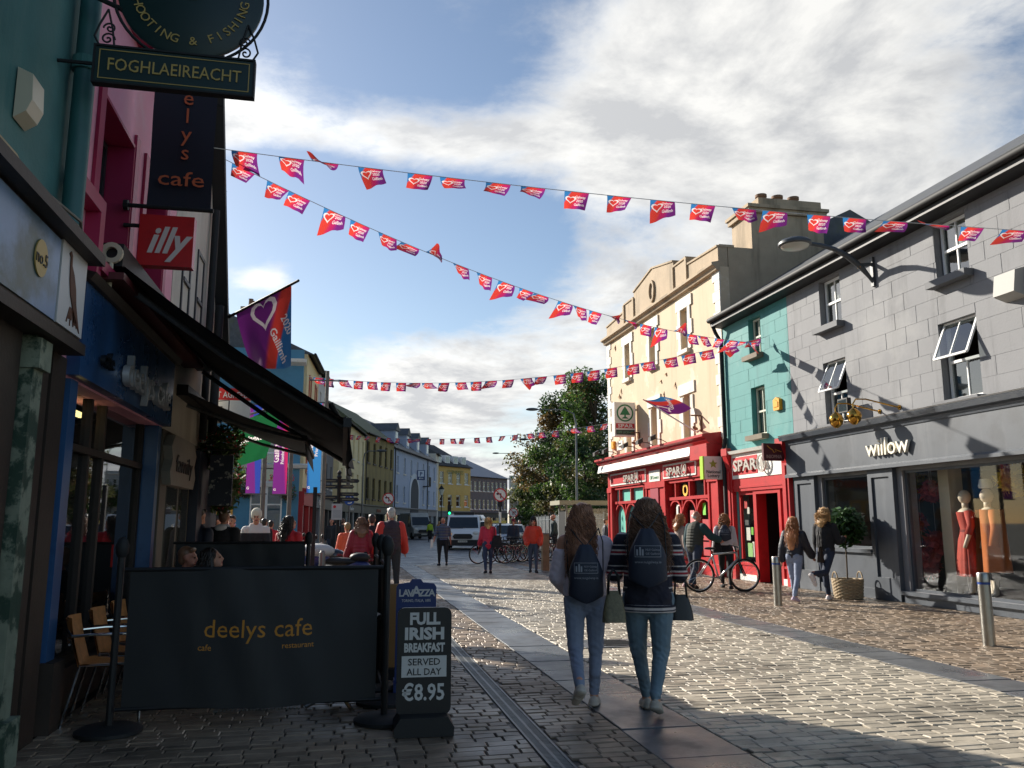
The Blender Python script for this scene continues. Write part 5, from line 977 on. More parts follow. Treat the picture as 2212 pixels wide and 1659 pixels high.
# ------------------------------------------------------------------ fence, bus shelter
fp = [at_d(1150, 70), at_d(1185, 56), at_d(1225, 47), at_d(1300, 44)]; FENCEM = mat('galvanised palisade', C(96, 104, 110), .55, metal=.2, var=.1)
fn = thing('palisade_fence', 'grey galvanised palisade fence along the bus stop', 'fence', fp[0]); 
for a, b in zip(fp, fp[1:]):
    L_ = (b - a).length; n = max(2, int(L_ / 2.4))
    for k in range(n + 1): p = a.lerp(b, k / n) - fp[0]; MB().box(p.x - .04, p.x + .04, p.y - .04, p.y + .04, 0, 2.1).build('post', FENCEM, fn)
    for z in (.35, 1.75): MB().bar((a - fp[0]) + Vector((0, 0, z)), (b - fp[0]) + Vector((0, 0, z)), .04, .05).build('rail', FENCEM, fn)
    pal = MB(); m_ = int(L_ / .12)
    for k in range(m_): p = a.lerp(b, k / m_) - fp[0]; q = a.lerp(b, (k + .66) / m_) - fp[0]; pal.add([(p.x, p.y - .03, .05), (q.x, q.y - .03, .05), (q.x, q.y - .03, 1.95), ((p.x + q.x) / 2, (p.y + q.y) / 2 - .03, 2.05), (p.x, p.y - .03, 1.95)], [(0, 1, 2, 3, 4)])
    pal.build('pales', FENCEM, fn, kind='stuff')
bs = thing('bus_shelter', 'glass bus shelter with flat cream roof beside the cream house', 'shelter', at_d(1290, 40)); 
for x in (-1.8, 1.8):
    for y in (-.6, .6): MB().box(x - .05, x + .05, y - .05, y + .05, 0, 2.35).build('post', GALV, bs)
MB().box(-2.2, 2.2, -.9, .9, 2.35, 2.55).build('roof', mat('cream shelter roof', C(150, 146, 124), .6), bs); MB().box(-1.74, 1.74, .58, .6, .3, 2.2).build('pane', GLASS, bs); MB().box(-1.2, 1.2, .1, .45, .44, .5).build('bench', BROWNP, bs); MB().box(-1.85, -1.8, -.5, .5, .5, 2.1).build('advert_panel', BLKSH, bs)
# ------------------------------------------------------------------ lamp posts, poles with banners, signs
def lamp_post(label, base, h, arm, double=False):
    o = thing('lamp_post', label, 'street lamp', base, -YAW); m = MB(); m.tube([(0, 0, 0), (0, 0, 1.2), (0, 0, h * .9), (arm * .06, 0, h * .97), (arm * .3, 0, h), (arm, 0, h)], [.09, .08, .055, .05, .045, .035], 8); m.build('column', GALV, o, smooth=True); MB().ball((arm * 1.15, 0, h + .02), .42, .15, .1).build('lamp_head', CASTI, o, smooth='all'); return o
lamp_post('slim lamp post at the bend of the road', at_d(1118, 96), 9.5, -2.2); lamp_post('lamp post with arm standing among the far trees', at_d(1160 + 26, 70), 8.5, -1.9); lamp_post('tall lamp post before the russet tree by the cream house', at_d(1243, 52), 8.6, -2.4); lamp_post('lamp post with arm over the olive and yellow houses', at_d(790, 64), 0.01 + 7.0, 1.2)
hl = thing('heritage_lamp', 'old fashioned lantern lamp post before the ochre pub', 'street lamp', at_d(957, 96)); m = MB(); m.lathe([(.2, 0), (.2, .4), (.1, .6), (.06, 1.4), (.05, 4.6), (.12, 4.7)], 10); m.build('column', BLACKIRON, hl); m = MB(); m.lathe([(.12, 4.7), (.34, 5.3), (.3, 5.35)], 6); m.build('lantern', mat('lantern glass', C(214, 210, 190), .3), hl); MB().lathe([(.36, 5.35), (.2, 5.6), (.04, 5.8), (.02, 6.0)], 6).build('cap', BLACKIRON, hl)
BANP = [flag_mat('banner cloth purple', [(0, PUR), (.45, PUR), (.5, C(50, 70, 160)), (.9, C(50, 70, 160)), (1.1, C(236, 180, 50))]), flag_mat('banner cloth orange', [(0, PUR), (.6, PUR), (.75, PNK), (1.0, ORA)]), flag_mat('banner cloth blue', [(0, C(40, 60, 140)), (.2, BLU), (.9, BLU), (1.0, PNK)])]
for k, (px, zt, zb, lab) in enumerate(((580, 5.0, 2.35, 'purple and blue'), (636, 4.6, 2.35, 'orange and purple'), (707, 5.2, 2.4, 'bright blue'))):
    base = at_d(px, (24.5, 25.0, 25.5)[k]); hp = (6.0, 4.8, 6.2)[k]
    o = thing('banner_pole', 'steel pole carrying a %s Gaillimh banner' % lab, 'pole', base); m = MB(); m.tube([(0, 0, 0), (0, 0, 1.0), (0, 0, hp)], [.085, .07, .055], 10); m.build('pole', mat('stained steel pole', C(110, 104, 96), .5, metal=.3, var=.3, vscale=5), o, smooth=True)
    MB().tube([(-.55, 0, zb), (.1, 0, zb)], .02, 6).build('lower_arm', GALV, o); MB().tube([(-.55, 0, zt), (.1, 0, zt)], .02, 6).build('upper_arm', GALV, o)
    fn_ = lambda u, v, zt=zt, zb=zb: (-.5 + .4 * u, .02 * math.sin(6 * v), zb + (zt - zb) * v)
    printed_cloth('banner', fn_, 4, 14, BANP[k], o, text_polys('Gaillimh', .35, .58, .62, math.pi / 2, .155) + text_polys('Príomhchathair', .72, .56, .33, math.pi / 2, .155) + text_polys('G', .14, .05, .26, 0, .155))
    if k == 2: MB().tube([(-.55, 0, 5.9), (.6, 0, 5.9)], .025, 6).build('cross_arm', GALV, o)
fp_ = thing('finger_post', 'black fingerpost with pointing arms and a white notice panel', 'signpost', at_d(740, 28.2)); MB().lathe([(.06, 0), (.06, 3.0), (.09, 3.05), (.05, 3.12), (.08, 3.2), (.01, 3.28)], 10).build('post', BLACK, fp_, smooth=True)
for k, (z, s) in enumerate(((2.92, 1), (2.92, -1), (2.72, 1), (2.72, -1), (2.47, 1), (2.36, -1), (2.3, 1))):
    m = MB(); L_ = (.62, .56, .45, .52, .62, .55, .62)[k]; m.prism([(s * .06, z - .065), (s * L_, z - .065), (s * (L_ + .06), z), (s * L_, z + .065), (s * .06, z + .065)], -.02, .02); m.build('arm', BLACK, fp_); MB().box(min(s * .12, s * .5), max(s * .12, s * .5), -.0215, -.0202, z - .012, z + .012).build('arm_print', mat('dim gold print', C(120, 112, 84), .6), fp_)
MB().box(-.22, .13, -.09, -.065, 1.62, 2.15).build('notice_panel', mat('notice board', C(176, 178, 176), .5), fp_); MB().lathe([(.05, -.005), (.05, .005)], 14, (-.12, -.094, 2.05), axis='y').build('notice_logo', SIGNRED, fp_)
for k in range(7): MB().box(-.17, .09, -.0915, -.0902, 1.68 + k * .04, 1.69 + k * .04).build('notice_line', GREYSH, fp_)
bp = thing('sign_pole', 'plain black square pole at the edge of the cafe terrace', 'pole', at_d(690, 15.2)); MB().box(-.035, .035, -.035, .035, 0, 2.15).build('post', BLACK, bp); MB().lathe([(.055, 0), (.055, .98), (.03, 1.02)], 12, (.17, -.05, 0)).build('short_post', GALV, bp)
def round_sign(label, base, z, r, draw, pole=True, dark=False, rz=-YAW):
    o = thing('traffic_sign', label, 'road sign', base, rz)
    if not dark: MB().tube([(0, .03, 0), (0, .03, z)], .04, 8).build('post', GALV, o)
    else:
        for i in range(5): MB().lathe([(.055, i * (z - .3) / 5), (.055, (i + 1) * (z - .3) / 5)], 12, (0, .03, 0)).build('post_band', BLACK if i % 2 == 0 else PRINTW, o)
        MB().box(-.11, .11, -.02, .1, z - .55, z - .3).build('control_box', BLACK, o)
    MB().lathe([(.01, -.012), (r, -.012), (r, .012), (.01, .012)], 36, (0, -.02, z), axis='y').build('plate', PRINTW if draw != 'blue' else mat('road sign blue', C(30, 80, 160), .45), o)
    if draw != 'blue':
        m = MB(); n = 36
        for i in range(n):
            t0, t1 = 2 * math.pi * i / n, 2 * math.pi * (i + 1) / n; m.add([(a * r * math.cos(t), -.036, z + a * r * math.sin(t)) for a, t in ((.82, t0), (1, t0), (1, t1), (.82, t1))], [(0, 1, 2, 3)])
        m.build('red_ring', SIGNRED, o); s = -1 if draw == 'left' else 1; a = MB()
        a.add([(-s * .18 * r, -.038, z - .5 * r), (-s * .02 * r, -.038, z - .5 * r), (-s * .02 * r, -.038, z + .08 * r), (s * .3 * r, -.038, z + .08 * r), (s * .3 * r, -.038, z - .06 * r), (s * .62 * r, -.038, z + .16 * r), (s * .3 * r, -.038, z + .38 * r), (s * .3 * r, -.038, z + .24 * r), (-s * .18 * r, -.038, z + .24 * r)], [tuple(range(9))]); a.build('arrow', BLACK, o)
        q = MB(); k = .707 * r * .85; w = .06 * r; q.add([(-k - w * s * 0, -.041, z + k), (-k + w * 1.4, -.041, z + k + w), (k + w, -.041, z - k + w), (k - w * .6, -.041, z - k - w)], [(0, 1, 2, 3)]); q.build('red_slash', SIGNRED, o)
    else:
        m = MB()
        for kk in range(3):
            a0 = kk * 2.1
            for i in range(5):
                t0, t1 = a0 + i * .28, a0 + (i + 1) * .28; m.add([(a * r * math.cos(t), -.036, z + a * r * math.sin(t)) for a, t in ((.5, t0), (.72, t0), (.72, t1), (.5, t1))], [(0, 1, 2, 3)])
        m.build('arrows', PRINTW, o)
    return o
round_sign('no left turn sign before the olive house', at_d(845, 44), 2.78, .31, 'left'); round_sign('large no left turn sign on a black and white banded pole', at_d(1081, 40), 2.84, .32, 'left', dark=True); round_sign('small no right turn sign far down the road', at_d(1109, 60), 2.25, .34, 'right'); round_sign('round blue roundabout sign behind the fingerpost', at_d(763, 42), 2.65, .26, 'blue')
tl = thing('traffic_light', 'traffic light showing green by the ochre pub', 'traffic light', at_d(974, 92)); MB().tube([(0, 0, 0), (0, 0, 3.0)], .05, 8).build('post', GALV, tl); MB().box(-.18, .18, -.15, .12, 2.4, 3.5).build('case', BLACK, tl)
for k, c_ in enumerate((C(30, 230, 120), C(40, 34, 20), C(44, 20, 20))): MB().lathe([(.13, -.005), (.13, .005)], 14, (0, -.16, 2.6 + .34 * k), axis='y').build('lamp', mat('signal %d' % k, c_, .4, emit=3.0 if k == 0 else 0), tl)
# ------------------------------------------------------------------ bunting
def flag_fn(sw, tw): return lambda u, v: ((u - .5) * .38 * (1 - .14 * v) + .03 * sw * v * v, (.05 * math.sin(3 * u + sw) + .018 * math.sin(11 * u + 2 * sw)) * v + sw * .12 * v * v + tw * (u - .5) * v * .3, -.27 * v * (1 - abs(sw) * .18))
flag_meshes = []
for sw, tw in ((0, .1), (.6, .5), (-.7, -.4), (1.7, .9), (-1.8, .7), (2.7, -.9)):
    fn_ = flag_fn(sw, tw); o = printed_cloth('flag', fn_, 8, 5, FLAGM, None, ring_polys(heart(.28, .45, .24), .3, .28, .48) + text_polys('Galway', .68, .36, .15, 0, -1.4) + text_polys('2020', .68, .58, .15, 0, -1.4) + text_polys('Gaillimh', .68, .8, .14, 0, -1.4))
    flag_meshes.append(o.data); bpy.data.objects.remove(o)
def bunting(label, a, b, sag, n, t0=0.0, t1=1.0, seed=0, calm=False):
    rn = random.Random(seed); a, b = Vector(a), Vector(b); o = thing('bunting', label, 'bunting', a, group='strings of bunting across the street')
    P = lambda t: (a.lerp(b, t) - Vector((0, 0, sag * 4 * t * (1 - t)))) - a
    MB().tube([P(t) for t in np.linspace(0, 1, 40)], .006, 4).build('cord', mat('white cord', C(210, 210, 205), .7), o)
    d = b - a; rz = math.atan2(d.y, d.x)
    for k in range(n):
        t = t0 + (t1 - t0) * (k + .5 + rn.uniform(-.16, .16)) / n; i = rn.choices(range(6), (5, 4, 4, 2, 2, 1) if calm else (2, 3, 3, 3, 3, 2.5))[0]; me = flag_meshes[i]; dp = P(t + .005) - P(t)
        f = link('flag', me, o, None, P(t), (rn.uniform(-.8, .8) if not calm else rn.uniform(-.35, .35), -math.atan2(dp.z, Vector((dp.x, dp.y)).length), rz))
bunting('long bunting string from the white house to the grey building', at_x(452, 318, -2.1), at_x(2235, 500, 10.6), .12, 20, .02, .99, 3)
bunting('bunting string slanting from the white house down to the teal house', at_x(458, 330, -2.1), at_x(1650, 742, 10.6), .6, 27, .015, .99, 5)
bunting('bunting string from the banner poles to the teal house', at_d(662, 27) + Vector((0, 0, 6.3)), at_x(1655, 728, 10.6), .62, 27, .01, .99, 6, True)
bunting('farthest bunting string ending at the far corner of the cream house', at_d(750, 46) + Vector((0, 0, 6.4)), at_x(1330, 912, 10.6), .45, 22, .01, .99, 7, True)
# ================================================================== cafe terrace
SCREEN = mat('black screen cloth', C(32, 34, 36), .62, var=.12, bump=.0006, bscale=200, dirt=C(52, 52, 50), dscale=1.6, damt=.45, streak=True)
AMBER = mat('amber print', C(186, 126, 40), .7)
POSTG = 'weighted windbreak posts'
def wind_post(p, lab, hgt=1.22):
    o = thing('barrier_post', lab, 'post', (p[0], p[1], 0), group=POSTG); MB().lathe([(.23, .006), (.23, .03), (.19, .05), (.04, .06), (.01, .06)], 26).build('base', BLACKIRON, o, smooth=30); MB().tube([(0, 0, .05), (0, 0, hgt)], .026, 10).build('pole', BLACK, o)
    MB().lathe([(.03, hgt - .01), (.045, hgt + .02), (.05, hgt + .07), (.035, hgt + .12), (.01, hgt + .14)], 12).build('finial', BLACKIRON, o, smooth=True); return o
def screen(label, a, b, z0, z1, txt=None, seed=1):
    a, b = Vector((*a, 0)), Vector((*b, 0)); d = b - a; L_ = d.length; o = thing('windbreak', label, 'barrier', a, math.atan2(d.y, d.x))
    fn = lambda u, v: (L_ * u, (.016 * math.sin(5 * u + 2 * v + seed) + .006 * math.sin(17 * u - 9 * v + seed) + .004 * math.sin(31 * u + 6 * v)) * math.sin(math.pi * u) - .04 * (1 - v) * math.sin(math.pi * u), z0 + (z1 - z0) * v + .012 * math.sin(9 * u) * (1 - v))
    printed_cloth('cloth', fn, 56, 22, SCREEN, o, txt(L_) if txt else [], AMBER); MB().tube([(-.04, 0, z1), (L_ + .04, 0, z1)], .016, 8).build('top_rail', BLACK, o); MB().tube([(-.04, 0, z0 + .01), (L_ + .04, 0, z0 + .01)], .014, 8).build('bottom_rail', BLACK, o)
    return o
def deely(L_):
    A_ = (1.0) / L_; asp = L_ / .98
    return text_polys('deelys cafe', .515, .50, .100, 0, asp, .0) + text_polys('cafe', .305, .405, .034, 0, asp, .004) + text_polys('restaurant', .675, .415, .031, 0, asp, .004)
screen('black cloth windbreak with amber lettering beside the menu board', (-1.52, 6.74), (.3, 6.74), .16, 1.16, deely)
screen('plain black cloth windbreak behind the seated couple', (-1.9, 10.6), (-.42, 10.6), .2, 1.27, None, 4)
for k, (a, b) in enumerate(((6.8, 8.0), (8.04, 9.24))): screen('black windbreak running along the terrace edge, ' + ('nearer the menu board' if k == 0 else 'farther from the menu board'), (.38, a), (.38, b), .16, 1.16, None, 7 + k)
for p, l_ in (((-1.6, 6.78), 'black weighted windbreak post by the cafe chairs'), ((.37, 6.74), 'black weighted windbreak post beside the menu board'), ((.40, 7.42), 'black windbreak post along the terrace edge, next after the corner one'), ((.38, 8.02), 'black windbreak post at the joint of the edge screens'), ((.38, 9.3), 'black windbreak post at the far end of the edge screens'), ((-.38, 10.6), 'black windbreak post at the end of the plain screen')): wind_post(p, l_, 1.26)
# menu boards
mbd = thing('menu_board', 'black pavement board advertising full Irish breakfast for 8.95', 'sign', (.635, 6.39, 0), -.04)
def rrect(w, z0, z1, r): return [(x + r * math.cos(t), z + r * math.sin(t)) for x, z, t0 in ((w - r, z1 - r, 0), (-w + r, z1 - r, math.pi / 2), (-w + r, z0 + r, math.pi), (w - r, z0 + r, 1.5 * math.pi)) for t in np.linspace(t0, t0 + math.pi / 2, 5)]
MB().prism(rrect(.2, .12, .88, .05), -.02, .02).build('panel', mat('black board', C(26, 26, 28), .45), mbd); MB().prism([(-.21, .0), (.21, .0), (.215, .06), (.17, .13), (-.17, .13), (-.215, .06)], -.17, .17).build('base', mat('black plastic base', C(30, 31, 32), .6, bump=.001), mbd)
PB = mat('printed white', C(206, 204, 200), .6)
for s, z, sz, w in (('FULL', .762, .115, .225), ('IRISH', .655, .115, .29), ('BREAKFAST', .565, .085, .30), ('€8.95', .225, .16, .31)): text(mbd, s, 0, z, sz, PB, y=-.022, ext=.001, bold=.045 if z > .3 else .022, width=w)
MB().box(-.165, .165, -.0235, -.0202, .385, .535).build('white_block', PB, mbd)
for s, z, w in (('SERVED', .47, .235), ('ALL DAY', .4, .255)): text(mbd, s, 0, z, .068, BLACK, y=-.025, ext=.001, bold=.008, width=w)
lv = thing('menu_board', 'blue coffee brand board standing behind the breakfast board', 'sign', (.69, 7.75, 0), -.05)
LAVB = mat('coffee board blue', C(34, 54, 110), .5); MB().prism([(-.18, .12), (.18, .12), (.18, .93), (.16, .96), (.06, .97), (.04, 1.0), (-.04, 1.0), (-.06, .97), (-.16, .96), (-.18, .93)], -.02, .02).build('panel', LAVB, lv); MB().box(-.19, .19, -.16, .16, 0, .12).build('base', LAVB, lv)
for k, chh in enumerate('LAVAZZA'): text(lv, chh, (-.138, -.095, -.052, .0, .05, .095, .14)[k], .85, .085 if k != 3 else .125, PB, y=-.023, ext=.001, bold=.03)
text(lv, 'TORINO, ITALIA, 1895', 0, .8, .034, PB, y=-.023, ext=.001, bold=.01, width=.26)
ob = thing('menu_board', 'small orange-edged board half hidden behind the coffee board', 'sign', (.52, 8.6, 0), 0); MB().box(-.16, .16, -.02, .02, .1, .9).build('panel', mat('orange edge board', C(150, 110, 60), .6), ob); MB().box(-.18, .18, -.14, .14, 0, .1).build('base', BLACK, ob)
# chairs and tables
WICK = mat('tan woven cane', C(196, 132, 70), .6, var=.25, vscale=18, bump=.003, bscale=90)
def chair(label):
    o = thing('cafe_chair', label, 'chair', (0, 0, 0), 0, 'tan cane cafe chairs')
    def shell(u, v):   # v: 0 front of seat -> 1 top of back
        w = .2 + .02 * math.sin(math.pi * v)
        if v < .5: t = v / .5; return ((u - .5) * 2 * w, .22 - .42 * t, .45 - .02 * math.sin(math.pi * t) + .01 * (2 * u - 1) ** 2)
        t = (v - .5) / .5; return ((u - .5) * 2 * w, -.2 - .1 * t - .04 * math.sin(t * 1.57) + .06 * (2 * u - 1) ** 2 * t, .45 + .34 * t)
    m = MB(); m.grid(shell, 10, 22); m.grid(lambda u, v: (lambda p: (p[0], p[1] - .012, p[2] - .014))(shell(u, v)), 10, 22); m.build('seat_shell', WICK, o, smooth='all')
    for s in (-1, 1):
        MB().tube([(s * .24, .24, .0), (s * .235, .23, .44), (s * .24, .22, .62), (s * .25, .14, .67), (s * .25, -.1, .67), (s * .23, -.26, .66), (s * .16, -.31, .7)], .012, 8).build('arm_leg', CHROME, o, smooth=True)
        MB().tube([(s * .22, -.3, .0), (s * .2, -.2, .44), (s * .2, .2, .44)], .012, 8).build('back_leg', CHROME, o, smooth=True)
    MB().tube([(-.2, .2, .43), (.2, .2, .43)], .01, 6).build('front_rail', CHROME, o); MB().tube([(-.22, -.28, .6), (0, -.335, .62), (.22, -.28, .6)], .01, 6).build('back_rail', CHROME, o); return o
def table(label, p):
    o = thing('cafe_table', label, 'table', (*p, 0), 0, 'round steel cafe tables'); MB().lathe([(.01, .70), (.34, .70), (.35, .715), (.34, .73), (.01, .73)], 32).build('top', STEEL, o, smooth=30); MB().tube([(0, 0, .03), (0, 0, .7)], .025, 10).build('column', STEEL, o)
    for k in range(4): t = k * math.pi / 2 + .4; MB().tube([(0, 0, .1), (.15 * math.cos(t), .15 * math.sin(t), .06), (.28 * math.cos(t), .28 * math.sin(t), .012)], .016, 6).build('foot', STEEL, o)
    return o
c0 = chair('tan cane and steel cafe chair beside the blue pilaster')
def put(o, x, y, rz, lab=None): 
    o.location = (x, y, 0); o.rotation_euler = (0, 0, rz)
    if lab: o['label'] = lab
    return o
c1, c2, c3, c4 = [copy_tree(c0) for _ in range(4)]
put(c0, -1.72, 7.25, -1.45); put(c1, -1.72, 7.85, -1.55, 'tan cane cafe chair between two others along the cafe window'); put(c2, -1.72, 8.5, -1.6, 'tan cane cafe chair farthest along the cafe window from the pilaster'); put(c3, -1.45, 9.3, -1.6, 'tan cane cafe chair that the dark-haired woman sits on'); put(c4, -1.75, 9.75, -1.5, 'tan cane cafe chair under the seated man')
table('round steel cafe table behind the lettered windbreak', (-.95, 7.7)); table('round steel cafe table beside the seated couple', (-.85, 9.35)); table('round steel cafe table by the edge screens', (.02, 7.45))
cup = thing('napkin_holder', 'patterned paper napkin box on the table of the seated couple', 'box', (-.95, 9.2, .73)); MB().box(-.08, .08, -.05, .05, 0, .16).build('box', mat('patterned paper', C(190, 170, 150), .7, dirt=C(110, 70, 50), dscale=30, damt=.9), cup)
# ================================================================== bollards, potted tree
for (x, y), lb in (((7.98, 14.5), 'stainless steel bollard with blue band next to the girl in the navy jacket'), ((7.97, 9.32), 'stainless steel bollard with blue band in front of the big dress window')):
    o = thing('bollard', lb, 'bollard', (x, y, 0), 0, 'steel bollards before the dress shop'); MB().lathe([(.075, 0), (.075, .74), (.072, .745)], 22).build('post', STEEL, o, smooth=30); MB().lathe([(.0765, .742), (.0765, .77)], 22).build('blue_band', mat('blue reflective', C(40, 70, 140), .3), o, smooth=30); MB().lathe([(.078, .772), (.078, .87), (.07, .885), (.01, .89)], 22).build('cap', STEEL, o, smooth=30)
pt = thing('topiary_tree', 'clipped bay tree standard in a wicker basket before the dress shop', 'plant', (10.12, 15.55, 0))
MB().tube([(0, 0, .3), (.01, 0, .8), (0, 0, 1.3)], .016, 8).build('trunk', BARK, pt); f = MB(); foliage(f, (0.02, 0, 1.42), .36, 1500, .062, 0, .92, .45); foliage(f, (0, 0, 1.43), .43, 200, .075, 0, .95, .8); foliage(f, (.08, 0, 1.6), .3, 200, .07, 0, .8, .5); f.build('crown', mat('bay leaf', C(52, 80, 40), .35, island=.4, trans=.2), pt)
WICKB = mat('grey wicker', C(168, 148, 118), .7, var=.3, vscale=20)
wk = MB()
for r_ in range(13):
    z = .02 + r_ * .03; rad = .26 + .03 * r_ / 12; pts = [((rad + .014 * math.sin(12 * t + (r_ % 2) * math.pi)) * math.cos(t), (rad + .014 * math.sin(12 * t + (r_ % 2) * math.pi)) * math.sin(t), z) for t in np.linspace(0, 2 * math.pi, 73)]; wk.tube(pts, .017, 5)
wbk = thing('wicker_basket', 'round woven wicker basket holding the bay tree', 'basket', (10.12, 15.55, 0)); wk.build('weave', WICKB, wbk, smooth='all', kind='stuff'); MB().lathe([(.25, .01), (.27, .34), (.24, .34), (.01, .3)], 24).build('lining', BROWNP, wbk)
for s in (-1, 1): MB().tube([(s * .28 + .09 * math.cos(t) * 0, .09 * math.cos(t), .4 + .13 * math.sin(t)) for t in np.linspace(0, math.pi, 10)], .014, 6).build('handle', WICKB, wbk)
# ================================================================== dress shop window display
SKINM = mat('mannequin plaster', C(206, 190, 170), .6)
def mannequin(label, Y, X, dress):
    o = thing('mannequin', label, 'mannequin', (X, Y, .2), -math.pi / 2 - .5); o.scale = (1.1,) * 3
    body = MB(); body.ball((0, 0, 1.62), .085, .1, .12, m=0); body.tube([(0, 0, 1.42), (0, 0, 1.54)], .05, 10); body.lathe([(.03, 1.45), (.12, 1.42), (.19, 1.38), (.17, 1.25), (.13, 1.08), (.17, .9), (.16, .8)], 20, sy=.62)
    for s in (-1, 1): body.tube([(s * .18, 0, 1.37), (s * .23, .02, 1.1), (s * .22, -.08, .85), (s * .21, -.1, .78)], [.05, .042, .032, .03], 10); body.tube([(s * .085, 0, .85), (s * .08, 0, .45), (s * .075, 0, .08), (s * .075, -.1, .02)], [.085, .06, .04, .035], 10)
    body.build('body', SKINM, o, smooth='all')
    if dress == 'red':
        d = MB(); n = 48; prof = [(.2, 1.37), (.18, 1.25), (.135, 1.07), (.145, 1.05), (.2, .9), (.25, .6), (.29, .32)]; vs = []
        for r_, z in prof:
            for j in range(n): t = 2 * math.pi * j / n; q = r_ * (1 + (.05 * math.sin(16 * t) if z < 1.0 else .01 * math.sin(16 * t))); vs.append((q * math.cos(t), q * math.sin(t) * .72, z))
        d.add(vs, [(i * n + j, i * n + (j + 1) % n, (i + 1) * n + (j + 1) % n, (i + 1) * n + j) for i in range(len(prof) - 1) for j in range(n)])
        for s in (-1, 1): d.tube([(s * .17, 0, 1.38), (s * .225, .02, 1.15), (s * .22, -.03, 1.0)], [.068, .062, .06], 12)
        d.build('dress', mat('rust red dress', C(168, 52, 34), .75, var=.2, vscale=8), o, smooth='all'); MB().lathe([(.15, 1.04), (.15, 1.08)], 24, sy=.74).build('belt', mat('dress belt', C(130, 36, 26), .6), o)
    else:
        d = MB(); d.lathe([(.18, 1.38), (.17, 1.2), (.14, 1.05), (.18, .85)], 24, sy=.66); d.build('blouse', mat('dark blouse', C(60, 54, 52), .5, var=.3, vscale=8), o, smooth='all'); d = MB()
        for s in (-1, 1): d.tube([(s * .09, 0, .88), (s * .085, 0, .3)], [.1, .075], 12)
        d.build('trousers', BLKSH, o, smooth='all'); c_ = MB()
        def coat(u, v): t = R(-60) + u * R(300); r_ = .25 + .05 * (1 - v) + (.03 * math.sin(8 * t) * (1 - v)); return (r_ * math.cos(t), r_ * math.sin(t) * .8 + .02, .42 + .98 * v)
        c_.grid(coat, 30, 10)
        for s in (-1, 1): c_.tube([(s * .2, .02, 1.38), (s * .28, .03, 1.1), (s * .27, -.02, .82)], [.08, .075, .075], 12)
        c_.build('coat', mat('burnt orange coat', C(184, 98, 36), .8, var=.12), o, smooth='all')
    return o
mannequin('bald mannequin in a pleated rust red dress in the shop window', 13.5, 11.3, 'red'); mannequin('mannequin in a long burnt orange coat in the shop window', 12.9, 11.25, 'coat')
MB().lathe([(.11, 0), (.12, .04), (.09, .16), (.01, .165)], 16).build('x', WHITE).name = 'sun_hat'
sh_ = bpy.data.objects['sun_hat']; sh_.location = (11.25, 12.9, 2.12); tag(sh_, 'white bucket hat on the mannequin in the orange coat', 'hat')
def pompom(label, X, Y, z, r, m):
    o = thing('paper_pompom', label, 'pompom', (X, Y, z), 0, 'paper pompoms in the dress window'); f = MB(); foliage(f, (0, 0, 0), r, 260, r * .45, 0, 1, .5); f.build('petals', m, o); MB().tube([(0, 0, r * .5), (0, 0, 2.58 - z)], .004, 4).build('thread', WHITE, o)
PK_ = mat('coral tissue paper', C(222, 110, 104), .8, trans=.3, island=.15); YW_ = mat('yellow tissue paper', C(232, 206, 80), .8, trans=.3, island=.15)
for X, Y, z, r_, m_, l_ in ((11.3, 14.4, 2.12, .2, PK_, 'upper coral paper pompom by the column'), (11.3, 14.9, 1.52, .2, PK_, 'middle coral paper pompom at the edge of the dress window'), (11.3, 14.75, .75, .3, PK_, 'large low coral paper pompom at the foot of the window'), (11.35, 14.85, 2.3, .2, YW_, 'yellow paper pompom beside the upper coral one'), (11.35, 12.35, 2.25, .26, YW_, 'large yellow paper pompom next to the orange coat'), (11.5, 14.6, 1.1, .24, PK_, 'coral paper pompom second from the floor')): pompom(l_, X, Y, z, r_, m_)
# ================================================================== vehicles
CARW = mat('white car paint', C(220, 222, 222), .3, coat=.6); CARS = mat('silver car paint', C(160, 164, 168), .3, metal=.5, coat=.5); CARK = mat('black car paint', C(26, 28, 32), .25, coat=.8); CARGL = mat('dark car glass', C(28, 34, 38), .06, spec=.8); TYRE = RUBBER; LAMPG = mat('headlamp glass', C(206, 206, 200), .1, spec=.8); AMBL = mat('amber lamp', C(230, 150, 50), .3, emit=.6); PLATE = mat('number plate', C(206, 206, 196), .5); PLAST = mat('black bumper plastic', C(30, 31, 33), .6)
def wheel(parent, x, y, r, w=.2):
    o = MB().lathe([(r * .62, -w / 2), (r * .95, -w / 2), (r, -w / 2 + .03), (r, w / 2 - .03), (r * .95, w / 2), (r * .62, w / 2)], 22, (x, y, r), axis='x').build('wheel', TYRE, parent, smooth=30); MB().lathe([(.03, -w / 2 + .03), (r * .3, -w / 2 + .02), (r * .64, -w / 2 + .05), (r * .64, w / 2 - .05), (r * .3, w / 2 - .02), (.03, w / 2 - .03)], 16, (x, y, r), axis='x').build('rim', mat('alloy rim', C(140, 142, 144), .35, metal=.8), o, smooth=30)
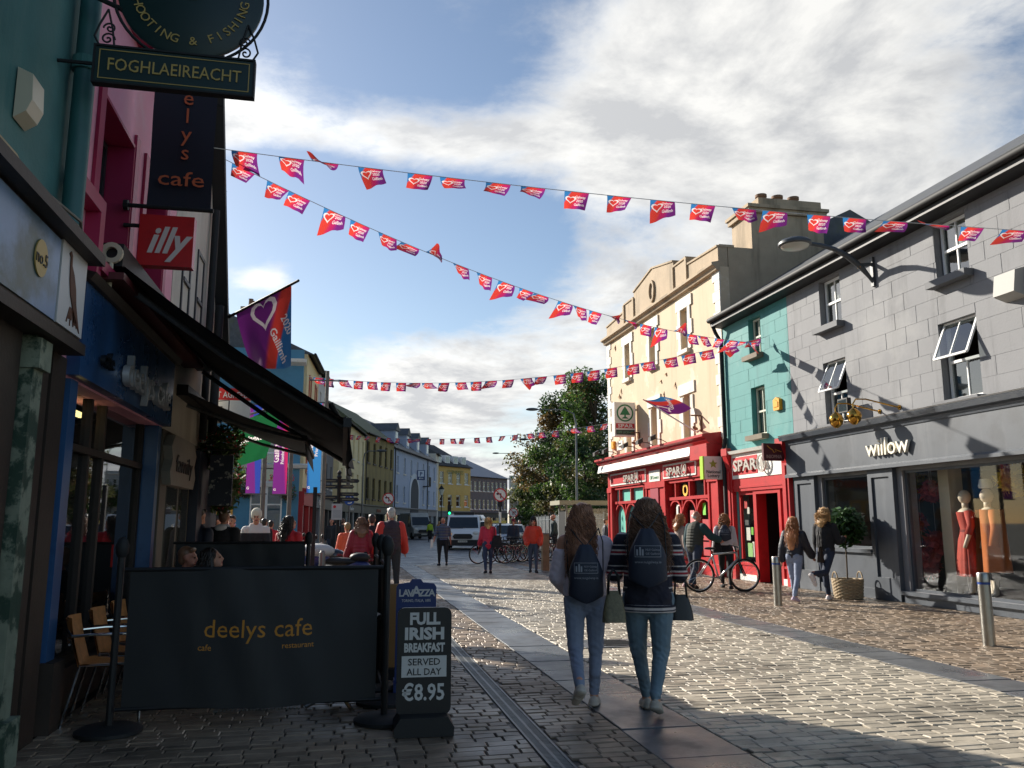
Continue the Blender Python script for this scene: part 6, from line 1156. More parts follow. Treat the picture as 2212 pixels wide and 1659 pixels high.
def vehicle(name, label, cat, base, rz, W_, prof, paint, glass_f, kind, group=None, wheels=None, plate=True, r=.33):
    """side profile (y forward = -y is the nose, z up) lofted across the width with tumblehome; glass laid into the cabin"""
    o = thing(name, label, cat, base, rz, group); n = len(prof); vs = []; xs = (-1, -.93, -.6, .6, .93, 1)
    for s in xs:
        for y, z in prof:
            zt = max(0, z - .95); inset = zt * .16 if kind == 'car' else zt * .06
            edge = .05 if abs(s) == 1 else 0; zz = z - (.04 if abs(s) == 1 and z > .5 else 0); vs.append((s * (W_ / 2 - inset * 1.0), y * (1 - .01 * (abs(s) == 1)), zz))
    fs = [(i * n + j, i * n + (j + 1) % n, (i + 1) * n + (j + 1) % n, (i + 1) * n + j) for i in range(len(xs) - 1) for j in range(n)] + [tuple(range(n)), tuple(range((len(xs) - 1) * n, len(xs) * n))[::-1]]
    MB().add(vs, fs).build('body', paint, o, smooth=35)
    for nm, q in glass_f: MB().add(q, [tuple(range(len(q)))]).build(nm, CARGL, o)
    for y in wheels or ():
        for s in (-1, 1): wheel(o, s * (W_ / 2 - .1), y, r)
    return o
def van(label, base, rz, paint, old=False, h=2.0, group=None):
    L_ = 5.0; W_ = 1.98; hb = 1.12
    prof = [(-2.42, .3), (-2.48, .55), (-2.45, .86), (-2.3, 1.02), (-1.72, 1.18), (-1.02, h - .1), (-.8, h), (2.4, h), (2.5, h - .1), (2.5, .35), (2.4, .25), (-2.3, .22)]
    if old: prof = [(-2.4, .35), (-2.45, .8), (-2.3, 1.05), (-1.6, 1.25), (-1.05, h - .35), (-.8, h), (2.6, h), (2.65, .4), (2.5, .3), (-2.3, .28)]
    a0, a1 = (prof[4], prof[5]) if not old else (prof[3], prof[4])
    def pt(t, s): y = a0[0] + (a1[0] - a0[0]) * t - .015; z = a0[1] + (a1[1] - a0[1]) * t + .012; return (s * (W_ / 2 - .1 - .09 * t), y, z)
    g = [('windscreen', [pt(.06, -1), pt(.06, 1), pt(.93, 1), pt(.93, -1)])]
    for s in (-1, 1): x = s * (W_ / 2 + .004 - .02); g.append(('side_window', [(x + s * .0, -1.45, 1.26), (x, -.35, 1.22), (x - s * .045, -.35, h - .28), (x - s * .045, -.95, h - .28)]))
    o = vehicle('van', label, 'van', base, rz, W_, prof, paint, g, 'van', group, (-1.6, 1.55), r=.34)
    m = MB(); m.box(-.95, .95, -2.53, -2.4, .26, .56); m.build('bumper', PLAST, o); gr = MB(); gr.prism([(-.5, .62), (.5, .62), (.58, .76), (.46, .9), (-.46, .9), (-.58, .76)], -2.54, -2.46); gr.build('grille', PLAST, o)
    for s in (-1, 1):
        MB().ball((s * .76, -2.36, .92), .2, .12, .13).build('headlight', LAMPG, o, smooth='all'); mr = MB(); mr.box(s * 1.0, s * 1.24, -1.5, -1.4, 1.2, 1.5); mr.build('mirror', PLAST, o)
    MB().box(-.27, .27, -2.56, -2.531, .42, .53).build('number_plate', PLATE, o); text(o, '09-G-12140', 0, .44, .09, BLACK, y=-2.565, width=.44)
    MB().bar((-.7, -1.83, 1.2), (.0, -1.8, 1.22), .02, .02).build('wiper', BLACK, o)
    return o
def car(label, base, rz, paint, tall=0.0, group=None, taxi=False):
    W_ = 1.78; h = 1.45 + tall
    prof = [(-2.05, .28), (-2.12, .5), (-2.05, .68), (-1.9, .76), (-1.05, .93), (-.4, h - .06), (.1, h), (1.0, h - .02), (1.75, .98), (2.05, .9), (2.12, .6), (2.05, .3), (1.9, .2), (-1.95, .2)]
    (y0, z0), (y1, z1) = prof[4], prof[5]; P = lambda t, s: (s * (W_ / 2 - .12 - .09 * t), y0 + (y1 - y0) * t - .01, z0 + (z1 - z0) * t + .012)
    g = [('windscreen', [P(.06, -1), P(.06, 1), P(.95, 1), P(.95, -1)])]
    for s in (-1, 1): g.append(('side_window', [(s * (W_ / 2 - .012), -.85, .98), (s * (W_ / 2 - .012), 1.4, .98), (s * (W_ / 2 - .07), .95, h - .1), (s * (W_ / 2 - .07), -.3, h - .1)]))
    o = vehicle('car', label, 'car', base, rz, W_, prof, paint, g, 'car', group, (-1.3, 1.3), r=.31)
    for s in (-1, 1): MB().ball((s * .66, -1.98, .66), .17, .1, .09).build('headlight', LAMPG, o, smooth='all'); MB().box(s * .86, s * 1.02, -.85, -.75, .92, 1.05).build('mirror', paint, o)
    MB().box(-.5, .5, -2.14, -2.08, .36, .52).build('grille', PLAST, o); MB().box(-.25, .25, -2.16, -2.141, .4, .5).build('number_plate', PLATE, o)
    if taxi: MB().box(-.5, .5, -.15, .15, h + .02, h + .17).build('roof_sign', mat('taxi sign', C(226, 196, 90), .4), o)
    return o
RD = math.atan2(.09, 1) * -1
tv = van('white panel van with roof box driving towards the square', at_d(1006, 51) , -YAW + .02, CARW); MB().box(-.6, .6, -.75, .6, 2.0, 2.16).build('roof_unit', PLAST, tv); MB().box(-.55, .55, -.78, -.751, 2.03, 2.13).build('roof_unit_grille', BLACK, tv)
for s in (-1,): MB().ball((s * .74, -2.46, .9), .1, .06, .06).build('lit_lamp', AMBL, tv, smooth='all')
van('older grimy white high-roof van parked by the pale blue grey house', at_d(905, 82), -YAW + .42, mat('grimy white paint', C(176, 176, 172), .5, var=.1, dirt=C(120, 118, 110), dscale=1.5), True, 2.5)
van('far white delivery van before the brick office', at_d(1030, 112), -YAW + 1.3, CARW, True, 2.6)
car('silver saloon far behind the white panel van', at_d(985, 96), -YAW - .1, CARS); car('white saloon queuing behind the panel van', at_d(1033, 74), -YAW + .05, CARW); car('dark car between the panel van and the white saloon', at_d(1022, 62), -YAW + .03, CARK)
car('white tall car behind the taxi', at_d(1058, 66), -YAW + .1, CARW, .25); car('silver taxi with yellow roof sign parked at the rank', at_d(1078, 56), -YAW + .06, CARS, .05, taxi=True); car('pale car with sloping bonnet parked behind the bicycles', at_d(1098, 45.5), -YAW + .12, CARS); car('dark car far down the queue', at_d(1046, 88), -YAW + .05, CARK)
# ================================================================== bicycles and motorcycles
def bicycle(label, base, rz, frame, group=None, tilt=0.0, seg=28):
    o = thing('bicycle', label, 'bicycle', base, rz, group); o.rotation_euler = (tilt, 0, rz); r = .345
    for x in (-.53, .53):
        w = MB(); w.tube([(x + r * math.cos(t), 0, r + .012 + r * math.sin(t)) for t in np.linspace(0, 2 * math.pi, seg + 1)], .021, 7, cap=False); wo = w.build('wheel', RUBBER, o, smooth='all'); m = MB(); m.tube([(x + .315 * math.cos(t), 0, r + .012 + .315 * math.sin(t)) for t in np.linspace(0, 2 * math.pi, seg + 1)], .011, 5, cap=False); m.build('rim', CHROME, wo, smooth='all'); m = MB()
        for k in range(16): t = 2 * math.pi * k / 16; m.tube([(x, .025 * (-1) ** k, r + .012), (x + .31 * math.cos(t), 0, r + .012 + .31 * math.sin(t))], .0022, 3, cap=False)
        m.tube([(x, -.06, r + .012), (x, .06, r + .012)], .022, 8); m.build('spokes', CHROME, wo)
    bb, st, hd, hb, ra, fa = (-.08, 0, .3), (-.22, 0, .82), (.34, 0, .86), (.38, 0, .72), (-.53, 0, .357), (.53, 0, .357)
    f = MB(); f.tube([bb, st], .018, 8); f.tube([st, hd], .021, 8); f.tube([bb, hb], .026, 8); f.tube([hd, hb], .024, 8)
    for s in (-.04, .04): f.tube([(bb[0], s, bb[2]), (ra[0], s * 1.4, ra[2])], .011, 6); f.tube([(st[0], s * .6, st[2] - .04), (ra[0], s * 1.4, ra[2])], .01, 6)
    f.build('frame', frame, o, smooth='all'); k = MB()
    for s in (-.05, .05): k.tube([(.385, s * .8, .72), (.42, s, .6), (fa[0], s * 1.1, fa[2])], .015, 7)
    k.build('fork', BLACK, o, smooth='all'); h = MB(); h.tube([hd, (.32, 0, .98)], .016, 7); h.tube([(.3, -.3, 1.0), (.36, -.12, .98), (.36, .12, .98), (.3, .3, 1.0)], .014, 7); h.build('handlebar', BLACK, o, smooth='all')
    s = MB(); s.tube([st, (-.25, 0, .93)], .014, 7); s.ball((-.27, 0, .95), .14, .07, .03); s.build('saddle', BLACK, o, smooth='all'); c_ = MB(); c_.lathe([(.085, -.004), (.09, -.004), (.09, .004), (.085, .004)], 20, (bb[0], -.06, bb[2]), axis='y'); c_.tube([(bb[0], -.07, bb[2]), (bb[0] + .1, -.075, bb[2] - .13)], .01, 6); c_.tube([(bb[0], .07, bb[2]), (bb[0] - .1, .075, bb[2] + .13)], .01, 6); c_.box(bb[0] + .06, bb[0] + .15, -.15, -.08, bb[2] - .145, bb[2] - .12); c_.build('crank', BLACK, o); return o
BIKEP = mat('silver bike paint', C(176, 178, 178), .3, metal=.5)
g_ = gp(1555, 1283)
bicycle('silver mountain bicycle wheeled by the man in the teal jacket', (8.35, 17.6, 0), R(-4), BIKEP, None, R(3), 40)
bk0 = bicycle('dark bicycle parked in the row behind the woman in the orange jacket', (0, 0, 0), 0, mat('black bike paint', C(24, 24, 28), .35), 'bicycles parked at the edge of the square', 0, 22)
for k in range(8):
    o = bk0 if k == 0 else copy_tree(bk0); p = Vector((5.6 + k * .47, 31.4 + k * .42 + rng.uniform(-.15, .15), 0)); o.location = p; o.rotation_euler = (R(rng.uniform(-7, 7)), 0, R(200 + rng.uniform(-14, 14)))
pb2 = bicycle('silver-framed bicycle leaning against the banded sign pole', (6.2, 35.2, 0), R(250), BIKEP, None, R(6), 22)
for k, px in enumerate((1178,)):
    q = gp(px, 1232); o = thing('timber_post', 'squared timber bollard beside the woman in the orange jacket' if k == 0 else 'squared timber bollard behind the parked bicycles', 'bollard', q); MB().box(-.11, .11, -.11, .11, 0, 1.15).build('post', mat('weathered timber', C(140, 116, 88), .8, var=.25, vscale=5), o); MB().box(-.115, .115, -.115, .115, 1.15, 1.19).build('cap', GALV, o)
def motorbike(label, base, rz, paint, cover=False):
    o = thing('motorcycle', label, 'motorcycle', base, rz, 'motorcycles parked beyond the cafe terrace'); r = .3
    for x in (-.7, .7): w = MB(); w.lathe([(.2, -.07), (r - .02, -.07), (r, -.04), (r, .04), (r - .02, .07), (.2, .07)], 22, (x, 0, r), axis='y'); wo = w.build('wheel', RUBBER, o, smooth=30); MB().lathe([(.03, -.05), (.2, -.03), (.2, .03), (.03, .05)], 12, (x, 0, r), axis='y').build('rim', STEEL, wo)
    MB().ball((.12, 0, .82), .3, .16, .15).build('tank', paint, o, smooth='all'); s = MB(); s.ball((-.36, 0, .78), .38, .14, .08); s.ball((-.75, 0, .86), .2, .12, .09); s.build('seat', BLACK, o, smooth='all'); e = MB(); e.box(-.2, .25, -.16, .16, .32, .62); e.tube([(.1, -.18, .4), (-.2, -.2, .25), (-.85, -.2, .32)], .05, 8); e.build('engine', GALV, o); f = MB()
    for s_ in (-.09, .09): f.tube([(.45, s_, 1.0), (.7, s_, .3)], .025, 7)
    f.tube([(.4, -.36, 1.08), (.45, -.1, 1.04), (.45, .1, 1.04), (.4, .36, 1.08)], .016, 7); f.build('fork', STEEL, o); MB().ball((.6, 0, .92), .13, .13, .13).build('headlight', LAMPG, o, smooth='all'); MB().ball((-.72, 0, .7), .25, .1, .1).build('tail', paint, o, smooth='all')
    for s_ in (-.38, .38): MB().ball((.4, s_, 1.22), .03, .07, .05).build('mirror', BLACK, o)
    if cover: MB().ball((.1, 0, .98), .36, .2, .14).build('cover', mat('pale cover', C(190, 190, 190), .6), o, smooth='all')
    return o
motorbike('blue and white motorcycle parked past the plain black screen', at_d(708, 16.2), R(165), mat('blue bike fairing', C(44, 56, 110), .3, coat=.5), True); motorbike('dark motorcycle with long seat behind the blue and white one', at_d(742, 18.0), R(172), CARK); motorbike('black motorcycle with white seat cowl before the fingerpost', at_d(690, 20.5), R(160), mat('white cowl', C(200, 200, 200), .4)); motorbike('motorcycle with top box among the parked bicycles', at_d(1130, 42), R(240), CARK)
# ================================================================== people
def cap_mesh(mb, p0, p1, r0, r1, flat=1.0, ends=(1, 1), n=12, xdir=(1, 0, 0)):
    """tapered capsule (rounded or flat ends) whose depth is squashed by FLAT"""
    p0, p1 = Vector(p0), Vector(p1); d = p1 - p0; L_ = d.length
    if L_ < 1e-6: d = Vector((0, 0, 1)); L_ = 1e-6
    d.normalize(); u = Vector(xdir) - d * Vector(xdir).dot(d)
    if u.length < .05: u = Vector((0, 1, 0)) - d * d.y
    u.normalize(); w = d.cross(u); rings = []
    if ends[0]: rings += [(-r0 * math.sin(a), r0 * math.cos(a)) for a in (1.45, 1.1, .75, .38)]
    rings += [(0, r0), (L_, r1)]
    if ends[1]: rings += [(L_ + r1 * math.sin(a), r1 * math.cos(a)) for a in (.38, .75, 1.1, 1.45)]
    vs = [p0 + d * t + (u * math.cos(2 * math.pi * j / n) + w * math.sin(2 * math.pi * j / n) * flat) * r for t, r in rings for j in range(n)]; k = len(rings)
    fs = [(i * n + j, i * n + (j + 1) % n, (i + 1) * n + (j + 1) % n, (i + 1) * n + j) for i in range(k - 1) for j in range(n)] + [tuple(range(n))[::-1], tuple((k - 1) * n + j for j in range(n))]
    mb.add(vs, fs)
def fuse(name, prims, mats, parent, voxel, smooth=3, wrinkle=0.0, zlim=None):
    """grow one continuous surface round all primitives; each face takes the material of the nearest primitive"""
    mb = MB(); P0 = []; P1 = []; RR = []; TG = []
    for q in prims:
        if q[0] == 'c':
            _, p0, p1, r0, r1, tg, *ex = q; kw = ex[0] if ex else {}; cap_mesh(mb, p0, p1, r0, r1, **kw); fl = .5 + .5 * kw.get('flat', 1)
            P0.append(tuple(p0)); P1.append(tuple(p1)); RR.append((r0 * fl, r1 * fl)); TG.append(tg)
        else:
            _, c_, rx, ry, rz, tg = q; mb.ball(c_, rx, ry, rz, 16, 10); P0.append(tuple(c_)); P1.append(tuple(c_)); r_ = (rx + ry + rz) / 3; RR.append((r_, r_)); TG.append(tg)
    me = bpy.data.meshes.new('tmp'); me.from_pydata(mb.v, [], mb.f); ob = bpy.data.objects.new('tmp', me); TMP.collection.objects.link(ob)
    bm = bmesh.new(); bm.from_mesh(me); bmesh.ops.recalc_face_normals(bm, faces=bm.faces); bm.to_mesh(me); bm.free()
    m = ob.modifiers.new('r', 'REMESH'); m.mode = 'VOXEL'; m.voxel_size = voxel; s = ob.modifiers.new('s', 'SMOOTH'); s.factor = .5; s.iterations = smooth
    out = evaluated_mesh(ob); bpy.data.objects.remove(ob); bpy.data.meshes.remove(me)
    out.name = name; out.materials.clear()
    for q in (mats if isinstance(mats, (list, tuple)) else [mats]): out.materials.append(q)
    nf = len(out.polygons); out.polygons.foreach_set('use_smooth', [True] * nf)
    if wrinkle:
        nv = len(out.vertices); co = np.empty(nv * 3); out.vertices.foreach_get('co', co); co = co.reshape(-1, 3); no = np.empty(nv * 3); out.vertices.foreach_get('normal', no); no = no.reshape(-1, 3)
        k = np.sin(co[:, 2] * 62 + 5 * np.sin(co[:, 0] * 23 + co[:, 1] * 17)) * np.sin(co[:, 0] * 31 + co[:, 2] * 13 + 2.1) + .6 * np.sin(co[:, 2] * 120 + co[:, 0] * 70 + 3 * np.sin(co[:, 1] * 40))
        if zlim: k = k * ((co[:, 2] > zlim[0]) & (co[:, 2] < zlim[1])) * (.35 + 1.3 * np.exp(-((co[:, 2] - zlim[2]) / .09) ** 2) + 1.5 * np.exp(-((co[:, 2] - zlim[0]) / .09) ** 2) + 1.0 * np.exp(-((co[:, 2] - zlim[1]) / .1) ** 2))
        out.vertices.foreach_set('co', (co + no * (k * wrinkle)[:, None]).ravel())
    if len(out.materials) > 1:
        ce = np.empty(nf * 3); out.polygons.foreach_get('center', ce); ce = ce.reshape(-1, 3); best = np.full(nf, 1e9); idx = np.zeros(nf, int)
        for a, b, (r0, r1), tg in zip(P0, P1, RR, TG):
            a = np.array(a); b = np.array(b); d = b - a; L2 = max(d @ d, 1e-9); t = np.clip((ce - a) @ d / L2, 0, 1); dist = np.linalg.norm(ce - (a + t[:, None] * d), axis=1) - (r0 + (r1 - r0) * t); q = dist < best; best[q] = dist[q]; idx[q] = tg
        out.polygons.foreach_set('material_index', idx.tolist())
    out.update(); return link(name, out, parent)
SKIN = mat('skin', C(192, 136, 110), .5, var=.06); SKIN2 = mat('ruddy skin', C(190, 126, 104), .5, var=.06); EYE_M = mat('eye dark', C(34, 26, 22), .3); LIPS = mat('lips', C(160, 84, 80), .5)
def denim(n, c_): return mat(n, c_, .8, var=.22, vscale=7, bump=.0015, bscale=140, dirt=tuple(min(1, x * 1.9) for x in c_[:3]) + (1,), dscale=2.2, damt=.35)
JEAN1 = denim('blue denim', C(130, 140, 162)); JEAN2 = denim('teal denim', C(102, 122, 134)); JEAND = denim('dark denim', C(38, 48, 68)); BLACKC = mat('black cloth', C(28, 28, 32), .85, var=.2, bump=.001, bscale=60); NAVYJ = mat('navy cloth', C(30, 36, 54), .7, var=.2, bump=.001, bscale=40)
HAIRS = {}
def hairm(c_):
    if c_ not in HAIRS: HAIRS[c_] = mat('hair %d %d %d' % tuple(int(x * 999) for x in c_[:3]), c_, .42, var=.35, vscale=14, bump=.004, bscale=60, island=.35)
    return HAIRS[c_]
BROWNH, AUBURN, BLONDE, DARKH, GREYH, GINGER = C(116, 84, 64), C(142, 96, 70), C(190, 150, 98), C(44, 36, 32), C(186, 182, 176), C(160, 104, 62)
DIRS = {}
def person(label, base, heading, H=1.7, legs=(6, 4, -10, 14), armL=(8, 8, 12, 0), armR=(-8, 8, 12, 0), top=None, bottom=JEAND, shoe=None, skin=SKIN, hair='short', hc=BROWNH, width=1.0, hem=-.02, puff=.0, voxel=.014, turn=0, nod=0, seat=None, sleeves=True, lean=4, hat=None, hood=None, strands=0, hairlen=.5, hairw=.15, curl=.02, hem_trim=None, short=False, group=None, fem=False, bare_shoulder=False, gilet=None, strip=None, fingers=True, narrow=0.0):
    s = H / 1.72; o = thing('person', label, 'person', base, -heading, group); shoe = shoe or mat('grey trainers', C(150, 144, 136), .7, bump=.001)
    th, sk = .425 * s, .415 * s; ank = .075 * s; body = []; rads = [math.radians(a) for a in legs]
    def leg(side, h, k):
        hip = Vector((side * .088 * s * width, 0, 0)); kn = hip + Vector((side * .004 - side * narrow * .35, math.sin(h) * th, -math.cos(h) * th)); a2 = h - k; an = kn + Vector((-side * (.006 + narrow), math.sin(a2) * sk, -math.cos(a2) * sk)); return hip, kn, an, a2
    Ls = [leg(-1, rads[0], rads[1]), leg(1, rads[2], rads[3])]
    hz = seat * s if seat else max(-l[2].z + ank - max(0, -math.sin(l[3])) * .02 * s for l in Ls); up = Vector((0, 0, hz)); SK, TR, SH, EY, LP = 0, 1, 2, 3, 4
    for side, (hip, kn, an, a2) in zip((-1, 1), Ls):
        hip, kn, an = hip + up, kn + up, an + up
        body += [('c', hip, kn, .096 * s * width, .066 * s * width ** .5, TR), ('c', kn, an + Vector((0, 0, .05 * s)), .062 * s * width ** .5, .046 * s, SK if short else TR), ('c', an + Vector((0, 0, .06 * s)), an, .04 * s, .036 * s, SK), ('c', kn, kn + (an - kn) * .5 + Vector((0, -.02 * s, 0)), .056 * s, .054 * s, SK if short else TR)]
        pit = min(0, a2 + .25) if not seat else 0; fd = Vector((side * .22, math.cos(pit), math.sin(pit) * .9)).normalized(); fu = Vector((0, -math.sin(pit), math.cos(pit))); heel = an - fd * .045 * s - fu * .03 * s; toe = an + fd * .135 * s - fu * .048 * s
        body += [('c', heel, an + fd * .05 * s - fu * .025 * s, .043 * s, .043 * s, SH), ('c', an + fd * .02 * s - fu * .03 * s, toe, .047 * s, .034 * s, SH), ('c', heel - fu * .022 * s, toe - fu * .012 * s, .05 * s, .04 * s, SH, dict(flat=.42))]
    ln = math.radians(lean); spine = Vector((0, math.sin(ln), math.cos(ln))); P = up + Vector((0, 0, .03 * s)); W_ = P + spine * .17 * s; Ch = P + spine * .36 * s; N = P + spine * .505 * s
    body += [('c', P - Vector((0, 0, .02 * s)), P + Vector((0, 0, .09 * s)), .15 * s * width, .145 * s * width, TR, dict(flat=.72)), ('c', W_, Ch, .13 * s * width, .15 * s * width, TR, dict(flat=.68)), ('c', Ch, N - spine * .06 * s, .15 * s, .11 * s, SK, dict(flat=.6)), ('c', N - spine * .05 * s, N + Vector((0, .03 * s, .08 * s)), .055 * s, .05 * s, SK)]
    for side in (-1, 1): body.append(('e', P + Vector((side * .07 * s * width, -.055 * s, .0)), .085 * s * width, .075 * s, .09 * s, TR)); body.append(('c', N + Vector((side * .05 * s, 0, -.03 * s)), N + Vector((side * .16 * s * width, 0, -.06 * s)), .05 * s, .052 * s, SK))
    tn, nd = math.radians(turn), math.radians(nod); HM = Matrix.Rotation(-tn, 3, 'Z') @ Matrix.Rotation(-nd, 3, 'X'); hd = N + Vector((0, .035 * s, .175 * s)); hp = lambda x, y, z: hd + HM @ (Vector((x, y, z)) * s)
    body += [('e', hp(0, -.012, .03), .076 * s, .092 * s, .092 * s, SK), ('e', hp(0, .022, -.045), .06 * s, .068 * s, .078 * s, SK), ('c', hp(0, .088, .012), hp(0, .104, -.026), .011 * s, .016 * s, SK), ('c', hp(-.03, .068, -.085), hp(.03, .068, -.085), .022 * s, .022 * s, SK), ('c', hp(-.035, .074, .022), hp(.035, .074, .022), .018 * s, .018 * s, SK)]
    for side in (-1, 1): body += [('e', hp(side * .077, -.005, -.008), .012 * s, .024 * s, .034 * s, SK), ('e', hp(side * .031, .088, .002), .012 * s, .008 * s, .008 * s, EY)]
    body.append(('c', hp(-.02, .089, -.057), hp(.02, .089, -.057), .008 * s, .008 * s, LP))
    tops = []; hands = []
    for side, (fx, ab, el, inw) in zip((-1, 1), (armL, armR)):
        sh = N + Vector((side * .168 * s * width, 0, -.065 * s)); a, b = math.radians(fx), math.radians(ab); d1 = Vector((side * math.sin(b), math.sin(a) * math.cos(b), -math.cos(a) * math.cos(b))); e = math.radians(el); elb = sh + d1 * .285 * s
        fwd = Vector((0, math.cos(a), math.sin(a))); d2 = (d1 * math.cos(e) + fwd * math.sin(e) + Vector((-side * math.sin(math.radians(inw)), 0, 0))).normalized(); wr = elb + d2 * .25 * s
        body += [('c', sh, elb, .05 * s, .041 * s, SK), ('c', elb, wr, .041 * s, .028 * s, SK)]
        pal = wr + d2 * .085 * s; sidev = d2.cross(Vector((side, 0, 0.01))).normalized(); nrm = d2.cross(sidev).normalized(); body.append(('c', wr, pal, .028 * s, .03 * s, SK, dict(flat=.6, xdir=tuple(sidev))))
        if fingers:
            for k in range(4):
                b0 = pal + sidev * (k - 1.5) * .018 * s; l_ = (.062, .074, .07, .055)[k] * s; cdir = (d2 + nrm * (-.35 * side)).normalized(); mid = b0 + d2 * l_ * .55; body += [('c', b0 - d2 * .02 * s, mid, .0095 * s, .009 * s, SK), ('c', mid, mid + cdir * l_ * .5, .009 * s, .0075 * s, SK)]
            body += [('c', wr + d2 * .03 * s + sidev * .02 * s, wr + d2 * .06 * s + sidev * .05 * s, .012 * s, .011 * s, SK), ('c', wr + d2 * .06 * s + sidev * .05 * s, wr + d2 * .1 * s + sidev * .055 * s, .011 * s, .009 * s, SK)]
        hands.append((sh, elb, wr, pal)); g = .014 + puff; 
        if sleeves:
            end = wr if sleeves is True else elb.lerp(wr, .05)
            if puff > .02:
                for k in range(4): q0, q1 = sh.lerp(elb, k / 4), sh.lerp(elb, (k + .8) / 4); tops.append(('c', q0, q1, (.05 + g) * s, (.05 + g) * s, 1 if gilet else 0)); q0, q1 = elb.lerp(wr, k / 4), elb.lerp(wr, (k + .7) / 4); tops.append(('c', q0, q1, (.046 + g) * s, (.044 + g) * s, 1 if gilet else 0))
            else: tops += [('c', sh.lerp(elb, .3) if bare_shoulder and side < 0 else sh, elb, (.052 + g) * s, (.046 + g) * s, 1 if gilet else 0), ('c', elb, end, (.045 + g) * s, (.036 + g) * s, 1 if gilet else 0, dict(ends=(1, 0)))]
        tops.append(('c', N + Vector((side * .06 * s, 0, -.05 * s)), sh + Vector((0, 0, -.005)), (.06 + g * .6) * s, (.058 + g * .6) * s, 0)) if not (bare_shoulder and side < 0) else None
    g = .012 + puff; hemz = P + Vector((0, 0, hem * s)); fl = dict(flat=.74)
    if puff > .02:
        n_ = 7; 
        for k in range(n_): c_ = hemz.lerp(N - spine * .07 * s, (k + .4) / n_); r_ = (.15 * width + g - .01 * abs(k - 3) * .3) * s; tops.append(('e', c_, r_, r_ * .78, .058 * s, 0))
        tops.append(('c', hemz + spine * .05 * s, Ch, (.14 * width + g) * s, (.145 * width + g) * s, 0, dict(flat=.74)))
    else: tops += [('c', hemz, W_, (.16 * width + g) * s, (.145 * width + g) * s, 0, dict(flat=.76, ends=(0, 1))), ('c', W_, Ch, (.142 * width + g) * s, (.153 * width + g) * s, 0, fl), ('c', Ch, N - spine * .07 * s, (.15 * width + g) * s, (.115 * width + g) * s, 0, dict(flat=.66))] if not bare_shoulder else [('c', hemz, W_, (.16 * width + g) * s, (.145 * width + g) * s, 0, dict(flat=.76, ends=(0, 1))), ('c', W_, Ch - spine * .02 * s, (.142 * width + g) * s, (.15 * width + g) * s, 0, fl), ('c', Ch + Vector((.03, 0, 0)), N + Vector((.07 * s, 0, -.07 * s)), (.12 * width + g) * s, (.07 * width + g) * s, 0, dict(flat=.7))]
    if not bare_shoulder: tops.append(('c', N - spine * .05 * s, N + spine * .015 * s, .078 * s, .066 * s, 0, dict(ends=(1, 0))))
    fuse('body', body, [skin, bottom, shoe, EYE_M, LIPS], o, voxel, 3, wrinkle=.0022 if voxel < .013 and not seat else 0, zlim=(.15 * s, hz - .05, .47 * s))
    if bare_shoulder: tops = [q for q in tops if not (q[0] == 'c' and (Vector(q[1]) - hands[0][0]).length < .02 and q[3] > .055 * s and False)]
    if top: fuse('top' if not gilet else 'jacket', tops, [top] + ([gilet] if gilet else []), o, voxel, 3, wrinkle=.0018 if voxel < .012 else .0)
    if hood: fuse('hood', [('e', N + Vector((0, -.07 * s, .0)), .1 * s, .07 * s, .07 * s, 0), ('c', N + Vector((-.07 * s, .0, .02 * s)), N + Vector((.07 * s, .0, .02 * s)), .05 * s, .05 * s, 0)], hood, o, voxel)
    HMt = hairm(hc)
    if hair == 'short': fuse('hair', [('e', hp(0, -.026, .045), .082 * s, .092 * s, .088 * s, 0), ('e', hp(0, -.05, -.01), .07 * s, .062 * s, .08 * s, 0), ('c', hp(-.05, .05, .085), hp(.05, .05, .085), .03 * s, .03 * s, 0)], HMt, o, max(voxel, .009), 2)
    if hair == 'fringe': fuse('hair', [('e', hp(0, -.05, .0), .08 * s, .06 * s, .06 * s, 0)], HMt, o, max(voxel, .01), 2)
    if hair == 'bob' or hair == 'long':
        L_ = hairlen * s; pr = [('e', hp(0, -.028, .042), .092 * s, .102 * s, .096 * s, 0), ('e', hp(0, -.06, -.03), .095 * s, .075 * s, .1 * s, 0)]
        bk = hp(0, -.07, -.05); lo = Vector((bk.x, min(bk.y, N.y - .13 * s) - puff * .5, bk.z - L_ + .05)); md = bk.lerp(lo, .5) + Vector((0, -.02 * s, 0))
        pr += [('c', bk, md, .085 * s, hairw * .9 * s, 0, dict(flat=.5)), ('c', md, lo, hairw * .9 * s, hairw * .55 * s, 0, dict(flat=.45))]
        for side in (-1, 1): pr.append(('c', hp(side * .07, -.01, .02), hp(side * .085, -.02, -.12), .032 * s, .035 * s, 0))
        ho = fuse('hair', pr, HMt, o, max(voxel, .009), 2)
        rn = random.Random(hash(label) % 9999 if False else len(label) * 31 + int(H * 1000)); st = MB()
        for k in range(strands):
            a = rn.uniform(-2.5, 2.5); zt = rn.uniform(-.02, .1); rr = math.sqrt(max(0.0, 1 - ((zt - .03) / .11) ** 2)); root = hp(math.sin(a) * .09 * rr, -.028 - math.cos(a) * .1 * rr, zt + .02)
            across = rn.uniform(-1, 1) if abs(a) < 1.2 else math.copysign(rn.uniform(.4, 1.05), math.sin(a)); end = Vector((bk.x + across * hairw * .95 * s, lo.y + rn.uniform(-.055, .02) * s, lo.z + rn.uniform(-.05, .22) * s + abs(across) * .03)); ph, fr, am = rn.uniform(0, 6.3), rn.uniform(22, 40), curl * rn.uniform(.5, 1.3) * s
            pts = []; wide = Vector((bk.x + math.sin(a) * .12 * s + across * .03 * s, bk.y - .03 * s - (.03 if abs(a) < 1.6 else -.05) * s, root.z - .16 * s)); m_ = 26 if voxel < .012 else 10
